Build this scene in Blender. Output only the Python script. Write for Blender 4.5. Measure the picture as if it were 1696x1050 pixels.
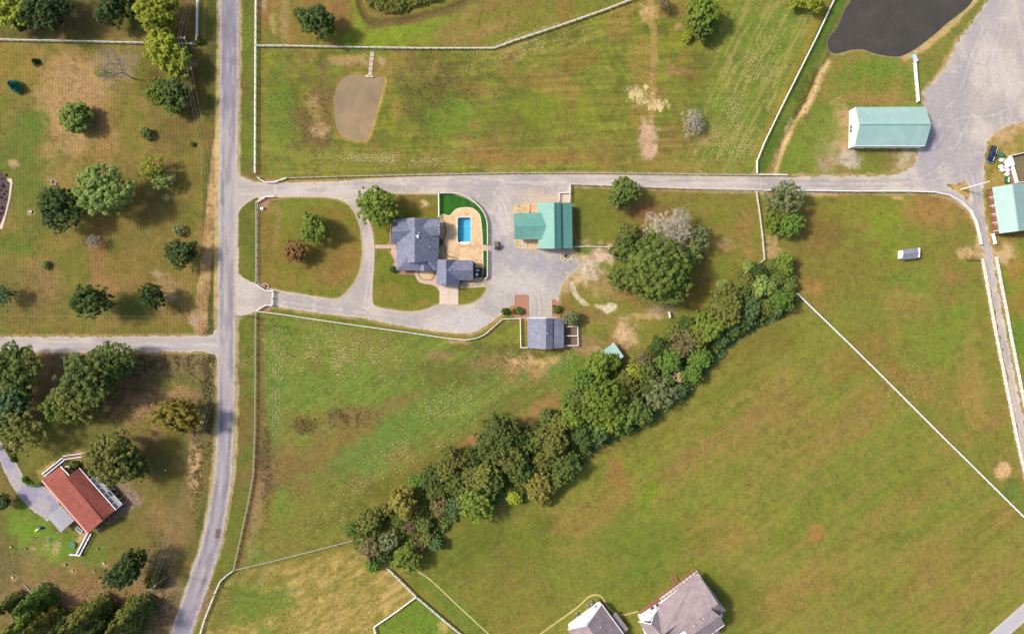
import bpy, math, random
import numpy as np
from mathutils import Vector
for o in list(bpy.data.objects): bpy.data.objects.remove(o)
SC = bpy.context.scene
COL = SC.collection
S, CX, CY, H = 0.2, 848.0, 525.0, 220.0        # metres per photo pixel on the ground, picture centre, drone height
R = math.radians
# ---------------------------------------------------------------- camera, sky, sun, exposure
cam = bpy.data.cameras.new('camera'); cam.sensor_width = 36.0; cam.lens = 36.0*H/(1696*S); cam.clip_end = 4000
camo = bpy.data.objects.new('camera', cam); COL.objects.link(camo); camo.location = (0, 0, H); SC.camera = camo
SUN_EL, SUN_DIR = R(46), Vector((-0.97, 0.26, 0)).normalized()
w = bpy.data.worlds.new('World'); SC.world = w; w.use_nodes = True
nt = w.node_tree; bg = nt.nodes['Background']; sky = nt.nodes.new('ShaderNodeTexSky')
sky.sky_type = 'NISHITA'; sky.sun_disc = False; sky.sun_elevation = SUN_EL; sky.sun_rotation = math.atan2(SUN_DIR.x, SUN_DIR.y)
sky.air_density = 1.0; sky.dust_density = 3.0; sky.ozone_density = 1.0
nt.links.new(sky.outputs[0], bg.inputs[0]); bg.inputs[1].default_value = 0.135
sl = bpy.data.lights.new('sun', 'SUN'); sl.energy = 3.05; sl.angle = R(8.0); sl.color = (1.0, 0.945, 0.86)
so = bpy.data.objects.new('sun', sl); COL.objects.link(so); so.location = (-100, 30, 150)
sv = SUN_DIR*math.cos(SUN_EL) + Vector((0, 0, math.sin(SUN_EL)))
so.rotation_euler = sv.to_track_quat('Z', 'Y').to_euler()
SC.view_settings.view_transform = 'Standard'; SC.view_settings.look = 'None'
SC.view_settings.exposure = 0.66; SC.view_settings.gamma = 1.0; SC.view_settings.use_curve_mapping = False
SC.render.engine = 'CYCLES'
SC.cycles.max_bounces = 5; SC.cycles.transparent_max_bounces = 6
ALB = 0.72                                      # real albedo against the lit tone read off the photograph
rng = np.random.default_rng(7); random.seed(7)

# ---------------------------------------------------------------- small helpers
def lin(c):
    a = np.asarray(c, float)/255.0
    return np.where(a <= 0.04045, a/12.92, ((a+0.055)/1.055)**2.4)
def C(r, g, b): return np.clip(lin((r, g, b))*ALB, 0, 0.85)
def W(px, py, h=0.0):
    k = S*(H-h)/H
    return Vector(((px-CX)*k, -(py-CY)*k, h))
def crop(x0, y0, s): return lambda cx, cy, h=0.0: W(x0+cx/s, y0+cy/s, h)
OFF = {}
def tag(o, label=None, cat=None, group=None, kind=None):
    if label: o['label'] = label
    if cat: o['category'] = cat
    if group: o['group'] = group
    if kind: o['kind'] = kind
    return o
def thing(name, label, cat, loc, group=None):
    o = bpy.data.objects.new(name, None); COL.objects.link(o); o.location = loc; o.empty_display_size = .5
    OFF[o.name] = Vector(loc); return tag(o, label, cat, group)
def link(name, me, mat=None, parent=None, kind=None, shared=False):
    o = bpy.data.objects.new(name, me); COL.objects.link(o)
    if mat is not None:
        if shared:
            if not me.materials: me.materials.append(None)
            o.material_slots[0].link = 'OBJECT'; o.material_slots[0].material = mat
        else: me.materials.append(mat)
    if parent is not None: o.parent = parent; OFF[o.name] = OFF.get(parent.name, Vector((0, 0, 0)))
    if kind: o['kind'] = kind
    return o
class MB:
    def __init__(s): s.v = []; s.f = []
    def poly(s, pts):
        n = len(s.v); s.v += [tuple(p) for p in pts]; s.f.append(tuple(range(n, n+len(pts))))
    def box(s, c, size, rz=0.0, taper=1.0):
        hx, hy, hz = size[0]/2, size[1]/2, size[2]/2; ca, sa = math.cos(rz), math.sin(rz); n = len(s.v)
        for z, t in ((-hz, 1.0), (hz, taper)):
            for x, y in ((-hx, -hy), (hx, -hy), (hx, hy), (-hx, hy)):
                s.v.append((c[0]+(x*ca-y*sa)*t, c[1]+(x*sa+y*ca)*t, c[2]+z))
        s.f += [tuple(n+i for i in q) for q in ((3,2,1,0),(4,5,6,7),(0,1,5,4),(1,2,6,5),(2,3,7,6),(3,0,4,7))]; return s
    def bar(s, a, b, wd, ht):
        a, b = Vector(a), Vector(b); d = (b-a)
        if d.length < 1e-4: return s
        d.normalize(); u = Vector((-d.y, d.x, 0))
        if u.length < 1e-3: u = Vector((1, 0, 0))
        u.normalize(); v = d.cross(u); v.normalize(); n = len(s.v)
        for p in (a, b):
            for x, y in ((-1,-1),(1,-1),(1,1),(-1,1)): s.v.append(tuple(p+u*(x*wd/2)+v*(y*ht/2)))
        s.f += [tuple(n+i for i in q) for q in ((0,1,2,3),(7,6,5,4),(4,5,1,0),(5,6,2,1),(6,7,3,2),(7,4,0,3))]; return s
    def tube(s, pts, rad, sides=6):
        n0 = len(s.v); m = len(pts)
        for i, p in enumerate(pts):
            p = Vector(p); d = (Vector(pts[min(i+1, m-1)])-Vector(pts[max(i-1, 0)]))
            d.normalize(); u = d.cross(Vector((0.13, 0.31, 1.0)) if abs(d.z) < .95 else Vector((1, 0, 0))); u.normalize(); v = d.cross(u)
            for k in range(sides):
                a = 2*math.pi*k/sides; q = p+(u*math.cos(a)+v*math.sin(a))*rad[i]; s.v.append(tuple(q))
        for i in range(m-1):
            for k in range(sides):
                a = n0+i*sides+k; b = n0+i*sides+(k+1) % sides
                s.f.append((a, b, b+sides, a+sides))
        s.f.append(tuple(n0+k for k in range(sides))[::-1]); s.f.append(tuple(n0+(m-1)*sides+k for k in range(sides))); return s
    def cyl(s, c, r, h, sides=14, top=None): return s.tube([c, (c[0], c[1], c[2]+h)], [r, r if top is None else top], sides)
    def ring(s, c, r0, r1, h, sides=20):
        n = len(s.v)
        for k in range(sides):
            a = 2*math.pi*k/sides; ca, sa = math.cos(a), math.sin(a)
            for r, z in ((r0, 0), (r1, 0), (r1, h), (r0, h)): s.v.append((c[0]+ca*r, c[1]+sa*r, c[2]+z))
        for k in range(sides):
            a = n+4*k; b = n+4*((k+1) % sides)
            for i in range(4): s.f.append((a+i, a+(i+1) % 4, b+(i+1) % 4, b+i))
        return s
    def blob(s, c, r, seed=0, nu=10, nv=6, amp=.15):
        rr = random.Random(seed); n = len(s.v)
        for j in range(nv+1):
            th = math.pi*j/nv
            for i in range(nu):
                ph = 2*math.pi*i/nu; k = 1+rr.uniform(-amp, amp)
                s.v.append((c[0]+r[0]*k*math.sin(th)*math.cos(ph), c[1]+r[1]*k*math.sin(th)*math.sin(ph), c[2]+r[2]*k*math.cos(th)))
        for j in range(nv):
            for i in range(nu):
                a = n+j*nu+i; b = n+j*nu+(i+1) % nu; s.f.append((a, a+nu, b+nu, b))
        return s
    def prism(s, poly, z0, tops):
        n = len(poly); k = len(s.v)
        if not hasattr(tops, '__len__'): tops = [tops]*n
        if area(poly) < 0: poly = poly[::-1]; tops = list(tops)[::-1]
        s.v += [(p[0], p[1], z0) for p in poly]+[(p[0], p[1], t) for p, t in zip(poly, tops)]
        for i in range(n):
            j = (i+1) % n; s.f.append((k+i, k+j, k+n+j, k+n+i))
        s.f.append(tuple(range(k, k+n))[::-1]); s.f.append(tuple(range(k+n, k+2*n))); return s
    def build(s, name, mat, parent=None, kind=None, smooth=False):
        off = OFF.get(parent.name, Vector((0, 0, 0))) if parent is not None else Vector((0, 0, 0))
        me = bpy.data.meshes.new(name); me.from_pydata([(x-off.x, y-off.y, z-off.z) for x, y, z in s.v], [], s.f); me.update()
        if smooth: me.polygons.foreach_set('use_smooth', [True]*len(me.polygons))
        return link(name, me, mat, parent, kind)
def area(p): return sum(p[i][0]*p[(i+1) % len(p)][1]-p[(i+1) % len(p)][0]*p[i][1] for i in range(len(p)))/2
def inset(poly, d):
    p = [Vector((q[0], q[1])) for q in poly]; sgn = 1 if area(p) > 0 else -1; n = len(p); out = []
    for i in range(n):
        a = (p[i]-p[i-1]).normalized(); b = (p[(i+1) % n]-p[i]).normalized()
        na, nb = Vector((-a.y, a.x))*sgn, Vector((-b.y, b.x))*sgn
        m = na+nb; k = max(m.dot(na), .3); out.append(p[i]+m*(d/k))
    return out
def np_mesh(name, v, f, attr=None):
    me = bpy.data.meshes.new(name); nf, k = f.shape
    me.vertices.add(len(v)); me.vertices.foreach_set('co', np.ascontiguousarray(v, np.float32).ravel())
    me.loops.add(nf*k); me.loops.foreach_set('vertex_index', np.ascontiguousarray(f, np.int32).ravel())
    me.polygons.add(nf); me.polygons.foreach_set('loop_start', np.arange(0, nf*k, k, dtype=np.int32))
    me.update(calc_edges=True)
    if attr is not None:
        for an, (ty, dat) in attr.items():
            at = me.attributes.new(an, ty, 'POINT')
            if ty == 'FLOAT_COLOR':
                d = np.ones((len(v), 4), np.float32); d[:, :3] = dat; at.data.foreach_set('color', d.ravel())
            else: at.data.foreach_set('value', np.ascontiguousarray(dat, np.float32))
    return me

# ---------------------------------------------------------------- numpy noise and shape fields (in photo pixels = 0.2 m)
_tab = np.random.default_rng(3).random((512, 512))
def vnoise(x, y, seed=0):
    x = x+seed*17.31; y = y+seed*41.77; xi = np.floor(x).astype(int); yi = np.floor(y).astype(int)
    fx = x-xi; fy = y-yi; fx = fx*fx*(3-2*fx); fy = fy*fy*(3-2*fy)
    a = _tab[xi % 512, yi % 512]; b = _tab[(xi+1) % 512, yi % 512]; c = _tab[xi % 512, (yi+1) % 512]; d = _tab[(xi+1) % 512, (yi+1) % 512]
    return (a*(1-fx)+b*fx)*(1-fy)+(c*(1-fx)+d*fx)*fy
def fbm(x, y, sc, seed=0, octv=4, ang=0.0, asp=1.0):
    ca, sa = math.cos(ang), math.sin(ang); u = (x*ca+y*sa)/(sc*asp); v = (-x*sa+y*ca)/sc; t = 0; a = .5; n = 0
    for o in range(octv): t = t+a*vnoise(u, v, seed+o*3.7); n += a; a *= .55; u = u*2.03+5.2; v = v*2.03+1.7
    return np.clip((t/n-.5)*1.9+.5, 0, 1)
def sstep(a, b, x): t = np.clip((x-a)/(b-a), 0, 1); return t*t*(3-2*t)
def mix(col, c, m): m = m[..., None]; return col*(1-m)+np.asarray(c)*m
def sd_poly(x, y, pts):
    d = np.full(x.shape, 1e9); ins = np.zeros(x.shape, bool); n = len(pts)
    for i in range(n):
        ax, ay = pts[i]; bx, by = pts[(i+1) % n]; ex, ey = bx-ax, by-ay; L = ex*ex+ey*ey+1e-9
        t = np.clip(((x-ax)*ex+(y-ay)*ey)/L, 0, 1); d = np.minimum(d, (x-ax-t*ex)**2+(y-ay-t*ey)**2)
        c = (ay <= y) != (by <= y)
        if ay != by: ins ^= c & (x < ax+(y-ay)*ex/(by-ay))
    d = np.sqrt(d); return np.where(ins, -d, d)
def sd_line(x, y, pts, wd):
    best = np.full(x.shape, 1e9)
    for i in range(len(pts)-1):
        ax, ay = pts[i]; bx, by = pts[i+1]; ex, ey = bx-ax, by-ay
        t = np.clip(((x-ax)*ex+(y-ay)*ey)/(ex*ex+ey*ey+1e-9), 0, 1)
        hw = (wd[i]*(1-t)+wd[i+1]*t)/2 if hasattr(wd, '__len__') else wd/2
        best = np.minimum(best, np.hypot(x-ax-t*ex, y-ay-t*ey)-hw)
    return best
def smooth(pts, n=5, closed=True):
    out = []; m = len(pts); P = [np.array(p, float) for p in pts]
    for i in range(m if closed else m-1):
        g = lambda k: P[k % m] if closed else P[min(max(k, 0), m-1)]
        a, b, c, d = g(i-1), g(i), g(i+1), g(i+2)
        for k in range(n):
            t = k/n; out.append(tuple(.5*((2*b)+(c-a)*t+(2*a-5*b+4*c-d)*t*t+(3*b-a-3*c+d)*t**3)))
    if not closed: out.append(tuple(P[-1]))
    return out
def rrect(x0, y0, x1, y1, r):
    out = []
    for cx, cy, a0 in ((x1-r, y1-r, 0), (x0+r, y1-r, 90), (x0+r, y0+r, 180), (x1-r, y0+r, 270)):
        for k in range(5):
            a = R(a0+k*22.5); out.append((cx+r*math.cos(a), cy+r*math.sin(a)))
    return out
def blob(x, y, cx, cy, rx, ry, rot=0.0, rag=.5, seed=0, soft=.5):
    """ragged soft patch, 1 in the middle"""
    ca, sa = math.cos(R(rot)), math.sin(R(rot)); u = ((x-cx)*ca+(y-cy)*sa)/rx; v = (-(x-cx)*sa+(y-cy)*ca)/ry
    d = np.sqrt(u*u+v*v); n = fbm(x, y, max(6, min(rx, ry)*.6), seed+int(cx+cy), 4)-.5
    return 1-sstep(1-soft, 1+soft, d+n*rag*2)
def sheet(name, sdf, bbox, step, z, colf, mat, label=None, kind='structure', rag=0.0, rsc=4.0, zf=None, parent=None):
    """a ground sheet cut out of a grid along the zero line of a field (edges follow the field, vertices carry the surface's own colour)"""
    x0, y0, x1, y1 = bbox; nx, ny = int((x1-x0)/step)+2, int((y1-y0)/step)+2
    X, Y = np.meshgrid(x0+np.arange(nx)*step, y0+np.arange(ny)*step, indexing='ij')
    D = sdf(X, Y)
    if rag: D = D+(fbm(X, Y, rsc, 11, 3)-.5)*2*rag
    D = np.where(np.abs(D) < 1e-4, 1e-4, D); ins = D < 0; idx = -np.ones(X.shape, int); V = []; Fq = []
    full = ins[:-1, :-1] & ins[1:, :-1] & ins[1:, 1:] & ins[:-1, 1:]; anyi = ins[:-1, :-1] | ins[1:, :-1] | ins[1:, 1:] | ins[:-1, 1:]
    idx[ins] = np.arange(ins.sum()); V = np.stack([X[ins], Y[ins]], 1); ii, jj = np.nonzero(full)
    q = np.stack([idx[ii, jj], idx[ii, jj+1], idx[ii+1, jj+1], idx[ii+1, jj]], 1)
    faces = [tuple(r) for r in q.tolist()]; extra = []; em = {}; base = len(V)
    def edge(a, b):
        k = (a, b) if a < b else (b, a)
        if k not in em:
            t = D[a]/(D[a]-D[b]); em[k] = base+len(extra); extra.append((X[a]+(X[b]-X[a])*t, Y[a]+(Y[b]-Y[a])*t))
        return em[k]
    for i, j in zip(*np.nonzero(anyi & ~full)):
        c = [(i, j), (i, j+1), (i+1, j+1), (i+1, j)]; pl = []
        for k in range(4):
            a, b = c[k], c[(k+1) % 4]
            if ins[a]: pl.append(int(idx[a]))
            if ins[a] != ins[b]: pl.append(edge(a, b))
        if len(pl) >= 3: faces.append(tuple(pl))
    if extra: V = np.vstack([V, np.array(extra)])
    zz = np.full(len(V), z) if zf is None else z+zf(V[:, 0], V[:, 1])
    off = OFF.get(parent.name, Vector((0, 0, 0))) if parent is not None else Vector((0, 0, 0))
    co = np.stack([(V[:, 0]-CX)*S-off.x, -(V[:, 1]-CY)*S-off.y, zz-off.z], 1)
    me = bpy.data.meshes.new(name); me.from_pydata(co.tolist(), [], faces); me.update()
    if colf is not None:
        cc = colf(V[:, 0], V[:, 1], sdf(V[:, 0], V[:, 1])); at = me.attributes.new('cover', 'FLOAT_COLOR', 'POINT')
        d = np.ones((len(V), 4), np.float32); d[:, :3] = cc; at.data.foreach_set('color', d.ravel())
    o = link(name, me, mat, parent, kind)
    if label: o['label'] = label
    return o

# ---------------------------------------------------------------- materials
def newmat(name):
    m = bpy.data.materials.new(name); m.use_nodes = True; n = m.node_tree; b = n.nodes['Principled BSDF']; return m, n, b
def noise_node(n, scale, detail=4, rough=.6, coord=None, dist=0.0):
    t = n.nodes.new('ShaderNodeTexNoise'); t.inputs['Scale'].default_value = scale; t.inputs['Detail'].default_value = detail
    t.inputs['Roughness'].default_value = rough; t.inputs['Distortion'].default_value = dist
    if coord is not None: n.links.new(coord, t.inputs['Vector'])
    return t
def rng_node(n, src, lo, hi, a=0.3, b=0.7):
    m = n.nodes.new('ShaderNodeMapRange'); n.links.new(src, m.inputs[0]); m.inputs[1].default_value = a; m.inputs[2].default_value = b
    m.inputs[3].default_value = lo; m.inputs[4].default_value = hi; return m.outputs[0]
def mixc(n, fac, a, b, mode='MIX'):
    m = n.nodes.new('ShaderNodeMix'); m.data_type = 'RGBA'; m.blend_type = mode
    for i, s in ((0, fac), (6, a), (7, b)):
        if hasattr(s, 'is_linked'): n.links.new(s, m.inputs[i])
        elif i == 0: m.inputs[0].default_value = s
        else: m.inputs[i].default_value = (*[float(q) for q in s[:3]], 1)
    return m.outputs[2]
def geo_pos(n): return n.nodes.new('ShaderNodeNewGeometry').outputs['Position']
def obj_pos(n): return n.nodes.new('ShaderNodeTexCoord').outputs['Object']
def bump(n, b, h, st=.5, dist=.1):
    bp = n.nodes.new('ShaderNodeBump'); bp.inputs['Strength'].default_value = st; bp.inputs['Distance'].default_value = dist
    n.links.new(h, bp.inputs['Height']); n.links.new(bp.outputs[0], b.inputs['Normal'])
def vscale(n, src, v):
    m = n.nodes.new('ShaderNodeVectorMath'); m.operation = 'MULTIPLY'; n.links.new(src, m.inputs[0]); m.inputs[1].default_value = v; return m.outputs[0]
def gray(n, val):
    c = n.nodes.new('ShaderNodeCombineColor'); [n.links.new(val, c.inputs[i]) for i in range(3)]; return c.outputs[0]
def mat_cover(name, fine, amt, fine2, amt2, bst=.5, bdist=.15, tint=None, mow=False, rough=.95):
    """ground kinds: colour per vertex, on turf with some cast shadow in it, grain and relief from noise"""
    m, n, b = newmat(name); b.inputs['Roughness'].default_value = rough; b.inputs['Specular IOR Level'].default_value = .15
    at = n.nodes.new('ShaderNodeAttribute'); at.attribute_name = 'cover'; p = geo_pos(n)
    n1 = noise_node(n, fine, 6, .7, p); n2 = noise_node(n, fine2, 3, .6, p)
    c = mixc(n, 1.0, at.outputs['Color'], gray(n, rng_node(n, n1.outputs[0], 1-amt, 1+amt)), 'MULTIPLY')
    c = mixc(n, 1.0, c, gray(n, rng_node(n, n2.outputs[0], 1-amt2, 1+amt2)), 'MULTIPLY')
    if tint is not None:
        n3 = noise_node(n, .35, 5, .65, p, .4); c = mixc(n, rng_node(n, n3.outputs[0], 0, .3, .5, .8), c, tint[0]); n4 = noise_node(n, .23, 5, .7, vscale(n, p, (1, 1.3, 1)), .3)
        c = mixc(n, rng_node(n, n4.outputs[0], 0, .3, .52, .8), c, tint[1])
    if mow:
        at2 = n.nodes.new('ShaderNodeAttribute'); at2.attribute_name = 'mow'; wv = n.nodes.new('ShaderNodeTexWave'); wv.inputs['Scale'].default_value = .29
        wv.inputs['Distortion'].default_value = 1.2; wv.inputs['Detail'].default_value = 3; wv.inputs['Detail Scale'].default_value = .6; n.links.new(p, wv.inputs['Vector'])
        k = n.nodes.new('ShaderNodeMath'); k.operation = 'MULTIPLY'; n.links.new(at2.outputs['Fac'], k.inputs[0]); n.links.new(wv.outputs['Fac'], k.inputs[1])
        c = mixc(n, 1.0, c, gray(n, rng_node(n, k.outputs[0], 1.06, .72, 0, 1)), 'MULTIPLY')
    n.links.new(c, b.inputs['Base Color']); bump(n, b, n1.outputs[0], bst, bdist); return m
def mat_plain(name, col, rough=.7, var=.12, sc=.8, spec=.3, metal=0.0, bst=0.0, stretch=None, col2=None, world=False):
    m, n, b = newmat(name); b.inputs['Roughness'].default_value = rough; b.inputs['Specular IOR Level'].default_value = spec; b.inputs['Metallic'].default_value = metal
    p = geo_pos(n) if world else obj_pos(n)
    if stretch: p = vscale(n, p, stretch)
    n1 = noise_node(n, sc, 6, .65, p)
    c = mixc(n, 1.0, col, gray(n, rng_node(n, n1.outputs[0], 1-var, 1+var)), 'MULTIPLY')
    if col2 is not None:
        n2 = noise_node(n, sc*.35, 5, .7, p); c = mixc(n, rng_node(n, n2.outputs[0], 0, 1, .48, .72), c, col2)
    n.links.new(c, b.inputs['Base Color'])
    if bst: bump(n, b, n1.outputs[0], bst, .03)
    return m
def mat_shingle(name, col, col2, sc=2.6):
    m, n, b = newmat(name); b.inputs['Roughness'].default_value = .85; b.inputs['Specular IOR Level'].default_value = .25; p = geo_pos(n)
    v = n.nodes.new('ShaderNodeTexVoronoi'); v.inputs['Scale'].default_value = sc; n.links.new(vscale(n, p, (1, 1, 1.3)), v.inputs['Vector'])
    n1 = noise_node(n, .45, 6, .7, p); n2 = noise_node(n, 6, 2, .5, p)
    sep = n.nodes.new('ShaderNodeSeparateColor'); n.links.new(v.outputs['Color'], sep.inputs[0])
    c = mixc(n, rng_node(n, sep.outputs[0], 0, 1, 0, 1), col, col2); c = mixc(n, 1.0, c, gray(n, rng_node(n, n1.outputs[0], .8, 1.18)), 'MULTIPLY')
    n.links.new(c, b.inputs['Base Color']); bump(n, b, n2.outputs[0], .35, .04); return m
def mat_leaf(name, ca, cb):
    m, n, b = newmat(name); b.inputs['Roughness'].default_value = .6; b.inputs['Specular IOR Level'].default_value = .25
    at = n.nodes.new('ShaderNodeAttribute'); at.attribute_name = 'tint'; oi = n.nodes.new('ShaderNodeObjectInfo')
    c = mixc(n, at.outputs['Fac'], ca, cb); c = mixc(n, 1.0, c, gray(n, rng_node(n, oi.outputs['Random'], .82, 1.18, 0, 1)), 'MULTIPLY')
    n.links.new(c, b.inputs['Base Color']); tr = n.nodes.new('ShaderNodeBsdfTranslucent'); n.links.new(c, tr.inputs[0])
    ms = n.nodes.new('ShaderNodeMixShader'); ms.inputs[0].default_value = .3; out = n.nodes['Material Output']
    n.links.new(b.outputs[0], ms.inputs[1]); n.links.new(tr.outputs[0], ms.inputs[2]); n.links.new(ms.outputs[0], out.inputs[0]); return m
# ================================================================ GROUND, ROADS, WATER
POND = smooth([(571,126.5),(590,123.5),(612,124.5),(621,128),(637,128),(634,146),(626,175),(618,203),(609,229),(595,232.5),(579,231),(564,224),(555,206),(552.5,180),(553.5,156),(560,137)], 4)
POND2 = smooth([(1424,-60),(1410,0),(1402,13),(1387,46),(1373,64),(1374,82),(1386,89),(1410,83),(1431,82),(1451,89),(1485,94),(1503,89),(1523,77),(1549,57),(1569,39),(1590,23),(1613,0),(1640,-60)], 4)
ISLE = smooth([(432,329),(458,327),(500,326),(540,327),(566,332),(583,345),(595,368),(600,395),(600,432),(592,460),(578,480),(562,494),(545,495),(500,488),(458,481),(440,476),(428,470),(426,440),(426,380),(427,345)], 3)
HOUSE_ISLE = smooth([(606,336),(632,322.5),(680,321),(727,321),(748,321),(772,328),(792,341),(804,358),(807.5,378),(807.5,420),(807.5,465),(805,482),(795,495),(778,504),(760,506),(745,505),(727,504),(705,513),(680,517),(650,514),(626,509),(617,500),(617,470),(620,420),(617,385),(607,356)], 3)
DRIVE = [(392,281),(398,291),(408,297),(424,302),(470,303),(560,300),(640,294),(760,290),(850,288.5),(1000,288),(1250,292),(1262,292),(1262,318),(1250,318),(1100,313),(1000,309),(944,307.5),(943,334),(946,338),(948,412),(958,432),(962,444),(950,452),(938,462),(930,475),(924,500),(924,528),(862,528),(858,508),(846,506),(838,515),(821,529),(800,543.5),(780,552.5),(754,552.5),(703,546.5),(651,537.5),(610,528.5),(543,520.5),(500,515),(456,507.5),(430,512),(408,522),(392,527),(386,400)]
LANE = [(1255,291.5),(1420,292.5),(1470,291),(1500,285),(1514,272),(1520,255),(1524,230),(1528,200),(1529,154),(1543,139),(1558,120),(1572,100),(1584,72),(1600,50),(1620,25),(1650,-20),(1664,-60),(1740,-60),(1740,190),(1690,204),(1662,212),(1641,226),(1633,246),(1630,275),(1629,300),(1627,322),(1632,360),(1638,390),(1645,430),(1657,500),(1674,590),(1690,665),(1712,780),(1722,830),(1702,830),(1693,752),(1681,690),(1663,590),(1648,520),(1638,470),(1630,432),(1624,402),(1616,370),(1604,349),(1584,332),(1560,322),(1530,319),(1255,318.5)]
VERGE = [(395,354),(401,343),(412,334),(427,327),(428,471),(414,466),(401,459),(395,452)]
TRI = [(1570,306),(1586,307),(1597,299),(1606,312),(1607,334),(1588,320)]
ROADC = [(379,-160),(380,-40),(380,60),(378.5,200),(377,300),(376,400),(375.5,500),(375,600),(374.5,690),(372,750),(368,800),(360,850),(350,900),(334,950),(317,1000),(299,1050),(262,1150),(220,1260)]
ROADW = [33,33,32,31.5,31,30,30,30,28,28,29,31,33,34,33,33,32,32]
SIDE = [(-160,572),(0,571),(100,571),(250,570),(330,569.5),(376,569)]
SWDRIVE = [(-60,700),(-20,735),(0,762),(9,785),(17,800),(31,821),(51,843),(78,862),(92,858),(100,838),(90,818),(72,805),(48,799),(38,787),(26,765),(12,742),(-12,715),(-40,690)]
SEROAD = [(1560,1140),(1655,1050),(1711,1001),(1790,930),(1900,840)]
def poolrect(g=0): return rrect(758-g, 360.3-g, 779.6+g, 402+g, 3.5+g*.6)
def sd_pool(x, y, g=0): return sd_poly(x, y, poolrect(g))
def zg(x, y):
    z = np.zeros(x.shape)
    for p, dep in ((POND, 1.5), (POND2, 2.0)):
        bx = np.array(p); k = (x > bx[:,0].min()-12) & (x < bx[:,0].max()+12) & (y > bx[:,1].min()-12) & (y < bx[:,1].max()+12)
        if k.any():
            d = sd_poly(x[k], y[k], p); z[k] = np.minimum(z[k], np.interp(d, [-22, 0, 4], [-dep, -.35, 0]))
    k = (x > 735) & (x < 800) & (y > 340) & (y < 425)
    if k.any():
        d = sd_pool(x[k], y[k]); z[k] = np.minimum(z[k], np.interp(d, [2.2, 5.5], [-2.6, 0]))
    z -= .55*sstep(5, 0, sd_line(x, y, [(1376,92),(1352,128),(1338,165),(1318,198),(1296,240),(1284,284)], 2))
    z -= .6*sstep(7, 0, sd_line(x, y, [(590,-60),(597,12),(607,30),(620,38),(680,33),(740,16),(800,-10)], 2))
    z += .35*sstep(.4, .8, fbm(x, y, 160, 91, 3))*0
    return z
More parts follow.
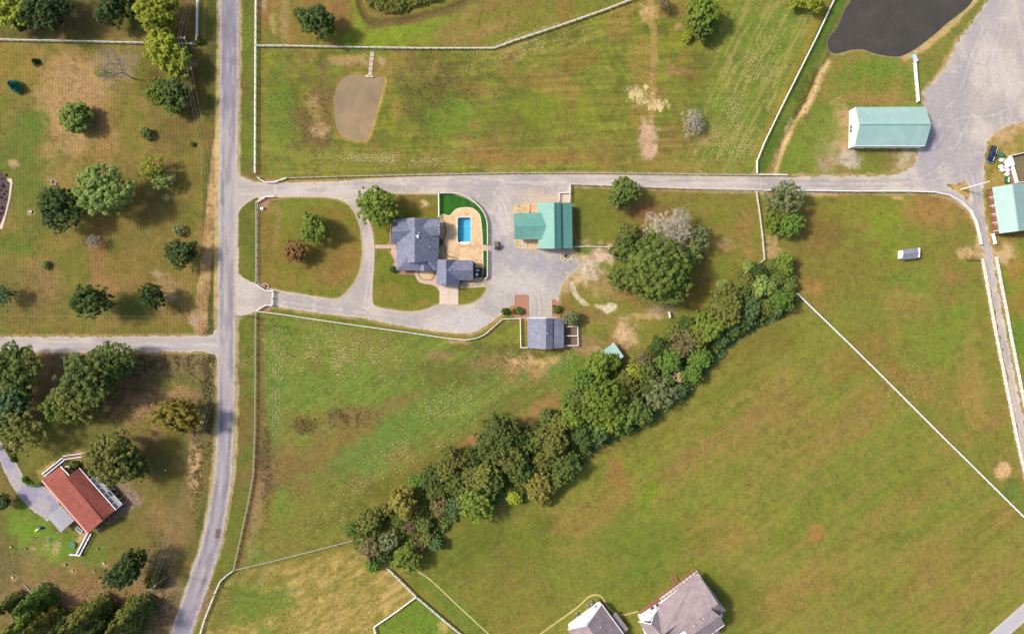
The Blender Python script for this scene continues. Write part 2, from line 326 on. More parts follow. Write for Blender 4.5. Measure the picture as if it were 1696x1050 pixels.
# palette read off the photograph
OL, GR, LG, DG, TN, BR, ST, DT, MD = (C(*c) for c in ((124,118,54),(106,116,48),(114,128,46),(84,92,40),(164,134,84),(120,94,58),(200,176,128),(192,160,126),(92,78,46)))
def ground_color(x, y):
    big = fbm(x, y, 130, 1, 5); med = fbm(x, y, 42, 2, 5); sm = fbm(x, y, 12, 3, 4); fine = fbm(x, y, 4.5, 4, 3)
    mow = np.zeros(x.shape)
    col = np.zeros(x.shape+(3,))+OL; col = mix(col, GR, sstep(.45, .8, big)*.7); col = mix(col, C(146,118,58), sstep(.5, .15, big)*.6)
    def B(cx, cy, rx, ry, c, k=1.0, rot=0, rag=.55, soft=.55):
        r = max(rx, ry)*(1.2+soft+rag)
        if x.ndim == 2:
            i0, i1 = np.searchsorted(x[:, 0], (cx-r, cx+r)); j0, j1 = np.searchsorted(y[0], (cy-r, cy+r)); q = (slice(i0, i1), slice(j0, j1))
        else: q = np.nonzero((np.abs(x-cx) < r) & (np.abs(y-cy) < r))
        if x[q].size: col[q] = mix(col[q], c, blob(x[q], y[q], cx, cy, rx, ry, rot, rag, 0, soft)*k)
        return col
    P = lambda pts, f=6: sstep(f, -f, sd_poly(x, y, pts)+(sm-.5)*f*1.5)
    def lay(m, c0, c1, c2, n=None):
        nonlocal col
        n = med if n is None else n
        t = mix(np.zeros(x.shape+(3,))+c0, c1, sstep(.5, .8, n)); t = mix(t, c2, sstep(.45, .15, n)); t = mix(t, c1, sstep(.62, .85, big)*.5); col = col*(1-m[..., None])+t*m[..., None]
    # --- yard in the upper west, mown in narrow stripes
    m = P([(-400,72),(353,76),(351,553),(-400,553)], 4); mow += m*.5
    lay(m, C(126,114,52), C(138,116,62), C(110,110,44))
    col = B(120,135,60,34,C(168,134,84),.75); col = B(124,165,52,84,C(172,138,94),.8,0,.3,.3); col = B(108,205,34,60,C(176,140,94),.6); col = B(166,390,18,90,C(150,114,72),.5,0,.3,.4); col = B(172,225,18,60,C(160,124,76),.8); col = B(195,108,30,22,C(150,128,96),.7); col = B(160,410,12,55,C(146,108,66),.85,rag=.4)
    col = B(40,120,60,40,C(150,124,58),.5); col = B(300,150,40,130,C(104,90,46),.7); col = B(120,355,90,50,C(128,112,52),.4); col = B(235,440,60,80,C(134,106,58),.5)
    col = B(20,260,50,70,C(100,112,44),.9); col = B(62,345,26,60,C(98,108,42),.8); col = B(25,405,22,18,C(92,112,40),.8); col = B(60,195,18,22,C(92,116,40),.8); col = B(165,122,16,6,C(100,118,40),.8)
    col = B(238,325,60,34,C(96,88,44),.55,15); col = B(180,478,45,20,C(150,114,70),.8); col = B(70,470,30,40,C(150,116,76),.6); col = B(275,480,25,22,C(160,128,90),.7); col = B(215,505,40,20,C(80,98,36),.8); col = B(35,495,60,45,C(106,94,52),.5)  # first patch holds the feathery tree's cast shadow as ground colour
    for cx, cy, r in ((318,107,8),(308,168,9),(252,227,5),(213,322,9),(86,303,7),(52,352,5),(22,272,8),(283,297,8),(275,328,6),(260,455,8),(285,490,10)): col = B(cx,cy,r,r*.8,C(178,148,112),.9)
    m = P([(-400,545),(352,545),(352,560),(-400,560)], 4); lay(m, C(110,112,44), C(126,108,52), C(140,112,66))
    # --- strip above the first white fence
    m = P([(-400,-200),(330,-200),(326,66),(-400,64)], 4); lay(m, C(102,90,46), C(88,88,40), C(116,94,54)); col = B(85,30,60,26,C(104,82,58),.7); col = B(250,60,80,8,C(134,108,60),.6); mow *= 1
    # --- verges of the long road
    m = sstep(6, 0, np.abs(x-(np.interp(y, [c[1] for c in ROADC], [c[0] for c in ROADC])-28))-9); lay(m, C(92,96,38), C(84,84,40), C(120,98,52))
    rc = np.interp(y, [c[1] for c in ROADC], [c[0] for c in ROADC])
    m = sstep(7, 1, np.abs(x-rc-34)-12)*(y > -100); lay(m, C(96,104,40), C(104,112,40), C(112,98,50))
    m = sstep(2.2, 0, np.abs(x-rc)-18-2.4*sm); col = mix(col, C(180,158,116), m*.8)
    m = sstep(3, 0, np.abs(x-np.interp(y, [230,300,400,470,545], [358,353,345,338,331]))-np.interp(y, [215,240,300,400,545,575], [0,2,5,7,9,0])-3*(sm-.5))*((y > 215) & (y < 552)); col = mix(col, C(192,156,108), m*.9); col = mix(col, C(150,116,78), m*sstep(.5, .75, med)*.7)
    col = mix(col, C(206,172,100), sstep(2, 0, np.abs(x-359+(y-200)*.012)-1.2)*((y > 80) & (y < 530))*.6); col = B(325,528,12,14,C(176,146,116),.9)
    # --- block below the side road, with the brick red house
    m = P([(-400,585),(356,585),(356,690),(350,760),(330,850),(280,1000),(230,1300),(-400,1300)], 4); mow *= (1-m)
    lay(m, C(108,98,48), C(96,94,42), C(124,100,60)); 
    col = B(200,605,170,20,C(140,114,84),.8); col = B(265,598,110,11,C(120,100,62),.8); col = B(70,640,40,60,C(118,92,66),.85); col = B(215,650,45,40,C(122,96,70),.8); col = B(250,670,40,40,C(156,122,86),.7); col = B(230,700,50,30,C(150,118,76),.7)
    col = B(285,630,30,14,C(98,102,44),.8); col = B(300,650,20,14,C(170,132,88),.7); col = B(325,690,12,60,C(136,108,76),.8); col = B(322,770,9,30,C(190,150,108),.9); col = B(345,640,8,60,C(128,116,64),.7); col = B(150,710,100,22,C(104,104,46),.8); col = B(60,740,50,40,C(112,110,44),.8); col = B(320,800,8,24,C(184,148,104),.8)
    col = B(45,870,35,30,C(92,110,38),.9); col = B(70,898,62,42,C(106,132,42),1,20); col = B(140,915,35,26,C(98,126,42),.9); col = B(165,890,60,40,C(104,110,42),.6); col = B(240,830,60,60,C(120,104,52),.6); col = B(285,880,40,50,C(142,110,74),.5); col = B(130,755,20,8,C(190,150,100),.9,-15); col = B(82,775,20,9,C(180,150,84),.9,-40)
    col = B(130,960,110,28,C(128,104,60),.8); col = B(30,960,50,50,C(132,106,70),.7); col = B(5,945,30,40,C(90,92,50),.6); col = B(180,1010,190,34,C(146,112,84),.9); col = B(110,1040,60,40,C(110,84,64),.8); col = B(265,975,30,60,C(146,118,88),.8); col = B(255,940,22,20,C(96,84,60),.5); col = B(125,860,18,16,C(168,140,96),.7); col = B(135,895,10,14,C(180,148,104),.9); col = B(215,825,14,22,C(150,126,108),.9,-30); col = B(200,845,16,8,C(150,128,112),.9,-40)
    for cx, cy, r in ((55,908,4),(76,904,5),(95,900,5),(92,912,5),(109,933,5),(120,945,5),(157,947,4),(173,935,4),(22,958,5),(62,972,5),(165,962,3)): col = B(cx,cy,r,r,C(170,140,98),.8)
    # --- pasture along the top
    m = P([(428,-200),(1300,-200),(1046,0),(820,80),(428,76)], 4); lay(m, C(124,110,50), C(112,116,44), C(138,104,56)); col = B(472,40,7,70,C(160,134,90),.6); col = B(452,42,5,20,C(170,140,96),.7); col = B(560,22,60,40,C(130,98,56),.6); col = B(640,58,64,24,C(120,138,36),.95,-8); col = B(595,30,14,30,C(116,134,38),.9); col = B(720,40,50,12,C(116,134,40),.9,-18); col = B(850,40,110,26,C(120,116,46),.7); col = B(790,55,60,10,C(150,118,72),.7,-20); col = B(790,20,70,12,C(140,112,64),.6,-30)
    m = sstep(5, 0, sd_line(x, y, [(592,-60),(597,8),(606,30),(622,40),(680,33),(745,16),(800,-10)], [6,6,8,10,10,9,8])); col = mix(col, C(104,84,50), m*.9)
    col = B(436,8,5,10,C(170,150,120),.8)
    # --- large north pasture
    m = P([(428,84),(820,84),(1050,1),(1382,-40),(1382,0),(1262,246),(1252,288),(428,294)], 3); lay(m, C(112,116,44), C(122,124,42), C(122,108,48)); col = mix(col, C(92,98,38), m*sstep(.6, .85, fbm(x, y, 26, 21, 4))*.8); col = mix(col, C(142,112,62), m*sstep(.62, .9, fbm(x, y, 46, 22, 4))*.6)
    row = fbm(x, y, 5, 23, 2, R(0), 14); col = mix(col, C(150,136,70), m*sstep(.55, .9, row)*sstep(200, 260, y)*.5)
    col = col*(1+(m*(fbm(x, y, 3.6, 27, 2, R(-3), 22)-.5)*.34)[..., None])
    rowd = fbm(x, y, 4, 24, 2, R(-62), 10); kd = sstep(1130, 1210, x+(y-150)*.3)*m; col = mix(col, C(100,124,48), kd*.6); col = mix(col, C(164,148,82), kd*sstep(.55, .85, rowd)*.6)
    rowe = fbm(x, y, 4, 25, 2, R(-22), 12); ke = sstep(120, 70, y+ (x-820)*.2-20)*sstep(740, 820, x)*sstep(1120, 1060, x)*m; col = mix(col, C(156,142,72), ke*sstep(.58, .85, rowe)*.6)
    col = B(525,190,34,62,C(110,90,54),.85); col = B(518,168,10,10,C(164,134,86),.8); col = B(527,190,10,12,C(156,136,70),.7); col = B(530,218,12,12,C(176,144,100),.8); col = B(465,180,18,90,C(96,118,42),.7); col = B(700,160,40,50,C(84,88,40),.65); col = B(745,140,50,30,C(100,92,46),.7); col = B(760,190,60,30,C(98,124,38),.7); col = B(860,195,50,50,C(96,98,40),.6); col = B(905,190,50,30,C(116,128,36),.7); col = B(660,120,60,16,C(150,124,70),.4)
    col = B(855,262,130,11,C(146,108,60),.8); col = B(560,258,90,10,C(128,126,54),.7); col = B(690,268,150,8,C(120,118,46),.7); col = B(1120,275,120,9,C(134,118,54),.7); col = B(1000,255,40,24,C(122,102,52),.5); col = B(580,100,30,8,C(170,136,90),.8); col = B(633,103,7,8,C(178,150,104),.9)
    col = mix(col, C(168,136,82), sstep(4, 0, sd_line(x, y, [(1072,-60),(1078,20),(1084,60),(1082,120),(1080,172),(1078,210)], 5)+(sm-.5)*6)*.75); col = B(1072,20,12,12,C(196,160,110),.8); col = B(1074,234,15,33,C(188,156,124),1,0,.35,.3); col = B(1060,158,15,14,ST*1.08,1,0,.7,.3); col = B(1090,172,11,12,ST*1.05,1,0,.9,.3); col = B(1125,45,7,6,C(172,140,94),.8); col = B(1120,118,16,10,C(150,116,72),.7); col = B(1178,225,22,14,C(150,128,80),.6); col = B(1155,200,30,22,C(100,98,48),.4)
    col = mix(col, C(124,108,50), sstep(4, 0, np.abs(x-434)-3)*((y > 84) & (y < 290))*.5)
    # --- lush band and ditch beyond the slanting fence
    m = sstep(5, -3, sd_line(x, y, [(1400,-60),(1388,0),(1330,130),(1288,215),(1262,280)], [30,28,26,22,14])); lay(m, C(84,108,38), C(78,100,34), C(104,112,42)); m = sstep(3, 0, np.abs((x-1380)-(y-2)*(-118/243))-3.5+4)*(y > -40)*(y < 250); col = mix(col, C(142,120,48), m*.0)
    m = sstep(4, 0, sd_line(x, y, [(1374,-60),(1368,4),(1310,132),(1268,214),(1252,250)], 8)); col = mix(col, C(140,120,46), m*.75)
    m = sstep(3, -1, sd_line(x, y, [(1372,104),(1360,122),(1352,146),(1336,178),(1312,202),(1298,240),(1283,276),(1282,292)], [6,9,10,9,7,8,7,5])+(sm-.5)*8); col = mix(col, C(196,164,116), m*.95); col = mix(col, C(176,146,86), sstep(4, 0, sd_line(x, y, [(1398,92),(1376,110),(1362,130)], 3))*.7)
    m = sstep(4, -3, sd_line(x, y, [(1352,118),(1340,140),(1326,170),(1316,192)], 10)); col = mix(col, C(96,92,38), m*.8)
    # --- lawn round the white barn, bank of the dark pond
    m = P([(1384,92),(1450,92),(1512,92),(1640,-20),(1660,-60),(1560,-80),(1530,90),(1529,155),(1522,262),(1500,286),(1420,291),(1288,291),(1302,250),(1340,190)], 4); lay(m, C(114,120,48), C(108,126,44), C(136,116,60)); col = B(1440,115,50,22,C(106,126,42),.9); col = B(1430,150,60,20,C(128,122,48),.6); col = B(1455,165,60,10,C(150,116,70),.7); col = B(1394,205,16,36,C(170,138,96),.8); col = B(1380,255,30,26,C(176,152,118),.75); col = B(1408,262,16,14,C(196,182,164),.8); col = B(1500,264,30,16,C(190,170,140),.7); col = B(1350,230,36,40,C(110,128,46),.7); col = B(1450,258,44,12,C(100,104,42),.6)
    m = sstep(3, -2, sd_line(x, y, [(1500,96),(1528,82),(1556,60),(1590,30),(1625,-10),(1650,-60)], 9)+(sm-.5)*7); col = mix(col, C(194,160,104), m*.8); m = sstep(3, -2, sd_line(x, y, [(1530,155),(1545,140),(1560,120),(1572,100),(1584,72)], 9)+(sm-.5)*7); col = mix(col, C(186,154,110), m*.7)
    col = mix(col, C(150,132,104), sstep(2.5, .5, np.abs(sd_poly(x, y, POND2)-1.0))*.9)
    # --- paddock between workshop and tree row
    m = P([(945,318),(1250,320),(1268,434),(1200,480),(1100,545),(1020,600),(935,600),(930,475),(960,440)], 3); lay(m, C(120,115,48), C(114,119,44), C(134,110,58)); col = B(985,365,40,42,C(108,114,40),.8); col = B(1085,352,56,16,C(124,88,56),.8); col = B(1190,370,45,50,C(128,116,50),.5); col = B(1200,405,16,8,C(166,134,94),.7); col = B(1140,450,40,60,C(118,94,52),.6); col = B(1110,325,130,6,C(116,112,44),.6); col = B(1235,395,10,40,C(152,118,66),.7); col = B(960,370,12,45,C(90,84,48),.4); col = B(958,405,10,8,C(140,120,80),.5)  # faint dark strip by the workshop is its shadow put into the colour
    col = B(990,425,26,16,C(204,174,146),.95,0,.7); col = B(975,450,20,12,C(214,196,178),.9); col = B(965,415,16,8,C(102,118,44),.8); col = B(950,435,8,14,C(190,164,124),.8); col = B(958,462,16,10,C(196,166,122),.8); col = B(1000,470,30,20,C(166,138,88),.7); col = B(935,470,14,14,C(188,158,116),.8); col = B(1005,530,60,16,C(150,124,72),.5); col = B(970,520,36,12,C(134,106,60),.6); col = B(1040,560,20,16,C(188,156,118),.85); col = B(1032,545,10,16,C(198,164,122),.85,20); col = B(960,572,34,14,C(152,120,84),.8); col = B(992,590,20,12,C(176,144,108),.85); col = B(1095,515,20,12,C(160,134,112),.7); col = B(1066,524,24,5,C(190,160,112),.8); col = B(955,597,40,12,C(118,112,46),.5)
    m = sstep(1.5, -1.5, sd_line(x, y, [(946,468),(950,482),(960,496),(968,502),(974,504)], [3,7,9,10,4])+(sm-.5)*4); col = mix(col, C(210,190,160), m*.85); m = sstep(1.5, -1.5, sd_poly(x, y, [(985,506),(1003,504),(1014,502),(1022,506),(1016,514),(1005,519),(995,515)])+(sm-.5)*5); col = mix(col, C(214,196,166), m*.85)
    # --- paddock east of it, lane paddock
    m = P([(1258,322),(1530,322),(1590,338),(1614,372),(1632,455),(1660,600),(1690,760),(1900,1060),(1700,866),(1318,486),(1306,430),(1270,430)], 3); lay(m, C(124,115,50), C(116,119,46), C(136,112,58)); col = B(1350,385,45,36,C(114,92,46),.7); col = B(1330,330,50,12,C(104,104,40),.6); col = B(1468,370,34,60,C(114,130,36),.85); col = B(1545,350,45,26,C(154,114,66),.8); col = B(1420,350,60,20,C(122,122,40),.7); col = B(1400,450,70,40,C(118,106,44),.6); col = B(1345,475,20,14,C(160,118,66),.7); col = B(1500,470,30,25,C(110,126,42),.7); col = B(1540,560,50,70,C(112,128,40),.75,60); col = B(1500,500,36,20,C(150,122,66),.5); col = B(1610,640,22,80,C(156,124,66),.6); col = B(1490,620,36,14,C(130,96,52),.6,60); col = B(1660,780,14,14,C(196,162,116),1,0,.25,.25); col = B(1680,815,18,18,C(88,112,46),.7); col = B(1600,420,14,8,C(196,160,116),.8); col = B(1620,415,8,10,C(190,156,116),.7); col = B(1485,327,10,3,C(200,160,116),.8); col = B(1360,322,24,4,C(186,150,104),.8); col = B(1280,410,10,30,C(178,148,104),.8,0,.9)
    m = sstep(2, -.5, sd_line(x, y, [(1618,398),(1630,440),(1640,500),(1658,590),(1676,680),(1692,760)], 6)+(sm-.5)*4); col = mix(col, C(190,154,104), m*.7)
    m = P([(1650,408),(1900,380),(1900,900),(1740,800),(1700,660),(1668,500)], 3); lay(m, C(128,122,44), C(112,124,40), C(148,118,58)); col = B(1664,420,16,14,C(200,166,120),.85); col = B(1690,560,24,30,C(96,124,38),.8); col = B(1680,500,30,20,C(144,110,56),.6)
    m = P([(1632,212),(1760,190),(1760,300),(1632,318)], 3); lay(m, C(176,140,86), C(130,122,48), C(196,164,120)); col = B(1672,225,20,16,C(190,160,120),.6); col = B(1690,235,14,16,C(124,122,42),.8); col = B(1655,310,12,14,C(148,120,56),.7); col = B(1625,250,8,9,C(184,112,62),.9)
    m = sstep(2, -1, sd_line(x, y, [(1626,320),(1634,360),(1641,385)], [6,10,5])); col = mix(col, C(118,116,46), m*.8); m = sstep(2, -1, sd_line(x, y, [(1622,318),(1629,360),(1637,392)], 4)); col = mix(col, C(190,150,104), m*.7)
    m = P(TRI, 2); col = mix(col, C(176,144,84), m)
    # --- big mown field in the south-east
    m = P([(560,945),(640,935),(720,895),(860,850),(960,770),(1100,680),(1240,560),(1316,486),(1900,1062),(1900,1400),(560,1400)], 5); st = fbm(x, y, 9, 31, 4, R(-36), 9)
    lay(m, C(127,122,50), C(114,121,44), C(135,116,56), fbm(x, y, 70, 33, 5, R(-30), 2.2)); col = mix(col, C(140,118,62), m*sstep(.55, .85, st)*.5); col = mix(col, C(112,110,40), m*sstep(.45, .15, st)*.45)
    col = B(800,900,120,60,C(92,102,34),.8,-35); col = B(900,960,150,60,C(102,114,38),.7); col = B(1060,900,60,60,C(96,112,36),.7); col = B(1075,815,18,40,C(112,128,36),.8); col = B(840,960,60,40,C(120,108,52),.6); col = B(1140,760,60,16,C(142,106,64),.6,-30); col = B(1020,780,14,24,C(152,108,62),.7); col = B(1245,690,46,16,C(142,108,66),.6,-30); col = B(1090,680,120,14,C(106,98,40),.7,-38); col = B(1250,560,60,60,C(110,104,42),.6,-40); col = B(1350,560,60,30,C(120,124,44),.6,-30); col = B(1320,880,60,24,C(112,118,40),.7,-30); col = B(1350,885,12,16,C(166,112,66),.6); col = B(1330,970,70,30,C(144,114,62),.6,-30); col = B(1500,840,80,24,C(140,116,58),.5,-30); col = B(1420,600,60,26,C(138,106,54),.5,-30); col = B(1180,960,40,40,C(108,116,40),.7); col = B(860,1010,70,40,C(118,112,44),.6); col = B(1230,1000,40,50,C(104,104,42),.5)
    col = col*(1+(sstep(8, -8, sd_poly(x, y, [(560,945),(720,895),(860,850),(960,770),(1100,680),(1240,560),(1316,486),(1900,1062),(1900,1400),(560,1400)]))*((fbm(x, y, 3.4, 43, 2, R(-33), 16)-.5)*.13))[..., None])
    # --- field on the south edge, cut for hay
    m = P([(392,948),(560,908),(620,905),(690,985),(900,1260),(200,1300),(330,1050),(352,985)], 3); hay = fbm(x, y, 5, 35, 4, R(-35), 4); lay(m, C(152,132,66), C(138,124,56), C(166,138,80)); col = mix(col, C(186,160,100), m*sstep(.52, .85, hay)*.7); col = mix(col, C(110,108,42), m*sstep(.4, .1, hay)*.6); col = B(425,1000,45,42,C(96,118,40),.85); col = B(520,915,80,10,C(118,114,44),.8,-12); col = B(365,1020,14,60,C(104,104,44),.7,20); col = B(430,955,40,10,C(112,104,46),.6)
    m = P([(640,1030),(690,988),(730,1020),(790,1100),(640,1140),(622,1040)], 2); lay(m, C(108,126,40), C(100,124,38), C(122,112,46)); col = B(735,1040,8,10,C(190,160,100),.7)
    m = P([(690,955),(720,948),(830,1060),(800,1080)], 4); col = mix(col, C(96,116,40), m*.8)
    # --- paddock between drive and tree row
    m = P([(430,522),(530,533),(770,566),(802,560),(832,536),(864,530),(866,580),(950,585),(1000,610),(930,690),(760,760),(590,850),(420,930),(392,940),(421,785),(428,700)], 3); lay(m, C(110,117,48), C(104,121,46), C(122,110,54)); dg = fbm(x, y, 5, 37, 3, R(-33), 12); col = mix(col, C(98,122,50), m*sstep(.5, .85, dg)*.6*sstep(560, 700, y+x*.2-100))
    col = col*(1+(m*(sstep(700, 600, y+x*.18)*(fbm(x, y, 3.4, 38, 2, R(6), 24)-.5)*.4+sstep(640, 720, y+x*.18)*(fbm(x, y, 3.4, 39, 2, R(-33), 24)-.5)*.4))[..., None])
    col = B(545,590,110,34,C(118,128,52),.6); col = B(520,640,80,30,C(104,122,48),.8); col = B(457,660,14,90,C(94,120,48),.85); col = B(578,690,26,12,C(92,72,56),.9,0,.8); col = B(556,692,12,9,C(94,76,56),.9); col = B(600,690,34,18,C(132,108,62),.6); col = B(507,705,18,12,C(98,82,52),.8); col = B(660,670,60,14,C(122,104,58),.7,-20); col = B(727,590,16,8,C(142,112,78),.9); col = B(760,620,60,22,C(98,98,44),.75); col = B(815,600,36,14,C(134,110,68),.8); col = B(870,605,28,14,C(190,152,108),.95,10,.7); col = B(905,598,24,6,C(196,164,104),.8,-5); col = B(880,620,40,14,C(150,124,72),.7); col = B(868,624,9,8,C(80,112,42),.9); col = B(930,610,26,18,C(84,120,42),.8,-30); col = B(760,566,18,4,C(186,146,106),.8); col = B(850,560,36,16,C(118,124,42),.8); col = B(830,578,50,8,C(96,92,42),.6)
    col = B(540,780,100,70,C(124,104,54),.85); col = B(470,800,40,60,C(122,98,58),.7); col = B(500,860,80,40,C(122,110,48),.8); col = B(620,740,120,26,C(94,118,50),.8,-33); col = B(700,690,90,24,C(98,120,48),.7,-30); col = B(800,725,40,16,C(140,112,62),.8,-30); col = B(786,728,16,7,C(156,114,78),.9,-20); col = B(900,680,60,14,C(150,114,70),.85,-33); col = B(540,850,60,50,C(112,116,46),.7); col = B(468,835,16,40,C(104,124,48),.7); col = B(600,830,90,14,C(98,100,36),.8,-33); col = B(690,775,60,10,C(112,104,42),.8,-33)
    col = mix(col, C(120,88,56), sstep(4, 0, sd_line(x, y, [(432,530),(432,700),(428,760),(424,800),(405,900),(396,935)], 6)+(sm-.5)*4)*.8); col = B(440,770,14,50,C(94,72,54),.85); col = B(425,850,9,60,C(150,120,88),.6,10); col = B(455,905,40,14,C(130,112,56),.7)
    m = P([(440,510),(540,524),(700,549),(752,556),(790,556),(826,532),(842,516),(858,510),(862,526),(832,530),(800,558),(770,561),(530,530),(432,516)], 1.5); lay(m, C(112,114,40), C(104,112,38), C(124,108,46))
    # --- lawns of the house with the pool
    m = P(ISLE, 2); lay(m, C(118,112,42), C(110,116,40), C(128,108,48)); col = B(548,446,44,34,C(138,106,56),.8); col = B(460,370,4,40,C(146,116,80),.7,4); col = B(525,410,40,50,C(112,98,44),.5); col = B(450,345,20,12,C(140,118,64),.6); col = B(438,335,9,6,C(196,160,140),.9); col = B(520,335,70,7,C(110,122,38),.6)
    m = P(HOUSE_ISLE, 2); lay(m, C(110,114,38), C(118,116,42), C(100,110,34)); col = B(688,338,36,14,C(124,102,52),.8); col = B(704,337,6,6,C(196,170,122),.9); col = B(640,482,22,14,C(134,112,48),.7); col = B(705,503,10,5,C(146,112,60),.7)
    m = P(VERGE, 2); lay(m, C(100,106,40), C(108,108,42), C(92,98,38))
    for q, k in ((ISLE, 1), (HOUSE_ISLE, 1)): pass
    for rd in (ISLE, HOUSE_ISLE): col = mix(col, C(176,152,110), sstep(2.2, .6, np.abs(sd_poly(x, y, rd)+1.2)+(sm-.5)*2)*.6)
    col = mix(col, C(184,156,110), sstep(3.5, 0, np.abs(sd_poly(x, y, DRIVE)-1.6)+(sm-.5)*4)*.55); col = mix(col, C(188,158,112), sstep(4, 0, np.abs(sd_poly(x, y, LANE)-2)+(sm-.5)*5)*.6)
    col = mix(col, C(178,152,106), sstep(3.5, 0, np.abs(sd_line(x, y, SIDE, 27)-1.5)+(sm-.5)*4)*.7)
    m = sstep(4.5, 2.5, np.abs(sd_poly(x, y, POND)-1.5)); col = mix(col, C(150,128,58), m*.8); col = mix(col, C(172,138,84), sstep(2, 0, np.abs(sd_poly(x, y, POND)))*.8)
    # overall grain of tufts
    col = col*(1+(sm-.5)*.13+(fine-.5)*.24)[..., None]
    col = mix(col, MD, sstep(.78, .95, fbm(x, y, 8, 41, 3))*.35)
    return np.clip(col, .004, .8), np.clip(mow, 0, 1)

def make_ground():
    st = 2.5; xs = np.arange(-160, 1860.1, st); ys = np.arange(-160, 1210.1, st); X, Y = np.meshgrid(xs, ys, indexing='ij')
    col, mow = ground_color(X, Y); Z = zg(X, Y); nx, ny = X.shape
    v = np.stack([(X-CX)*S, -(Y-CY)*S, Z], -1).reshape(-1, 3); i, j = np.meshgrid(np.arange(nx-1), np.arange(ny-1), indexing='ij'); a = (i*ny+j).ravel()
    f = np.stack([a, a+1, a+ny+1, a+ny], 1); cc = col.reshape(-1, 3); mm = mow.ravel()
    # the land goes on outside the picture: wide collar round the fine sheet
    x0, x1, y0, y1 = v[:,0].min(), v[:,0].max(), v[:,1].min(), v[:,1].max(); n = len(v); ex = 1600.0
    cs = np.array([(x0,y0,0),(x1,y0,0),(x1,y1,0),(x0,y1,0),(-ex,-ex,0),(ex,-ex,0),(ex,ex,0),(-ex,ex,0)], float); v = np.vstack([v, cs])
    f = np.vstack([f, [(n+4,n+5,n+1,n),(n+5,n+6,n+2,n+1),(n+6,n+7,n+3,n+2),(n+7,n+4,n,n+3)]])
    cc = np.vstack([cc, np.tile(C(120,114,50), (8, 1))]); mm = np.concatenate([mm, np.zeros(8)])
    me = np_mesh('ground', v, f, {'cover': ('FLOAT_COLOR', cc), 'mow': ('FLOAT', mm)})
    m = mat_cover('turf', 2.2, .30, 4.5, .32, .8, .22, (C(150,124,64), C(92,104,36)), True)
    link('ground', me, m, None, 'structure')
make_ground()
M_GRAVEL = mat_cover('gravel', 1.1, .14, 5.5, .12, .5, .06, rough=.9)
M_ASPH = mat_cover('asphalt', 1.6, .12, 7, .10, .4, .03, rough=.85)
def road_col(x, y, d):
    rc = np.interp(y, [c[1] for c in ROADC], [c[0] for c in ROADC]); o = x-rc; k = .5+.5*np.sin(y/55.0)
    col = np.zeros(x.shape+(3,))+C(168,160,160); col = mix(col, C(142,136,150), sstep(250, 120, y)*.9); col = mix(col, C(152,143,152), sstep(620, 700, y)*sstep(1200, 700, y)*.7); col = mix(col, C(136,128,146), sstep(940, 1040, y)*.7)
    s1 = fbm(o*9, y, 26, 51, 3, R(90), 1); tr = np.exp(-((np.abs(o)-8)/3.0)**2); col = mix(col, C(126,117,130), tr*sstep(.35, .75, fbm(o*6, y, 60, 52, 3))*.7); col = mix(col, C(190,182,182), sstep(.6, .9, s1)*.4); col = mix(col, C(112,103,116), sstep(.58, .9, fbm(o*7, y, 40, 53, 3))*.4)
    col = mix(col, C(192,178,164), sstep(-4.5, -.8, d+(fbm(x, y, 4, 54, 2)-.5)*3)*.75)
    col = mix(col, C(104,88,92), sstep(1, -.6, sd_poly(x, y, [(357,876),(366,876),(365,891),(356,891)]))*.9)
    return col*np.array([1.0,.99,.94])
sheet('road', lambda x, y: sd_line(x, y, ROADC, ROADW), (190, -160, 410, 1210), 2.0, .05, road_col, M_ASPH, 'worn grey two-lane country road with ragged edges', rag=1.6, rsc=5)
def side_sdf(x, y):
    d = np.minimum(sd_line(x, y, SIDE, 26), sd_line(x, y, ROADC, ROADW)); fil = np.minimum(sd_poly(x, y, [(330,560),(352,554),(362,540),(362,580),(330,580)]), sd_poly(x, y, [(330,575),(362,570),(362,600),(355,588),(340,583)]))
    return np.maximum(np.minimum(sd_line(x, y, SIDE, 26), fil), -sd_line(x, y, ROADC, ROADW)-6)
def side_col(x, y, d):
    col = np.zeros(x.shape+(3,))+C(176,167,165); col = mix(col, C(156,147,154), sstep(.5, .8, fbm(x, y*5, 60, 55, 3))*.7); col = mix(col, C(206,196,194), sstep(.6, .9, fbm(x, y*7, 40, 56, 3))*.5)
    return mix(col, C(200,182,164), sstep(-4, -.8, d)*.6)*np.array([1.0,.99,.94])
sheet('side_road', side_sdf, (-160, 535, 372, 605), 2.0, .03, side_col, M_ASPH, 'pale side road joining the country road', rag=1.5)
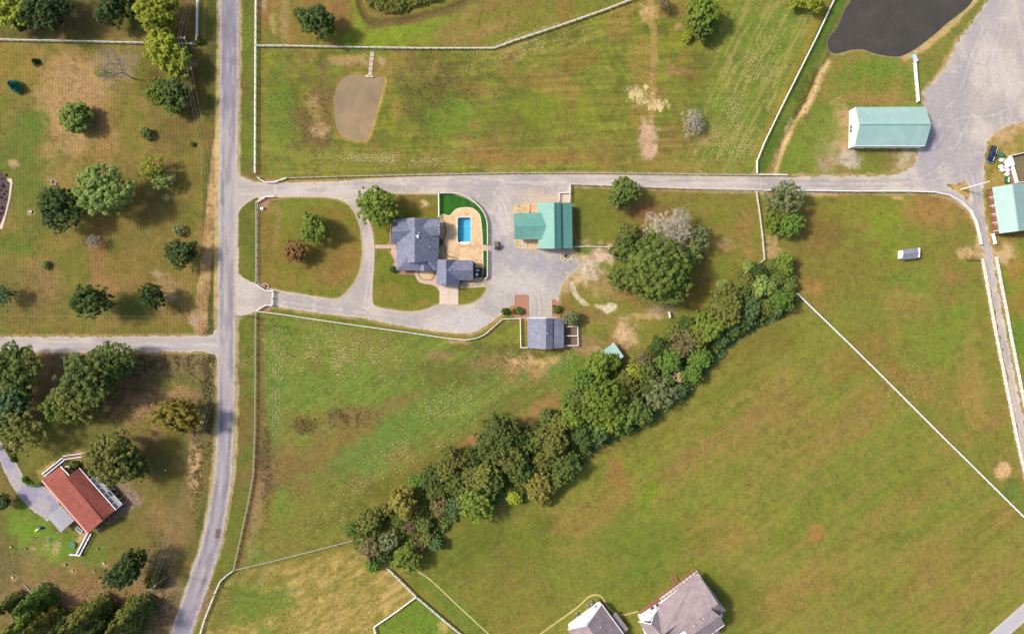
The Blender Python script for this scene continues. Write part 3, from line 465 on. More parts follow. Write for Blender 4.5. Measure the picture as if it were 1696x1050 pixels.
def gravel_col(x, y, d):
    n = fbm(x, y, 45, 61, 4); f = fbm(x, y, 9, 62, 3); col = np.zeros(x.shape+(3,))+C(178,168,162); col = mix(col, C(164,157,157), sstep(.5, .75, n)*.7); col = mix(col, C(196,184,176), sstep(.45, .2, n)*.7)
    lane = sstep(10, 0, np.abs(y-np.interp(x, [430,640,850,1250,1540], [313,308,302,304,305]))-8); tk = np.exp(-((np.abs(y-np.interp(x, [430,640,850,1250,1540], [314,307,301,304,305]))-4.2)/2.0)**2); col = mix(col, C(160,152,156), tk*.45*(x < 1560)); col = mix(col, C(206,196,190), sstep(.6, .85, fbm(x, y*8, 50, 63, 2))*lane*.4)
    B = lambda cx, cy, rx, ry, c, k, rot=0: mix(col, c, blob(x, y, cx, cy, rx, ry, rot, .6, 3, .7)*k)
    col = B(885,440,60,22,C(158,154,166),.8,10); col = B(820,400,26,50,C(160,155,162),.7); col = B(860,470,40,25,C(190,182,178),.8); col = B(835,345,14,44,C(200,190,186),.7); col = B(900,325,36,10,C(200,176,150),.6); col = B(770,530,40,14,C(186,180,182),.7); col = B(905,500,22,24,C(182,176,166),.8); col = B(945,450,16,10,C(158,150,150),.8); col = B(915,315,20,6,C(150,146,156),.6)
    r = np.hypot(x-1600, y-150); col = mix(col, C(158,152,160), np.exp(-((x-1608+(y-60)*.18)/14.0)**2)*sstep(-20, 60, y)*sstep(220, 160, y)*.6); col = mix(col, C(196,187,186), sstep(.5, .85, fbm(x, y, 6, 64, 3, R(78), 9))*(x > 1500)*.45); col = mix(col, C(164,157,163), sstep(.45, .75, fbm(x, y, 60, 66, 3, R(78), 2))*(x > 1500)*.6); col = mix(col, C(134,126,152), np.exp(-((np.hypot(x-1547, y-238)-8)/3.0)**2)*.7); col = B(1540,225,14,20,C(150,142,164),.6); col = B(1600,272,50,22,C(160,152,158),.6)
    for pth in ([(1300,305),(1480,303),(1545,285),(1590,230),(1625,150),(1660,40),(1680,-60)], [(1420,305),(1540,300),(1600,280),(1618,330),(1640,440),(1668,570),(1700,740)], [(1560,190),(1590,150),(1610,90),(1640,20)], [(1545,260),(1580,200),(1650,190),(1720,150)], [(470,500),(620,520),(760,530),(830,500),(850,450),(830,380),(800,320),(760,304)], [(850,450),(890,490),(893,520)], [(830,480),(900,450),(925,440)], [(604,330),(612,390),(610,450),(604,500)], [(780,300),(830,330),(845,380)]):
        dd = sd_line(x, y, smooth(pth, 4, False), 0); nn = fbm(x, y, 22, 67, 3); col = mix(col, C(152,146,150), np.exp(-((dd-4.2)/1.6)**2)*sstep(.3, .7, nn)*.5); col = mix(col, C(200,191,184), np.exp(-(dd/1.8)**2)*sstep(.4, .7, nn)*.35)
    col = mix(col, C(200,178,154), sstep(-5, -.5, d+(f-.5)*6)*.6); col = mix(col, C(226,220,216), sstep(.85, 1.0, f)*.2)
    return col*np.array([1.0,.985,.93])
def drive_sdf(x, y): return np.maximum(np.maximum(np.maximum(sd_poly(x, y, DRIVE), -sd_poly(x, y, ISLE)), -sd_poly(x, y, HOUSE_ISLE)), -sd_poly(x, y, VERGE))
sheet('gravel_driveway', drive_sdf, (380, 270, 1270, 560), 2.0, .035, gravel_col, M_GRAVEL, 'pale grey gravel driveway looping round the front lawn to the workshop yard', rag=1.0)
sheet('gravel_lane', lambda x, y: np.maximum(sd_poly(x, y, LANE), -sd_poly(x, y, TRI)), (1250, -80, 1760, 850), 2.0, .028, gravel_col, M_GRAVEL, 'broad grey gravel yard by the dark pond and the lane running down from it', rag=2.6, rsc=6)
sheet('house_drive', lambda x, y: sd_poly(x, y, SWDRIVE), (-70, 680, 110, 870), 2.0, .03, lambda x, y, d: mix(mix(np.zeros(x.shape+(3,))+C(170,160,160), C(150,144,162), sstep(.4, .7, fbm(x, y, 24, 65, 3))), C(196,180,160), sstep(-4, 0, d)*.6), M_GRAVEL, 'grey drive curving up to the red roofed house', rag=1)
sheet('paved_road', lambda x, y: sd_line(x, y, SEROAD, 24), (1560, 820, 1860, 1140), 2.0, .03, lambda x, y, d: mix(np.zeros(x.shape+(3,))+C(184,177,178), C(204,196,190), sstep(-5, 0, d)*.6), M_ASPH, 'smooth pale road crossing the bottom corner')
# kerb edging of the two lawns in the drive
M_KERB = mat_plain('kerb_stone', C(200,176,156), .85, .15, 1.5, world=True)
def strip(mb, pts, wd, z0, z1, closed=True):
    P = [W(*p) for p in pts]; n = len(P); k0 = len(mb.v); rg = range(n)
    for i in rg:
        a = P[i-1] if (closed or i) else P[i]; b = P[(i+1) % n] if (closed or i < n-1) else P[i]; d = (b-a); d.normalize(); nn = Vector((-d.y, d.x, 0))*wd/2
        for q, z in ((P[i]+nn, z0), (P[i]+nn, z1), (P[i]-nn, z1), (P[i]-nn, z0)): mb.v.append((q.x, q.y, z))
    for i in range(n if closed else n-1):
        a = k0+4*i; b = k0+4*((i+1) % n)
        for k in range(3): mb.f.append((a+k, a+k+1, b+k+1, b+k))
mb = MB(); strip(mb, ISLE, .3, -.02, .13); mb.build('kerb', M_KERB, None, 'structure')
mb = MB(); strip(mb, HOUSE_ISLE, .3, -.02, .13); mb.build('kerb', M_KERB, None, 'structure')
# ---------------------------------------------------------------- water
def mat_water(name, col, rough, col2, var):
    m, n, b = newmat(name); b.inputs['Roughness'].default_value = rough; b.inputs['IOR'].default_value = 1.33; p = geo_pos(n)
    n1 = noise_node(n, .09, 5, .6, p, .6); n2 = noise_node(n, 1.4, 4, .6, p); c = mixc(n, rng_node(n, n1.outputs[0], 0, 1, .4, .65), col, col2); c = mixc(n, 1.0, c, gray(n, rng_node(n, n2.outputs[0], 1-var, 1+var)), 'MULTIPLY')
    n.links.new(c, b.inputs['Base Color']); bump(n, b, n2.outputs[0], .06, .04); return m
sheet('muddy_pond', lambda x, y: sd_poly(x, y, POND)-1.0, (545, 115, 645, 240), 2.0, -.35, None, mat_water('muddy_water', C(158,134,100), .16, C(134,116,90), .025), 'small muddy brown pond with a plank walk, in the north pasture')
sheet('dark_pond', lambda x, y: sd_poly(x, y, POND2)-1.0, (1360, -70, 1660, 100), 2.5, -.35, None, mat_water('dark_water', (.046,.041,.034), .1, (.060,.053,.042), .1), 'larger dark pond beside the gravel yard')
# ================================================================ BUILDINGS
WHITE = (.78, .77, .75)
M_WHITE = mat_plain('white_paint', WHITE, .5, .05, .6); M_WHITEWALL = mat_plain('white_siding', (.80,.80,.80), .55, .04, .5, stretch=(.2,.2,6))
M_BRICK = mat_plain('brick', C(166,128,110), .85, .2, 5, bst=.3); M_TANWALL = mat_plain('tan_siding', C(180,160,140), .8, .1, 2)
M_GLASS = mat_plain('window_glass', (.03,.04,.05), .08, .1, 1, spec=.6); M_DARK = mat_plain('dark_trim', (.03,.03,.035), .5, .1, 2)
M_CONC = mat_plain('concrete', C(214,192,172), .85, .1, .7, world=True, bst=.15); M_PINKCONC = mat_plain('pink_paving', C(204,170,150), .85, .12, 2, world=True)
M_SLATE = mat_shingle('slate_shingle', C(138,139,154), C(108,111,134)); M_TAUPE = mat_shingle('taupe_shingle', C(166,148,146), C(146,130,134)); M_RED = mat_shingle('red_shingle', C(158,88,74), C(140,74,64), 2.2); M_GREYSH = mat_shingle('grey_shingle', C(144,144,157), C(121,122,140))
M_DKSH = mat_shingle('dark_shingle', C(70,62,64), C(110,96,92))
M_TEAL = mat_plain('teal_metal', C(104,158,143), .5, .1, .35, spec=.4, stretch=(1,1,1)); M_PALETEAL = mat_plain('pale_teal_metal', C(158,188,179), .5, .09, .3, spec=.4)
M_STEEL = mat_plain('grey_metal', C(160,156,162), .5, .06, .6, spec=.4); M_WOOD = mat_plain('cedar_boards', C(156,104,82), .8, .22, 3, stretch=(1,1,1), bst=.2); M_GREYWOOD = mat_plain('weathered_wood', C(150,136,122), .85, .2, 3, bst=.2)
M_STONE = mat_plain('patio_stone', C(222,190,146), .85, .16, 1.0, world=True, bst=.2, col2=C(190,148,112)); M_MULCH = mat_plain('red_mulch', C(170,124,100), .95, .3, 4, world=True, bst=.4); M_PEAGRAVEL = mat_plain('pea_gravel', C(214,186,140), .95, .2, 5, world=True, bst=.3, col2=C(190,150,110))
M_RUBBLE = mat_plain('stone_bed', C(196,178,150), .95, .35, 3, world=True, bst=.5); M_BLUE = mat_plain('navy_paint', (.010,.017,.065), .22, .05, 1, spec=.6); M_TYRE = mat_plain('tyre_rubber', (.012,.012,.012), .9, .1, 4); M_TANP = mat_plain('tan_paint', C(176,140,96), .5, .1, 2)
M_ROCK = mat_plain('rock', C(176,160,140), .9, .25, 3, bst=.4)
def up(poly):
    n = Vector((0, 0, 0))
    for i in range(len(poly)):
        a, b = poly[i], poly[(i+1) % len(poly)]; n += Vector(((a.y-b.y)*(a.z+b.z), (a.z-b.z)*(a.x+b.x), (a.x-b.x)*(a.y+b.y)))
    return poly if n.z >= 0 else poly[::-1]
def roof(parent, faces, mat, th=.2, name='roof', label=None):
    """roof planes with real thickness (top, soffit and fascia along every open edge)"""
    mb = MB(); key = {}; edges = {}; fs = [up([Vector(p) for p in f]) for f in faces]
    def vid(p):
        k = (round(p.x, 2), round(p.y, 2), round(p.z, 2))
        if k not in key: key[k] = len(mb.v); mb.v += [(p.x, p.y, p.z), (p.x, p.y, p.z-th)]
        return key[k]
    for f in fs:
        ids = [vid(p) for p in f]; mb.f.append(tuple(ids)); mb.f.append(tuple(i+1 for i in ids[::-1]))
        for i in range(len(ids)): edges.setdefault(frozenset((ids[i], ids[(i+1) % len(ids)])), []).append((ids[i], ids[(i+1) % len(ids)]))
    for e in edges.values():
        if len(e) == 1: a, b = e[0]; mb.f.append((a, a+1, b+1, b))
    o = mb.build(name, mat, parent)
    if label: o['label'] = label
    return o
def walls(parent, eave, mat, d=.45, drop=.22, name='wall', z0=-.1):
    """wall block under an eave outline of world points; top follows the eave heights"""
    p = inset([(q.x, q.y) for q in eave], d); MB().prism(p, z0, [q.z-drop for q in eave]).build(name, mat, parent); return p
def gable(parent, a, b, apex, mat, th=.12, z0=-.1, name='gable_wall'):
    """vertical gable panel standing between two eave points with a peak"""
    d = Vector((b.x-a.x, b.y-a.y, 0)); L = d.length; d.normalize(); nn = Vector((-d.y, d.x, 0))*th/2; t = (Vector((apex.x, apex.y, 0))-Vector((a.x, a.y, 0))).dot(d)
    pr = [(0, z0), (L, z0), (L, b.z), (t, apex.z), (0, a.z)]; mb = MB()
    for s in (1, -1): mb.v += [tuple(Vector((a.x, a.y, z))+d*u+nn*s) for u, z in pr]
    mb.f += [(0,1,2,3,4), (9,8,7,6,5)]+[((i+1) % 5, i, i+5, (i+1) % 5+5) for i in range(5)]; return mb.build(name, mat, parent)
def opening(parent, a, b, t, z, wd, ht, kind='window', frame=None, pane=None, side=1):
    """window or door set on the wall line a-b, frame proud of the wall and pane proud of the frame's back"""
    a, b = Vector((a[0], a[1], 0)), Vector((b[0], b[1], 0)); d = (b-a).normalized(); nn = Vector((d.y, -d.x, 0))*side; c = a.lerp(b, t)+Vector((0, 0, z+ht/2)); rz = math.atan2(d.y, d.x)
    mb = MB(); f = .09
    for dx, dz, sx, sz in ((0, ht/2, wd+f, f), (0, -ht/2, wd+f, f), (-wd/2, 0, f, ht-f), (wd/2, 0, f, ht-f)): mb.box(c+d*dx+Vector((0, 0, dz))+nn*.06, (sx, .12, sz), rz)
    if kind == 'window': mb.box(c+nn*.055, (wd-f, .09, .05), rz)
    o = mb.build(kind, frame or M_WHITE, parent); MB().box(c+nn*.03, (wd-f, .07, ht-f), rz).build('pane' if kind == 'window' else 'panel', pane or (M_GLASS if kind == 'window' else M_WHITE), o); return o
def windows(parent, poly, edges, z=1.0, wd=1.1, ht=1.3, gap=3.6, frame=None):
    sgn = 1 if area(poly) > 0 else -1
    for e in edges:
        a, b = poly[e], poly[(e+1) % len(poly)]; L = (Vector(b)-Vector(a)).length; n = int(L/gap)
        for k in range(n): opening(parent, a, b, (k+.5)/n, z, wd, ht, 'window', frame, None, sgn)
def ridge(parent, a, b, mat, wd=.35, name='ridge_cap'): MB().bar(a+Vector((0,0,.04)), b+Vector((0,0,.04)), wd, .1).build(name, mat, parent)
def ribs(rf, quads, mat, step=.9):
    mb = MB()
    for e0, e1, r0, r1 in quads:
        n = max(2, int((e1-e0).length/step))
        for k in range(n+1): t = k/n; mb.bar(e0.lerp(e1, t)+Vector((0,0,.02)), r0.lerp(r1, t)+Vector((0,0,.02)), .07, .06)
    mb.build('rib', mat, rf, 'stuff')
def vent(rf, p, r=.13, h=.45, mat=None): MB().cyl((p.x, p.y, p.z-.2), r, h+.2, 8).build('vent_pipe', mat or M_WHITE, rf)

# ---- the house with the pool
c5 = crop(600, 310, 5.0)
hs = thing('house', 'large brick house with slate blue shingle roof, beside the fenced pool', 'house', c5(460, 470))
e, r_ = 3.0, 7.2
V = dict(rn=c5(435,258,r_), rs=c5(435,625,r_), w1=c5(375,625,5.5), w2=c5(375,583,5.5), sw=c5(283,690,e), nw=c5(283,262,e), se=c5(630,690,e), ne=c5(640,262,e), g1=c5(520,622,5.4), g2=c5(545,608,4.9), g0=c5(375,624,4.6), g3=c5(520,624,4.6))
mainr = roof(hs, [[V['rn'], V['rs'], V['w1'], V['w2'], V['sw'], V['nw']], [V['rn'], V['rs'], V['g1'], V['g2'], V['se'], V['ne']], [V['sw'], V['se'], V['g2'], V['g3'], V['g0'], V['w2']]], M_SLATE)
roof(hs, [[c5(243,368,6.2), c5(414,360,6.55), c5(350,266,4.75), c5(258,266,4.4)], [c5(243,368,6.2), c5(414,360,6.55), c5(283,466,3.1), c5(239,463,3.1)]], M_SLATE)
roof(hs, [[c5(490,330,6.05), c5(645,330,5.95), c5(645,264,4.4), c5(562,263,4.65)], [c5(490,330,6.05), c5(645,330,5.95), c5(645,402,4.25), c5(566,402,4.5)]], M_SLATE)
roof(hs, [[c5(503,606,5.3), c5(513,695,5.1), c5(475,693,3.35)], [c5(503,606,5.3), c5(513,695,5.1), c5(586,695,3.3)]], M_SLATE)
gable(hs, c5(380,627,4.4), c5(516,625,4.4), c5(436,622,6.9), M_TANWALL, z0=4.2)
gable(hs, c5(480,686,3.2), c5(580,687,3.0), c5(513,688,4.85), M_BRICK, z0=2.8)
bw = walls(hs, [c5(252,264,e), c5(640,264,e), c5(640,690,e), c5(283,690,e), c5(283,465,e), c5(246,465,e)], M_BRICK)
gable(hs, c5(252,276,e), c5(246,456,e), c5(250,368,5.9), M_BRICK); gable(hs, c5(634,272,3.9), c5(634,395,3.9), c5(634,330,5.7), M_TANWALL, z0=2.8); gable(hs, c5(300,268,e), c5(630,268,e), c5(435,268,6.8), M_TANWALL, z0=2.8)
windows(hs, bw, (0, 1, 2, 3, 5)); sg = 1 if area(bw) > 0 else -1
opening(hs, bw[2], bw[3], .40, 0, 1.2, 2.2, 'door', M_WHITE, M_DARK, sg); opening(hs, bw[3], bw[4], .5, 0, 1.2, 2.2, 'door', M_WHITE, M_WOOD, sg)
gar = roof(hs, [[c5(695,600,6), c5(695,811,6), c5(614,809,3), c5(620,600,3)], [c5(695,600,6), c5(695,811,6), c5(803,809,3), c5(803,600,3)]], M_SLATE)
gw = roof(hs, [[c5(700,690,5.9), c5(918,690,5.7), c5(918,607,3.2), c5(778,605,3.7)], [c5(700,690,5.9), c5(918,690,5.7), c5(918,770,3), c5(801,771,3)]], M_SLATE)
g1 = walls(hs, [c5(625,604,e), c5(803,604,e), c5(803,808,e), c5(620,808,e)], M_BRICK); g2 = walls(hs, [c5(790,608,e), c5(918,608,e), c5(918,768,e), c5(790,768,e)], M_BRICK, .3)
gable(hs, c5(624,803,2.9), c5(798,803,2.9), c5(696,803,5.7), M_BRICK); gable(hs, c5(913,613,2.9), c5(913,764,2.9), c5(913,690,5.4), M_BRICK)
sg = 1 if area(g1) > 0 else -1
for k in (.28, .72): opening(hs, g1[2], g1[3], k, 0, 2.7, 2.3, 'garage_door', M_WHITE, M_WHITE, sg)
windows(hs, g2, (1, 2))
sk = c5(455, 408, 6.9); MB().box((sk.x, sk.y, sk.z-.25), (.9, .9, .5)).build('skylight', M_WHITE, mainr)
for p in ((742,680,5.3),): vent(gw, c5(*p), .22, .5, M_DARK)
for p in ((470,380,6.7), (445,402,7.0), (560,500,5.0)): vent(mainr, c5(*p))
for q in ((632,300,4.9), (634,318,5.4), (632,345,5.5), (635,370,4.9)): p = c5(*q); MB().box((p.x, p.y, p.z), (.25, .5, .3)).build('gutter_bracket', M_WHITE, mainr)
# porch beds and walks round it (walks are paving: setting)
def flat(name, pts, z, mat, h=.05, label=None, kind='structure'):
    mb = MB(); mb.prism([tuple(W(*p)[:2]) for p in pts], z-h, z); o = mb.build(name, mat, None, kind)
    if label: o['label'] = label
    return o
k5 = lambda L: [(600+a/5, 310+b/5) for a, b in L]
def jointed(name, x0, y0, x1, y1, nx, ny, z, mat, gap=.35, label=None):
    """paving as single slabs (children) on a bed, joints recessed"""
    bed = flat(name, [(x0,y0),(x1,y0),(x1,y1),(x0,y1)], z-.03, M_GREYWOOD, .04, label); me = None
    w_, h_ = (x1-x0)/nx*S, (y1-y0)/ny*S
    mb = MB(); mb.box((0, 0, 0), (w_-.06, h_-.06, .06)); me = bpy.data.meshes.new('slab'); me.from_pydata(mb.v, [], mb.f); me.materials.append(mat)
    for i in range(nx):
        for j in range(ny):
            o = bpy.data.objects.new('slab', me); COL.objects.link(o); o.parent = bed; p = W(x0+(x1-x0)*(i+.5)/nx, y0+(y1-y0)*(j+.5)/ny); o.location = (p.x, p.y, z)
    return bed
jointed('garage_apron', 727.8, 472, 759.3, 504.5, 2, 2, .09, M_CONC, label='pale concrete apron in front of the garage doors')
jointed('front_walk', 621.5, 405.5, 656, 412, 6, 1, .09, M_PINKCONC, label='narrow pinkish walk from the drive to the front door')
flat('side_walk', smooth(k5([(436,690),(470,692),(466,720),(480,752),(520,770),(565,768),(595,740),(600,700),(622,695),(640,720),(642,858),(620,835),(580,810),(510,800),(470,785),(440,740)]), 2), .07, M_PINKCONC, label='curved pinkish walk along the south side of the house')
flat('planting_bed', k5([(285,690),(430,695),(436,728),(290,722)]), .06, M_MULCH); flat('planting_bed', smooth(k5([(470,692),(468,715),(482,748),(520,765),(562,763),(590,738),(596,694)]), 3), .085, M_PEAGRAVEL)
mb = MB(); strip(mb, smooth(k5([(468,690),(466,716),(480,750),(520,768),(564,766),(593,740),(599,690)]), 3, False), .3, 0, .22, False); mb.build('bed_edging', M_GREYWOOD, None, 'structure')
mb = MB(); strip(mb, smooth(k5([(255,262),(238,310),(232,400),(236,450),(218,470),(225,478),(262,468)]), 3, False), .28, 0, .2, False); strip(mb, smooth(k5([(215,520),(235,552),(262,590),(270,615),(252,655),(256,690)]), 3, False), .28, 0, .2, False); strip(mb, smooth(k5([(250,262),(270,240),(310,236),(335,258)]), 3, False), .28, 0, .2, False); mb.build('bed_edging', M_TANWALL, None, 'structure')
flat('planting_bed', smooth(k5([(240,515),(282,515),(282,690),(262,690),(262,655),(274,615),(264,588),(238,548)]), 2), .06, M_PINKCONC)
# terrace round the pool, lawn inside the pool fence
POOLYARD = [(727,321.5),(742,321),(757,322),(773,327),(788,338),(800,352),(806,368),(807,400),(807,459),(783,459),(760,432),(727,432)]
TERR = smooth([(729,357.5),(744,357),(749,352),(756,346),(768,343.5),(782,344.5),(791,351),(796,360),(798.5,380),(800,405),(800.5,430),(800,459),(784,461),(784,432),(729,432),(729,400)], 4)
def turf_col(x, y, d):
    c = np.zeros(x.shape+(3,))+C(42,96,32); c = mix(c, C(60,114,40), sstep(.5, .7, .5+.5*np.sin(x/2.1))*.35); return mix(c, C(64,110,30), sstep(.55, .85, fbm(x, y, 9, 71, 3))*.5)
M_TURF2 = mat_cover('lawn_turf', 2.0, .2, 6, .15, .5, .08)
sheet('pool_lawn', lambda x, y: np.maximum(sd_poly(x, y, POOLYARD), -sd_poly(x, y, TERR)-1), (724, 318, 812, 464), 1.5, .045, turf_col, M_TURF2, 'vivid green striped lawn inside the curved pool fence')
def terr_col(x, y, d):
    c = np.zeros(x.shape+(3,))+C(220,186,142); c = mix(c, C(198,158,116), sstep(.5, .8, fbm(x, y, 16, 72, 4))*.8); c = mix(c, C(232,206,170), sstep(.55, .85, fbm(x, y, 7, 73, 3))*.6)
    jx = np.abs(((x-730)/7.2) % 1-.5)*7.2; jy = np.abs(((y-344)/7.2) % 1-.5)*7.2; c = mix(c, C(178,136,104), sstep(.9, .1, np.minimum(3.6-jx, 3.6-jy))*.0); return mix(c, C(238,222,200), sstep(-2.5, -.3, d)*.5)
M_TERR = mat_cover('terrace_stone', 1.6, .1, 6, .1, .3, .03)
terr = sheet('pool_terrace', lambda x, y: np.maximum(sd_poly(x, y, TERR), -sd_pool(x, y, .8)), (724, 338, 806, 466), 1.0, .075, terr_col, M_TERR, 'honey coloured stone terrace round the swimming pool')
# stone slabs proud of the terrace bed
mb = MB(); mb.box((0, 0, 0), (1.40, 1.40, .04)); slab_me = bpy.data.meshes.new('paving_slab'); slab_me.from_pydata(mb.v, [], mb.f); slab_me.materials.append(M_STONE)
for i in range(11):
    for j in range(17):
        x_, y_ = 732.5+i*7.2, 349+j*7.2; X_ = np.array([x_+a for a in (-3.6, 3.6, 0) for _ in range(3)]); Y_ = np.array([y_+b for _ in range(3) for b in (-3.6, 3.6, 0)])
        if sd_poly(X_, Y_, TERR).max() < -.6 and sd_pool(X_, Y_, 2.2).min() > 0:
            o = bpy.data.objects.new('paving_slab', slab_me); COL.objects.link(o); o.parent = terr; p = W(x_, y_); o.location = (p.x, p.y, .085+.006*rng.random())
pool = thing('swimming_pool', 'blue rectangular swimming pool with white entry steps, in the stone terrace', 'pool', W(769, 381))
mb = MB(); pr = [W(*p) for p in poolrect(.3)]; n = len(pr); k0 = 0
mb.v = [(p.x, p.y, .02) for p in pr]+[(p.x, p.y, -1.9) for p in pr]; mb.f = [(i, (i+1) % n, n+(i+1) % n, n+i) for i in range(n)]+[tuple(range(n, 2*n))[::-1]]
mb.build('basin', mat_plain('pool_liner', (.34,.60,.70), .5, .06, .5), pool)
mb = MB(); n = len(mb.v)
for q, z in ((poolrect(-.1), .14), (poolrect(1.9), .14)): mb.v += [tuple(W(*p)[:2])+(z,) for p in q]
for q, z in ((poolrect(-.1), -.02), (poolrect(1.9), .04)): mb.v += [tuple(W(*p)[:2])+(z,) for p in q]
m_ = len(pr); mb.f = [(i, m_+i, m_+(i+1) % m_, (i+1) % m_) for i in range(m_)]+[(i, (i+1) % m_, 2*m_+(i+1) % m_, 2*m_+i) for i in range(m_)]+[(m_+i, 3*m_+i, 3*m_+(i+1) % m_, m_+(i+1) % m_) for i in range(m_)]
mb.build('coping', mat_plain('coping_stone', C(226,204,180), .7, .08, 2), pool)
mw, nn_, b_ = newmat('pool_water'); tr = nn_.nodes.new('ShaderNodeBsdfTransparent'); tr.inputs[0].default_value = (.44, .80, .87, 1); gl = nn_.nodes.new('ShaderNodeBsdfGlossy'); gl.inputs['Roughness'].default_value = .05
fr = nn_.nodes.new('ShaderNodeFresnel'); fr.inputs[0].default_value = 1.33; msh = nn_.nodes.new('ShaderNodeMixShader'); nz = noise_node(nn_, 2.2, 3, .5, geo_pos(nn_)); bp = nn_.nodes.new('ShaderNodeBump'); bp.inputs['Strength'].default_value = .2; bp.inputs['Distance'].default_value = .05
nn_.links.new(nz.outputs[0], bp.inputs['Height']); nn_.links.new(bp.outputs[0], gl.inputs['Normal']); nn_.links.new(fr.outputs[0], msh.inputs[0]); nn_.links.new(tr.outputs[0], msh.inputs[1]); nn_.links.new(gl.outputs[0], msh.inputs[2]); nn_.links.new(msh.outputs[0], nn_.nodes['Material Output'].inputs[0])
MB().prism([tuple(W(*p)[:2]) for p in poolrect(.1)], -.06, -.03); mb = MB(); mb.poly([(p.x, p.y, -.06) for p in [W(*q) for q in poolrect(.1)]][::-1]); mb.build('water', mw, pool)
for k in range(3): p = W(769.5, 401.2+1.6*k); MB().box((p.x, p.y, -.2+.13*k), (2.9-.3*k, .34, .3)).build('step', M_WHITE, pool)
for xx in (757.3, 780.3): p = W(xx, 375); MB().box((p.x, p.y, .2), (.3, .5, .25)).build('skimmer_lid', M_WHITE, pool)
# pool furniture and beds against the house wall
mb = MB()
for L in ([(648,272),(675,285),(688,330),(690,390),(672,430),(650,440)], [(668,478),(690,500),(688,545),(720,575),(790,588)]): strip(mb, smooth(k5(L), 4, False), .28, .07, .32, False)
mb.build('bed_edging', mat_plain('dark_edging', C(120,92,76), .9, .2, 3), None, 'structure')
flat('planting_bed', smooth(k5([(645,270),(672,285),(686,330),(688,390),(670,428),(645,440)]), 3), .115, M_PEAGRAVEL); flat('planting_bed', smooth(k5([(645,480),(668,480),(686,500),(686,545),(716,577),(645,598)]), 3), .115, M_PEAGRAVEL)
def chair(loc, rz, name, label, cat, mat, group=None, sc=1.0):
    t = thing(name, label, cat, loc, group); p = lambda x, y, z: Vector((loc[0]+(x*math.cos(rz)-y*math.sin(rz))*sc, loc[1]+(x*math.sin(rz)+y*math.cos(rz))*sc, loc[2]+z*sc))
    MB().box(p(0,0,.42), (.55*sc,.55*sc,.06), rz).build('seat', mat, t); MB().box(p(0,.27,.7), (.55*sc,.06,.55*sc), rz).build('backrest', mat, t)
    for x, y in ((-.24,-.24),(.24,-.24),(-.24,.24),(.24,.24)): MB().box(p(x,y,.2), (.05,.05,.4*sc), rz).build('leg', mat, t)
    return t
def table(loc, r, name, label, cat, mat, top=None, h=.72):
    t = thing(name, label, cat, loc); MB().cyl((loc[0], loc[1], loc[2]+h), r, .05, 16).build('table_top', top or mat, t); MB().cyl((loc[0], loc[1], loc[2]), .07, h, 8).build('pedestal', mat, t); MB().cyl((loc[0], loc[1], loc[2]), r*.45, .05, 12).build('base', mat, t); return t
M_IRON = mat_plain('wrought_iron', C(110,70,60), .6, .1, 3)
pt = c5(662, 458, .09); table(pt, .6, 'patio_table', 'small dark patio table against the house wall beside the pool terrace', 'table', M_IRON)
chair(c5(650,442,.09), R(150), 'patio_chair', 'dark patio chair on the upper side of the small patio table', 'chair', M_IRON, 'patio chairs by the house wall'); chair(c5(654,478,.09), R(20), 'patio_chair', 'dark patio chair on the lower side of the small patio table', 'chair', M_IRON, 'patio chairs by the house wall')
# slatted shelter with seating at the corner of the terrace
pg = thing('grill_pen', 'small timber walled seating pen at the end of the garage wing', 'pen', c5(958, 705))
MB().prism([tuple(c5(*p)[:2]) for p in ((920,668),(998,668),(998,748),(920,748))], .05, .16).build('deck', mat_plain('dark_deck', C(112,88,84), .85, .2, 3), pg)
for a, b in (((922,668),(998,668)), ((998,668),(998,748)), ((998,748),(922,748))): A, B_ = c5(*a, .6), c5(*b, .6); MB().bar(A, B_, .12, 1.0).build('fence_panel', M_GREYWOOD, pg)
gp = c5(955, 690, .16); t = thing('grill', 'white and steel grill standing in the timber pen', 'grill', gp); MB().box((gp.x, gp.y, .75), (1.3, .6, .5)).build('body', M_STEEL, t); MB().box((gp.x, gp.y, 1.08), (.8, .55, .16), 0, .8).build('lid', M_WHITE, t)
for dx in (-.5, .5): MB().box((gp.x+dx, gp.y, .33), (.08, .5, .34)).build('leg', M_DARK, t)
gq = c5(950, 725, .16); table(gq, .5, 'pen_table', 'round table with pale top inside the timber pen', 'table', M_DARK, M_WHITE)
for q, rz, w_ in (((935,722),90,'garage side'), ((968,722),-90,'lawn side')): chair(c5(*q, .16), R(rz), 'pen_chair', f'dark chair in the timber pen on its {w_}', 'chair', M_DARK, 'chairs in the timber pen')
flat('stone_bed', k5([(803,772),(1032,755),(1030,826),(806,838)]), .06, M_RUBBLE, label='bed of pale rubble stones south of the garage wing')
mb = MB(); rr = random.Random(5)
for i in range(120): a = rr.random(); p = c5(812+a*212, 776-a*14+rr.random()*(52), .1); mb.blob((p.x, p.y, .1), (rr.uniform(.12,.3), rr.uniform(.12,.3), .12), i, 6, 4, .2)
mb.build('rubble', M_ROCK, None, 'stuff')['label'] = 'loose pale rubble stones on the bed by the garage wing'
flat('garden_gate_step', k5([(1002,478),(1036,482),(1036,526),(1002,528)]), .07, M_PINKCONC)

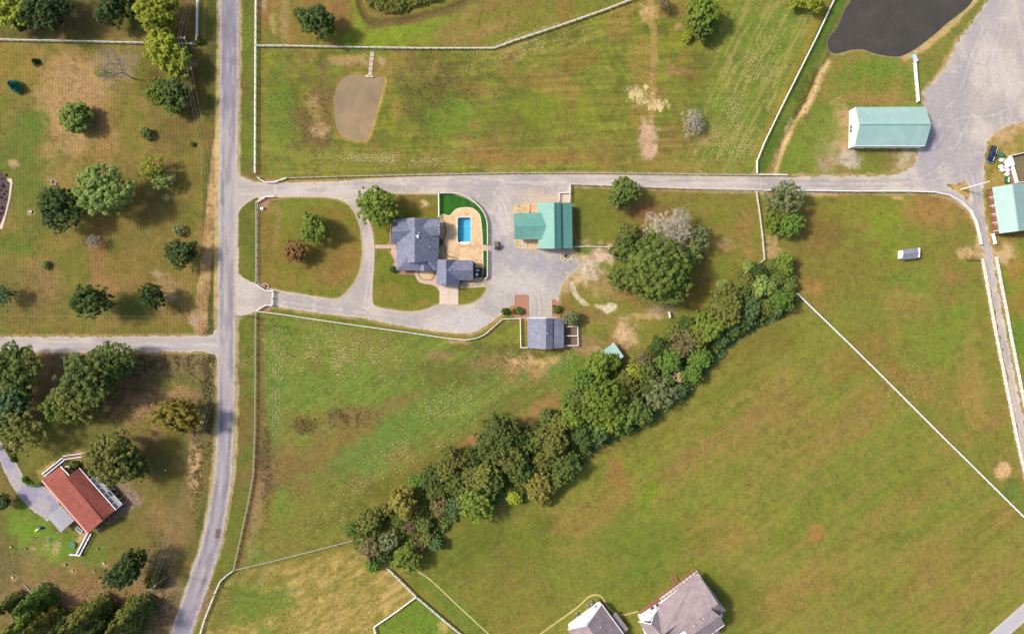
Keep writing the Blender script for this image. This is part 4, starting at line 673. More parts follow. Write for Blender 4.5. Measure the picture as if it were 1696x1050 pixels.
# ---- teal workshop
w7 = crop(830, 300, 7.0)
ws = thing('workshop', 'teal metal roofed workshop with a cross gabled porch, beside the gravel yard', 'workshop', w7(620, 520))
A = dict(n0=w7(418,254,3.5), nr=w7(615,251,6.5), s0=w7(432,783,3.5), sr=w7(622,782,6.5), ne=w7(690,253,5.25), se=w7(697,780,5.25))
rf = roof(ws, [[A['n0'], A['nr'], A['sr'], A['s0']], [A['nr'], A['ne'], A['se'], A['sr']]], M_TEAL, .15)
ln = roof(ws, [[w7(684,255,4.7), w7(820,254,3.4), w7(828,776,3.4), w7(692,779,4.7)]], M_TEAL, .15, label='lower lean-to roof along the far side')
po = roof(ws, [[w7(154,524,5.0), w7(520,522,5.0), w7(462,368,4.15), w7(152,371,3.7)], [w7(154,524,5.0), w7(520,522,5.0), w7(466,676,4.15), w7(157,676,3.7)]], M_TEAL, .15, label='porch roof running out from the main roof')
ridge(rf, A['nr'], A['sr'], M_TEAL); ridge(po, w7(154,524,5.0), w7(500,522,5.0), M_TEAL)
ribs(rf, [(A['n0'], A['s0'], A['nr'], A['sr']), (A['ne'], A['se'], A['nr'], A['sr'])], M_TEAL); ribs(ln, [(w7(820,254,3.4), w7(828,776,3.4), w7(684,255,4.7), w7(692,779,4.7))], M_TEAL); ribs(po, [(w7(152,371,3.7), w7(462,368,4.15), w7(154,524,5.0), w7(520,522,5.0)), (w7(157,676,3.7), w7(466,676,4.15), w7(154,524,5.0), w7(520,522,5.0))], M_TEAL)
p1_ = walls(ws, [w7(418,254,3.5), w7(690,254,3.5), w7(697,780,3.5), w7(432,783,3.5)], M_TANWALL, .35); walls(ws, [w7(690,256,3.4), w7(822,256,3.4), w7(828,776,3.4), w7(697,778,3.4)], M_TANWALL, .3)
gable(ws, w7(425,775,3.4), w7(695,772,5.1), w7(622,774,6.3), M_TANWALL); gable(ws, w7(425,262,3.4), w7(690,262,5.1), w7(615,262,6.3), M_TANWALL); gable(ws, w7(165,380,3.6), w7(165,668,3.6), w7(165,524,4.8), M_TANWALL, z0=3.0)
for q in ((175,385),(175,660),(175,450),(175,600)): p = w7(*q); MB().box((p.x, p.y, 1.7), (.2, .2, 3.4)).build('porch_post', M_WHITE, ws)
windows(ws, p1_, (0, 2)); opening(ws, p1_[2], p1_[3], .35, 0, 1.0, 2.1, 'door', M_WHITE, M_WHITE, 1 if area(p1_) > 0 else -1); opening(ws, p1_[3], p1_[0], .5, 0, 3.4, 2.8, 'garage_door', M_WHITE, M_WHITE, 1 if area(p1_) > 0 else -1)
k7 = lambda L: [(830+a/7, 300+b/7) for a, b in L]
flat('workshop_bed', smooth(k7([(148,380),(146,300),(170,272),(230,264),(330,262),(414,262),(416,380)]), 2), .09, M_PEAGRAVEL, label='pea gravel bed on the upper side of the workshop porch'); flat('workshop_bed', smooth(k7([(160,670),(165,730),(190,770),(260,782),(425,784),(425,670)]), 2), .09, M_PEAGRAVEL, label='pea gravel bed on the lower side of the workshop porch')
flat('porch_floor', k7([(160,380),(425,378),(428,672),(165,672)]), .12, M_CONC); flat('porch_step', k7([(232,680),(290,680),(290,782),(234,782)]), .13, M_CONC); flat('brick_strip', k7([(334,266),(348,266),(348,372),(334,372)]), .12, mat_plain('red_brick', C(196,110,86), .9, .2, 5))
flat('pad', k7([(672,150),(786,150),(786,252),(672,252)]), .1, M_CONC, label='small concrete pad at the top corner of the workshop')
mb = MB(); rr = random.Random(8)
for i in range(46):
    q = (rr.uniform(165,405), rr.uniform(275,362)) if i % 2 else (rr.uniform(175,415), rr.uniform(690,770)); p = w7(*q); mb.blob((p.x, p.y, .14), (.13, .13, .12), i, 6, 4, .3)
mb.build('low_plants', mat_plain('dry_plant', C(140,104,60), .9, .3, 5), None, 'stuff')['label'] = 'tiny dry plants dotting the gravel beds of the workshop'
# fire pit ring with boulders
fp = w7(750, 868); ft = thing('fire_pit', 'round stone fire pit with black bowl, below the workshop', 'fire pit', fp)
MB().ring((fp.x, fp.y, 0), .62, .95, .4).build('stone_ring', M_ROCK, ft); MB().cyl((fp.x, fp.y, 0), .6, .28, 16).build('bowl', M_DARK, ft)
flat('fire_pit_paving', smooth(k7([(680,840),(700,805),(830,800),(850,860),(820,920),(740,940),(690,905)]), 3), .06, M_RUBBLE)
for i, (a, b, s_) in enumerate(((700,850,.35),(705,890,.3),(735,925,.35),(790,930,.3),(825,880,.32),(840,830,.34),(800,810,.28),(735,815,.3))):
    p = w7(a, b); o = MB().blob((p.x, p.y, .15), (s_, s_*.8, s_*.7), i, 8, 6, .2).build('boulder', M_ROCK); tag(o, f"{'first second third fourth fifth sixth seventh eighth'.split()[i]} pale boulder round the fire pit, counted down from the gravel side", 'boulder', 'boulders round the fire pit')

# ---- grey stable
s7 = crop(820, 470, 7.0)
st_ = thing('stable', 'small stable with blue grey shingle roof and white trim, between the pens', 'stable', s7(590, 575))
rf = roof(st_, [[s7(374,400,3), s7(592,400,6), s7(588,762,6), s7(376,744,3)], [s7(592,400,6), s7(668,400,4.6), s7(668,752,4.6), s7(588,762,6)]], M_GREYSH)
ln = roof(st_, [[s7(672,400,4.2), s7(768,402,3.2), s7(798,470,2.9), s7(798,742,2.9), s7(672,748,4.2)]], M_GREYSH, label='lower lean-to roof, darker')
q_ = walls(st_, [s7(374,400,3), s7(668,400,3), s7(668,750,3), s7(376,744,3)], M_TANWALL, .3); walls(st_, [s7(668,404,2.9), s7(764,404,2.9), s7(796,470,2.9), s7(796,740,2.9), s7(668,744,2.9)], M_TANWALL, .3)
gable(st_, s7(380,404,2.9), s7(664,404,4.4), s7(592,402,5.8), M_WHITE); gable(st_, s7(380,742,2.9), s7(664,748,4.4), s7(590,750,5.7), M_TANWALL); windows(st_, q_, (2, 3)); opening(st_, q_[0], q_[1], .6, 0, 2.0, 2.3, 'door', M_WHITE, M_WOOD, 1 if area(q_) > 0 else -1)
mb = MB(); mb.bar(s7(374,398,3.1), s7(592,397,6.1), .14, .2); mb.bar(s7(592,397,6.1), s7(668,398,4.7), .14, .2); mb.build('barge_board', M_WHITE, rf)
vent(rf, s7(608,575,5.8))
kk7 = lambda L: [(820+a/7, 470+b/7) for a, b in L]
for L, s_, w__ in (([(230,130),(380,126),(384,388),(225,388)], 2.0, 'wide'), ([(660,180),(690,182),(730,220),(748,260),(748,388),(660,372)], 2.0, 'narrow')):
    flat('mulch_bed', kk7(L), .1, M_MULCH, label=f'{w__} red mulch bed before the stable'); mb = MB(); strip(mb, kk7(L), .22, 0, .2); mb.build('bed_edging', mat_plain('edging_brick', C(196,134,108), .9, .2, 4), None, 'structure')
flat('pen_floor', kk7([(805,495),(950,495),(952,712),(805,715)]), .05, mat_plain('pen_dirt', C(124,100,84), .95, .25, 2, world=True))
# field shelter under the trees
fs = thing('field_shelter', 'pale green metal field shelter half under the tree row', 'shelter', s7(1370, 810))
rf = roof(fs, [[s7(1232,792,2.6), s7(1376,680,2.6), s7(1490,842,3.2), s7(1350,956,3.2)]], M_PALETEAL, .12); ribs(rf, [(s7(1232,792,2.6), s7(1376,680,2.6), s7(1350,956,3.2), s7(1490,842,3.2))], M_PALETEAL)
for q, z in (((1240,792),2.5), ((1374,690),2.5), ((1480,840),3.1), ((1350,946),3.1)): p = s7(*q, z); MB().box((p.x, p.y, z/2), (.16, .16, z)).build('post', M_WHITE, fs)
mb = MB(); mb.bar(s7(1480,842,1.5), s7(1350,948,1.5), .1, 2.6); mb.build('back_wall', M_PALETEAL, fs); mb = MB(); mb.bar(s7(1234,786,2.6), s7(1250,832,2.7), .16, .25); mb.build('fascia', M_WHITE, fs)

# ---- white barn with the pale teal roof
b10 = crop(1390, 160, 9.976)
bn = thing('barn', 'white metal barn with pale teal roof, beside the gravel yard', 'barn', b10(850, 480))
B_ = dict(nw=b10(270,178,4), rw=b10(334,468,6.6), sw=b10(258,812,4), ne=b10(1415,172,4), re=b10(1518,466,6.6), se=b10(1418,812,4))
rf = roof(bn, [[B_['nw'], B_['rw'], B_['re'], B_['ne']], [B_['sw'], B_['rw'], B_['re'], B_['se']]], M_PALETEAL, .15); ridge(rf, B_['rw'], B_['re'], M_TEAL)
ribs(rf, [(B_['nw'], B_['ne'], B_['rw'], B_['re']), (B_['sw'], B_['se'], B_['rw'], B_['re'])], M_PALETEAL)
pl = inset([(q.x, q.y) for q in (B_['nw'], B_['ne'], B_['se'], B_['sw'])], .12); MB().prism(pl, -.1, 3.85).build('wall', M_WHITEWALL, bn)
gable(bn, B_['nw']-Vector((0,0,.1)), B_['sw']-Vector((0,0,.1)), B_['rw']-Vector((0,0,.12)), M_WHITEWALL, .1); gable(bn, B_['ne']-Vector((.15,0,.1)), B_['se']-Vector((.15,0,.1)), B_['re']-Vector((.15,0,.12)), M_WHITEWALL, .1)
a_, b2_ = (B_['nw'].x-.06, B_['nw'].y), (B_['sw'].x-.06, B_['sw'].y)
opening(bn, a_, b2_, .46, .8, 1.0, 1.2, 'window', M_STEEL, M_GLASS, -1); opening(bn, a_, b2_, .56, .8, 1.0, 1.2, 'window', M_STEEL, M_GLASS, -1); opening(bn, a_, b2_, .78, 0, 1.0, 2.1, 'door', M_STEEL, M_WHITE, -1)
mb = MB(); mb.bar(Vector((a_[0]-.1, b10(0,430).y+.2, 2.6)), Vector((a_[0]-.1, b10(0,405).y+.2, 4.3)), .08, .1); mb.build('light_bracket', M_DARK, bn)
mb = MB(); mb.bar(B_['sw']+Vector((0,-.08,-.1)), B_['se']+Vector((0,-.08,-.1)), .14, .16); mb.build('gutter', M_WHITE, bn)
for k in (.15, .38, .62, .85): opening(bn, pl[2], pl[3], k, 0, 3.0, 3.0, 'roller_door', M_STEEL, M_WHITE, 1 if area(pl) > 0 else -1)

# ---- stall barn at the right edge
r6 = crop(1560, 230, 5.83)
rb = thing('stall_barn', 'stall barn with pale teal roof and a row of brown stall doors', 'barn', r6(720, 680))
Q = dict(nw=r6(487,470,3.2), rn=r6(682,438,6), sw=r6(555,914,3.2), rs=r6(742,890,6), ne=r6(855,425,3.2), se=r6(930,868,3.2))
rf = roof(rb, [[Q['nw'], Q['rn'], Q['rs'], Q['sw']], [Q['rn'], Q['ne'], Q['se'], Q['rs']]], M_PALETEAL, .15); ridge(rf, Q['rn'], Q['rs'], M_PALETEAL); ribs(rf, [(Q['nw'], Q['sw'], Q['rn'], Q['rs']), (Q['ne'], Q['se'], Q['rn'], Q['rs'])], M_PALETEAL)
wl = [r6(455,488,0), r6(845,440,0), r6(915,868,0), r6(520,902,0)]; MB().prism([(p.x, p.y) for p in wl], -.1, 3.1).build('wall', M_TANWALL, rb)
gable(rb, Q['nw']+Vector((.2,-.15,-.1)), Q['ne']+Vector((-.2,-.15,-.1)), Q['rn']+Vector((0,-.15,-.15)), M_TANWALL); gable(rb, Q['sw']+Vector((.2,.15,-.1)), Q['se']+Vector((-.2,.15,-.1)), Q['rs']+Vector((0,.15,-.15)), M_TANWALL)
for k in range(5): opening(rb, (wl[3].x, wl[3].y), (wl[0].x, wl[0].y), (k+.5)/5, 0, 2.2, 2.4, 'stall_door', M_WHITE, M_WOOD, -1)
flat('stall_walk', [(1635,314),(1638.5,313),(1649.5,385),(1644,386)], .05, mat_plain('stall_brick', C(150,92,72), .9, .25, 4, world=True), label='brown strip before the stall doors')
for k in range(6): p = r6(442+10.5*k, 490+81*k); MB().box((p.x, p.y, 1.45), (.16, .16, 2.9)).build('post', M_WHITE, rb); q = r6(475+11*k, 486+81*k); MB().bar((p.x, p.y, 2.85), (q.x, q.y, 3.0), .12, .14).build('beam', M_WHITE, rb)
# pen behind it
pn = thing('pen_shed', 'white sided open pen shed with dark floor above the stall barn', 'shed', W(1690, 285))
MB().prism([tuple(W(*p)[:2]) for p in ((1674,260),(1720,250),(1724,302),(1683,303))], .02, .08).build('floor', mat_plain('pen_mud', C(118,108,78), .95, .25, 1.2, world=True), pn)
for a, b in (((1672,259),(1720,248)), ((1672,259),(1684,303)), ((1684,303),(1724,300))): MB().bar(W(*a, .8), W(*b, .8), .14, 1.5).build('fence_panel', M_WHITE, pn)
MB().bar(W(1671,262,.75), W(1675,275,.75), 1.4, 1.4).build('feeder', M_WHITE, pn); MB().prism([tuple(W(*p)[:2]) for p in ((1671,276),(1676,275),(1681,303),(1674,304))], 0, .1).build('ledge', M_WOOD, pn)
# white shed in the lane paddock
d4 = crop(1266, 260, 3.888); sh = thing('garden_shed', 'tiny white shed with grey roof standing alone in the lane paddock', 'shed', d4(925, 625))
rf = roof(sh, [[d4(893,598,2.3), d4(898,628,3.1), d4(990,612,3.1), d4(988,586,2.3)], [d4(898,628,3.1), d4(990,612,3.1), d4(986,652,2.3), d4(887,662,2.3)]], M_GREYSH, .1); q_ = [d4(862,606,0), d4(978,590,0), d4(976,650,0), d4(860,657,0)]
MB().prism([(p.x, p.y) for p in q_], -.05, 2.15).build('wall', M_WHITEWALL, sh); opening(sh, (q_[3].x, q_[3].y), (q_[0].x, q_[0].y), .5, 0, 1.0, 1.9, 'door', M_STEEL, M_WHITE, -1)
gable(sh, Vector((*q_[0][:2], 2.2)), Vector((*q_[3][:2], 2.2)), Vector(((q_[0].x+q_[3].x)/2, (q_[0].y+q_[3].y)/2, 2.95)), M_WHITEWALL, .08)

# ---- red roofed house
h5 = crop(50, 730, 5.25)
rh = thing('house', 'house with brick red shingle roof and grey carport, at the curve of the road', 'house', h5(420, 520))
e = 2.9; rr_ = 5.4
rf = roof(rh, [[h5(103,335,e), h5(265,222,3.9), h5(310,296,rr_), h5(612,672,rr_), h5(626,697,5.2), h5(505,800,e)], [h5(310,296,rr_), h5(338,296,5.1), h5(424,236,e+.2), h5(744,600,e), h5(626,697,5.2), h5(612,672,rr_)]], M_RED, .2)
ridge(rf, h5(318,318,5.42), h5(614,676,5.42), M_RED, .5)
w_ = walls(rh, [h5(103,335,e), h5(262,226,e), h5(335,300,e), h5(424,240,e), h5(742,600,e), h5(505,798,e)], M_BRICK, .5); windows(rh, w_, (0, 3, 4, 5))
mb = MB(); mb.bar(h5(100,342,2.75), h5(503,808,2.75), .55, .12); mb.build('gutter', mat_plain('pink_gutter', C(226,160,140), .6, .05, 1), rf); mb = MB(); mb.bar(h5(428,236,3.0), h5(748,600,2.95), .22, .16); mb.bar(h5(265,220,3.95), h5(338,298,5.15), .22, .16); mb.build('white_gutter', M_WHITE, rf)
cp = thing('carport', 'grey ribbed metal carport beside the red roofed house', 'carport', h5(265, 680))
rf = roof(cp, [[h5(268,560,2.5), h5(384,690,2.5), h5(298,762,2.9), h5(184,628,2.9)], [h5(184,628,2.9), h5(298,762,2.9), h5(268,797,2.6), h5(150,662,2.6)]], M_STEEL, .1); ribs(rf, [(h5(268,560,2.5), h5(384,690,2.5), h5(184,628,2.9), h5(298,762,2.9))], M_STEEL, .7)
for q in ((268,570),(372,690),(280,780),(165,660)): p = h5(*q); MB().box((p.x, p.y, 1.25), (.12, .12, 2.5)).build('post', M_WHITE, cp)
sr = thing('glazed_porch', 'lean-to glazed porch with pale frame along the red roofed house', 'porch', h5(650, 450))
o0, o1, i0, i1 = h5(582,310,2.3), h5(802,548,2.3), h5(522,332,2.8), h5(742,600,2.8)
mbf = MB()
for k in range(7):
    t = k/6; mbf.bar(o0.lerp(o1, t), i0.lerp(i1, t), .12, .12); p = o0.lerp(o1, t); MB().box((p.x, p.y, 1.15), (.1, .1, 2.3)).build('post', M_WHITE, sr)
for t in (0, .45, 1): mbf.bar(o0.lerp(i0, t)+Vector((0,0,.03)), o1.lerp(i1, t)+Vector((0,0,.03)), .12, .12)
mbf.build('frame', mat_plain('pale_frame', C(206,204,206), .5, .05, 1), sr)
for k in range(6):
    q = [o0.lerp(o1, k/6+.01), o0.lerp(o1, (k+1)/6-.01), i0.lerp(i1, (k+1)/6-.01), i0.lerp(i1, k/6+.01)]
    for t0, t1, m_ in ((.03, .43, M_STEEL if k not in (3,) else M_GLASS), (.47, .97, M_GLASS)): roof(sr, [[q[0].lerp(q[3], t0), q[1].lerp(q[2], t0), q[1].lerp(q[2], t1), q[0].lerp(q[3], t1)]], m_, .03, 'roof_panel')
flat('porch_floor', [(50+a/5.25, 730+b/5.25) for a, b in ((522,340),(590,318),(800,555),(742,606))], .06, M_GREYWOOD)
def ramp(name, label, pts, wd, floor_mat, z=.5, rail=True):
    t = thing(name, label, 'walkway', W(*pts[0])); P = [W(*p) for p in pts]; mb = MB(); rl = MB(); po_ = MB()
    for i in range(len(P)-1):
        a, b = P[i], P[i+1]; d = (b-a).normalized(); nn = Vector((-d.y, d.x, 0)); mb.bar(a+Vector((0,0,z)), b+Vector((0,0,z)), wd, .12)
        for s in (-1, 1):
            rl.bar(a+nn*s*wd/2+Vector((0,0,z+.95)), b+nn*s*wd/2+Vector((0,0,z+.95)), .22, .1); rl.bar(a+nn*s*wd/2+Vector((0,0,z+.5)), b+nn*s*wd/2+Vector((0,0,z+.5)), .08, .1)
            m = max(1, int((b-a).length/1.3))
            for k in range(m+1): q = a.lerp(b, k/m)+nn*s*wd/2; po_.box((q.x, q.y, (z+1)/2), (.12, .12, z+1))
    mb.build('deck', floor_mat, t); rl.build('handrail', M_WHITE, t); po_.build('post', M_WHITE, t); return t
q5 = lambda a, b: (50+a/5.25, 730+b/5.25)
ramp('entry_ramp', 'white railed walk with dark boards along the end of the red house', [q5(135,292), q5(312,150)], 1.0, mat_plain('indigo_boards', C(84,78,120), .7, .2, 3), .5)
ramp('garden_deck', 'brown boarded deck with white rail behind the red house', [q5(312,140), q5(500,112)], 1.1, M_WOOD, .45)
ramp('garden_ramp', 'white railed ramp running down from the lower corner of the red house', [q5(535,790), q5(432,985)], 1.1, mat_plain('dark_boards', C(74,68,84), .8, .2, 3), .4)
mb = MB(); mb.bar(h5(430,992,.8), h5(345,985,.8), .3, .9); tag(mb.build('screen_fence', M_WHITE), 'short white screen fence at the foot of the railed ramp', 'fence')
flat('side_step', [q5(300,215), q5(335,215), q5(385,268), q5(335,300)], .08, M_CONC)
rr = random.Random(4); mb = MB()
for i in range(90):
    a = rr.random(); p = h5(590+a*260+rr.uniform(-25,25), 770-a*230+rr.uniform(-30,30)) if i < 55 else h5(830+rr.gauss(0,28), 500+rr.gauss(0,38)); mb.blob((p.x, p.y, .12), (rr.uniform(.12,.35), rr.uniform(.12,.3), .2), i, 6, 4, .25)
tag(mb.build('rubble', mat_plain('pinkish_rock', C(176,150,136), .9, .25, 3)), 'heap of pinkish stones edging the red roofed house', kind='stuff')
# play things and stumps on its lawn
p = h5(100, 752); t = thing('play_slide', 'blue and yellow toy slide on the bright lawn', 'slide', p); MB().box((p.x, p.y, .55), (.7, .7, 1.1)).build('tower', mat_plain('toy_blue', (.02,.07,.28), .4, .05, 1), t); MB().bar((p.x-.3, p.y-.1, .9), (p.x-2.1, p.y-1.1, .15), .5, .12).build('chute', mat_plain('toy_yellow', (.7,.6,.05), .4, .05, 1), t); MB().box((p.x+.45, p.y, .35), (.3, .5, .7)).build('ladder', mat_plain('toy_navy', (.02,.05,.2), .4, .05, 1), t)
p = h5(375, 902); t = thing('trampoline', 'small round green trampoline beside the railed ramp', 'trampoline', p); MB().ring((p.x, p.y, .55), .85, 1.05, .08, 20).build('frame', mat_plain('green_pad', C(70,140,96), .6, .1, 2), t); MB().cyl((p.x, p.y, .58), .86, .02, 20).build('mat', mat_plain('green_net', C(84,120,84), .7, .2, 4), t)
for k in range(5): a = k*1.2566; MB().cyl((p.x+.92*math.cos(a), p.y+.92*math.sin(a), 0), .04, .56, 6).build('leg', M_STEEL, t)
p = h5(163, 855); t = thing('tyre_planter', 'white rimmed old tyre lying on the bright lawn', 'tyre', p); MB().ring((p.x, p.y, 0), .32, .62, .28, 18).build('tyre', mat_plain('old_tyre', C(150,146,130), .9, .2, 3), t); MB().cyl((p.x, p.y, 0), .3, .1, 14).build('soil', M_DARK, t)
p = h5(435, 768); t = thing('garden_swing', 'white framed glider bench by the wall of the red house', 'bench', p); rz = R(-40)
for y_ in (-.5, .5): q = p+Vector((-y_*math.sin(rz), y_*math.cos(rz), 0)); MB().box((q.x, q.y, .6), (2.4, .12, .1), rz).build('rail', M_WHITE, t)
MB().box((p.x, p.y, .42), (2.1, .8, .1), rz).build('seat', mat_plain('slate_cushion', C(74,100,130), .8, .1, 2), t)
for x_ in (-1.1, 1.1): q = p+Vector((x_*math.cos(rz), x_*math.sin(rz), 0)); MB().box((q.x, q.y, .35), (.12, 1.1, .7), rz).build('end_frame', M_WHITE, t)
p = h5(715, 392); t = thing('garden_bench', 'pale timber bench beside the glazed porch', 'bench', p); MB().box((p.x, p.y, .42), (3.4, .5, .1), R(-50)).build('seat', M_CONC, t)
for s in (-1.3, 1.3): MB().box((p.x+s*math.cos(R(-50)), p.y+s*math.sin(R(-50)), .2), (.12, .45, .4), R(-50)).build('leg', M_GREYWOOD, t)
STUMPS = [(43,908,.35,'lone stump on the bright lawn nearest the play slide'),(19,905,.3,'small dark stump at the far side of the bright lawn'),(109,934,.4,'stump just below the short white screen fence'),(121,944,.3,'smaller stump next below the stump under the white fence'),(157,945,.35,'pale stump midway between the bright lawn and the dense oval tree'),(173,932,.38,'dark stump uphill of the dense oval tree'),(162,908,.35,'ring marked stump on the green lawn below the red house'),(22,955,.4,'dark stump beside the bare spot at the lower lawn'),(63,971,.4,'pale hollow stump on the lower lawn above the conifers'),(60,736,.4,'ring marked stump on the lawn above the brown deck'),(86,301,.55,'wide pale stump above the dark round tree in the striped yard'),(52,351,.5,'stump left of the dark round tree in the striped yard'),(214,322,.6,'stump at the foot of the feathery pale tree in the striped yard'),(275,778,.4,'pale stump with a stick on the lawn near the road')]
for i, (px, py, r, lb) in enumerate(STUMPS):
    p = W(px, py); t = thing('tree_stump', lb.replace('left of', 'beside'), 'stump', p, 'old tree stumps on the lawns'); MB().tube([(p.x,p.y,-.05),(p.x,p.y,.12),(p.x,p.y,.38)], [r*1.35, r*1.05, r], 10).build('bark', mat_plain('stump_bark', C(112,92,72), .95, .3, 5), t) if i == 0 else MB().tube([(p.x,p.y,-.05),(p.x,p.y,.12),(p.x,p.y,.38)], [r*1.35, r*1.05, r], 10).build('bark', bpy.data.materials['stump_bark'], t)
    MB().cyl((p.x, p.y, .38), r*.85, .03, 10).build('cut_face', M_CONC if i % 2 else M_GREYWOOD, t)

# ---- two grey houses at the bottom
a6 = crop(920, 930, 5.653)
ha = thing('house', 'white gabled house with taupe roof, the smaller one cut by the bottom edge', 'house', W(988, 1050))
e0, e1, ap = a6(113,634,4), a6(432,396,3.8), a6(295,594,8.6)
d_ = Vector((e1.y-e0.y, -(e1.x-e0.x), 0)).normalized()
if d_.y > 0: d_ = -d_
L = d_*13
rf = roof(ha, [[e0, ap, ap+L, e0+L], [e1, ap, ap+L, e1+L]], M_TAUPE, .2); g0, g1_ = a6(121,581), a6(415,362)
walls(ha, [Vector((*e0[:2], 3.9)), Vector((*e1[:2], 3.7)), Vector((*(e1+L)[:2], 3.7)), Vector((*(e0+L)[:2], 3.9))], M_WHITEWALL, .35)
ga = gable(ha, Vector((g0.x, g0.y, 3.75)), Vector((g1_.x, g1_.y, 3.6)), Vector((ap.x, ap.y, 8.3)), M_WHITEWALL, .12)
opening(ha, g0, g1_, .86, 1.6, .8, 1.1, 'window', M_STEEL, M_GLASS, -1)
mb = MB(); mb.bar(e1, e1+L, .18, .2); mb.bar(e0, ap, .16, .16); mb.bar(e1, ap, .16, .16); mb.build('fascia', M_WHITE, rf); vent(rf, a6(420,608,6.6)); vent(rf, a6(292,570,8.0))
s0 = e1+d_*5.5-Vector((0,0,.9)); nn_v = Vector((-d_.y, d_.x, 0)); nn_v = nn_v if nn_v.x > 0 else -nn_v
roof(ha, [[s0, s0+d_*7, s0+d_*7+nn_v*2-Vector((0,0,.7)), s0+nn_v*2-Vector((0,0,.7))]], M_TAUPE, .15, label='low side porch roof')
for i, q in enumerate(((200,487),(308,410),(338,372))):
    p = a6(*q); t = thing('condenser_unit', ('grey outdoor unit nearest the eave end of the white gable', 'middle grey outdoor unit under the white gable', 'topmost grey outdoor unit by the white gable, with shrub')[i], 'air unit', p, 'outdoor units under the white gable'); MB().box((p.x, p.y, .42), (.8, .8, .84), R(35)).build('cabinet', M_STEEL, t); MB().cyl((p.x, p.y, .84), .32, .06, 12).build('fan_grille', M_DARK, t)
hb = thing('house', 'large white house with taupe roof and a long cedar deck, at the bottom edge', 'house', W(1130, 1010))
ne, nw, rw, re = a6(1335,112,4.0), a6(948,424,4.0), a6(1000,692,8.4), a6(1524,392,8.0)
P1 = dict(ap=a6(895,582,8.0), l=a6(774,556,4.2), r=a6(946,424,4.0))
rf = roof(hb, [[nw, ne, re, a6(1455,440,8.1), a6(1540,508,7.9), a6(1282,690,8.0), a6(1240,690,8.0), a6(1192,632,7.6), a6(1152,574,7.5), rw]], M_TAUPE, .2)
dv = Vector((re.x-ne.x, re.y-ne.y, 0)).normalized()
roof(hb, [[P1['ap'], P1['l'], P1['l']+dv*9, P1['ap']+dv*9], [P1['ap'], P1['r'], rw+Vector((0,0,.05)), P1['ap']+dv*6+Vector((0,0,.0))]], M_TAUPE, .2)
roof(hb, [[a6(1152,574,7.52), a6(1194,632,7.2), a6(1060,740,3.8), a6(1000,688,4.2)]], M_TAUPE, .2); roof(hb, [[a6(1540,508,7.7), a6(1582,588,5.2), a6(1440,690,5.2), a6(1260,690,7.7)]], M_TAUPE, .2); roof(hb, [[a6(1455,440,7.9), a6(1524,392,7.8), a6(1592,455,4.6), a6(1520,512,4.6)]], M_TAUPE, .2)
roof(hb, [[a6(1430,588,6.4), a6(1470,570,6.0), a6(1540,660,4.0), a6(1500,690,5.0)], [a6(1430,588,6.4), a6(1500,690,5.0), a6(1420,700,4.6), a6(1350,660,4.6)]], M_TAUPE, .2)
q_ = [a6(768,492), a6(965,364), a6(1318,100), a6(1500,340), a6(1490,540), a6(1250,760), a6(900,760)]; pw = [(p.x, p.y) for p in (a6(968,368), a6(1305,118), a6(1475,352), a6(1535,448), a6(1500,530), a6(1300,690), a6(1080,760), a6(870,760), a6(790,560), a6(930,430))]
MB().prism(pw, -.1, 3.7).build('wall', M_WHITEWALL, hb)
gable(hb, Vector((*a6(770,494)[:2], 4.0)), Vector((*a6(962,368)[:2], 3.9)), Vector((*a6(895,582,8.0)[:2], 7.7)), M_WHITEWALL, .12)
A_, B2 = a6(770,494), a6(962,368)
for t_, z_, w1, h1 in ((.66, 1.2, 1.1, 1.7), (.90, 1.2, 1.0, 1.6), (.22, 3.0, .4, .4), (.52, 3.6, .5, .5)): opening(hb, A_, B2, t_, z_, w1, h1, 'window', M_STEEL, M_GLASS, -1)
mb = MB(); mb.bar(a6(1338,114,4.0), a6(1592,456,4.4), .2, .2); mb.bar(a6(1582,590,5.1), a6(1440,692,5.1), .2, .2); mb.bar(nw, P1['ap'], .18, .18); mb.bar(P1['l'], P1['ap'], .18, .18); mb.build('fascia', M_WHITE, rf)
for q in ((1052,596,7.0),(1297,594,7.9),(1386,530,7.9)):
    p = a6(*q); MB().box((p.x, p.y, p.z), (.55, .55, .9), R(35)).build('chimney', M_CONC, rf)
# long deck
dk = thing('deck', 'long cedar deck with white railings along the large white house', 'deck', a6(1040, 280))
o0, o1, i0, i1 = a6(772,474,1.0), a6(1300,62,1.0), a6(800,500,1.0), a6(1338,118,1.0)
nb = 12
dmesh = MB(); LL = (o1-o0); 
for k in range(nb): a = o0.lerp(i0, (k+.5)/nb); b = o1.lerp(i1, (k+.5)/nb); MB().bar(a, b, (i0-o0).length/nb-.03, .08).build('plank', M_WOOD, dk)
rl = MB(); po_ = MB()
for t_, zz in ((.42, 1.0), (.42, .55), (.62, 1.0)): rl.bar(o0.lerp(i0, t_)+LL*.36+Vector((0,0,zz)), o1.lerp(i1, t_)+Vector((0,0,zz)), .07, .07)
for k in range(12):
    t_ = .36+.64*k/11; q = (o0+LL*t_).lerp(i0+LL*t_, .42); po_.box((q.x, q.y, 1.5), (.09, .09, 1.2)); q2 = (o0+LL*t_).lerp(i0+LL*t_, .95); rl.bar(q+Vector((0,0,1.0)), q2+Vector((0,0,1.4)), .07, .07)
rl.build('railing', M_WHITE, dk); po_.build('post', M_WHITE, dk)
for k in range(7):
    a = a6(1085+12*k, 150+16*k, .14+.13*k); b = a6(1128+10*k, 132+18*k, .14+.13*k); MB().bar(a, b, .42, .1).build('stair_tread', M_WOOD, dk)
for q0, q1 in (((1078,150),(1160,265)), ((1116,130),(1172,240))): MB().bar(a6(*q0, .9), a6(*q1, 1.9), .1, .12).build('stair_rail', M_WOOD, dk)
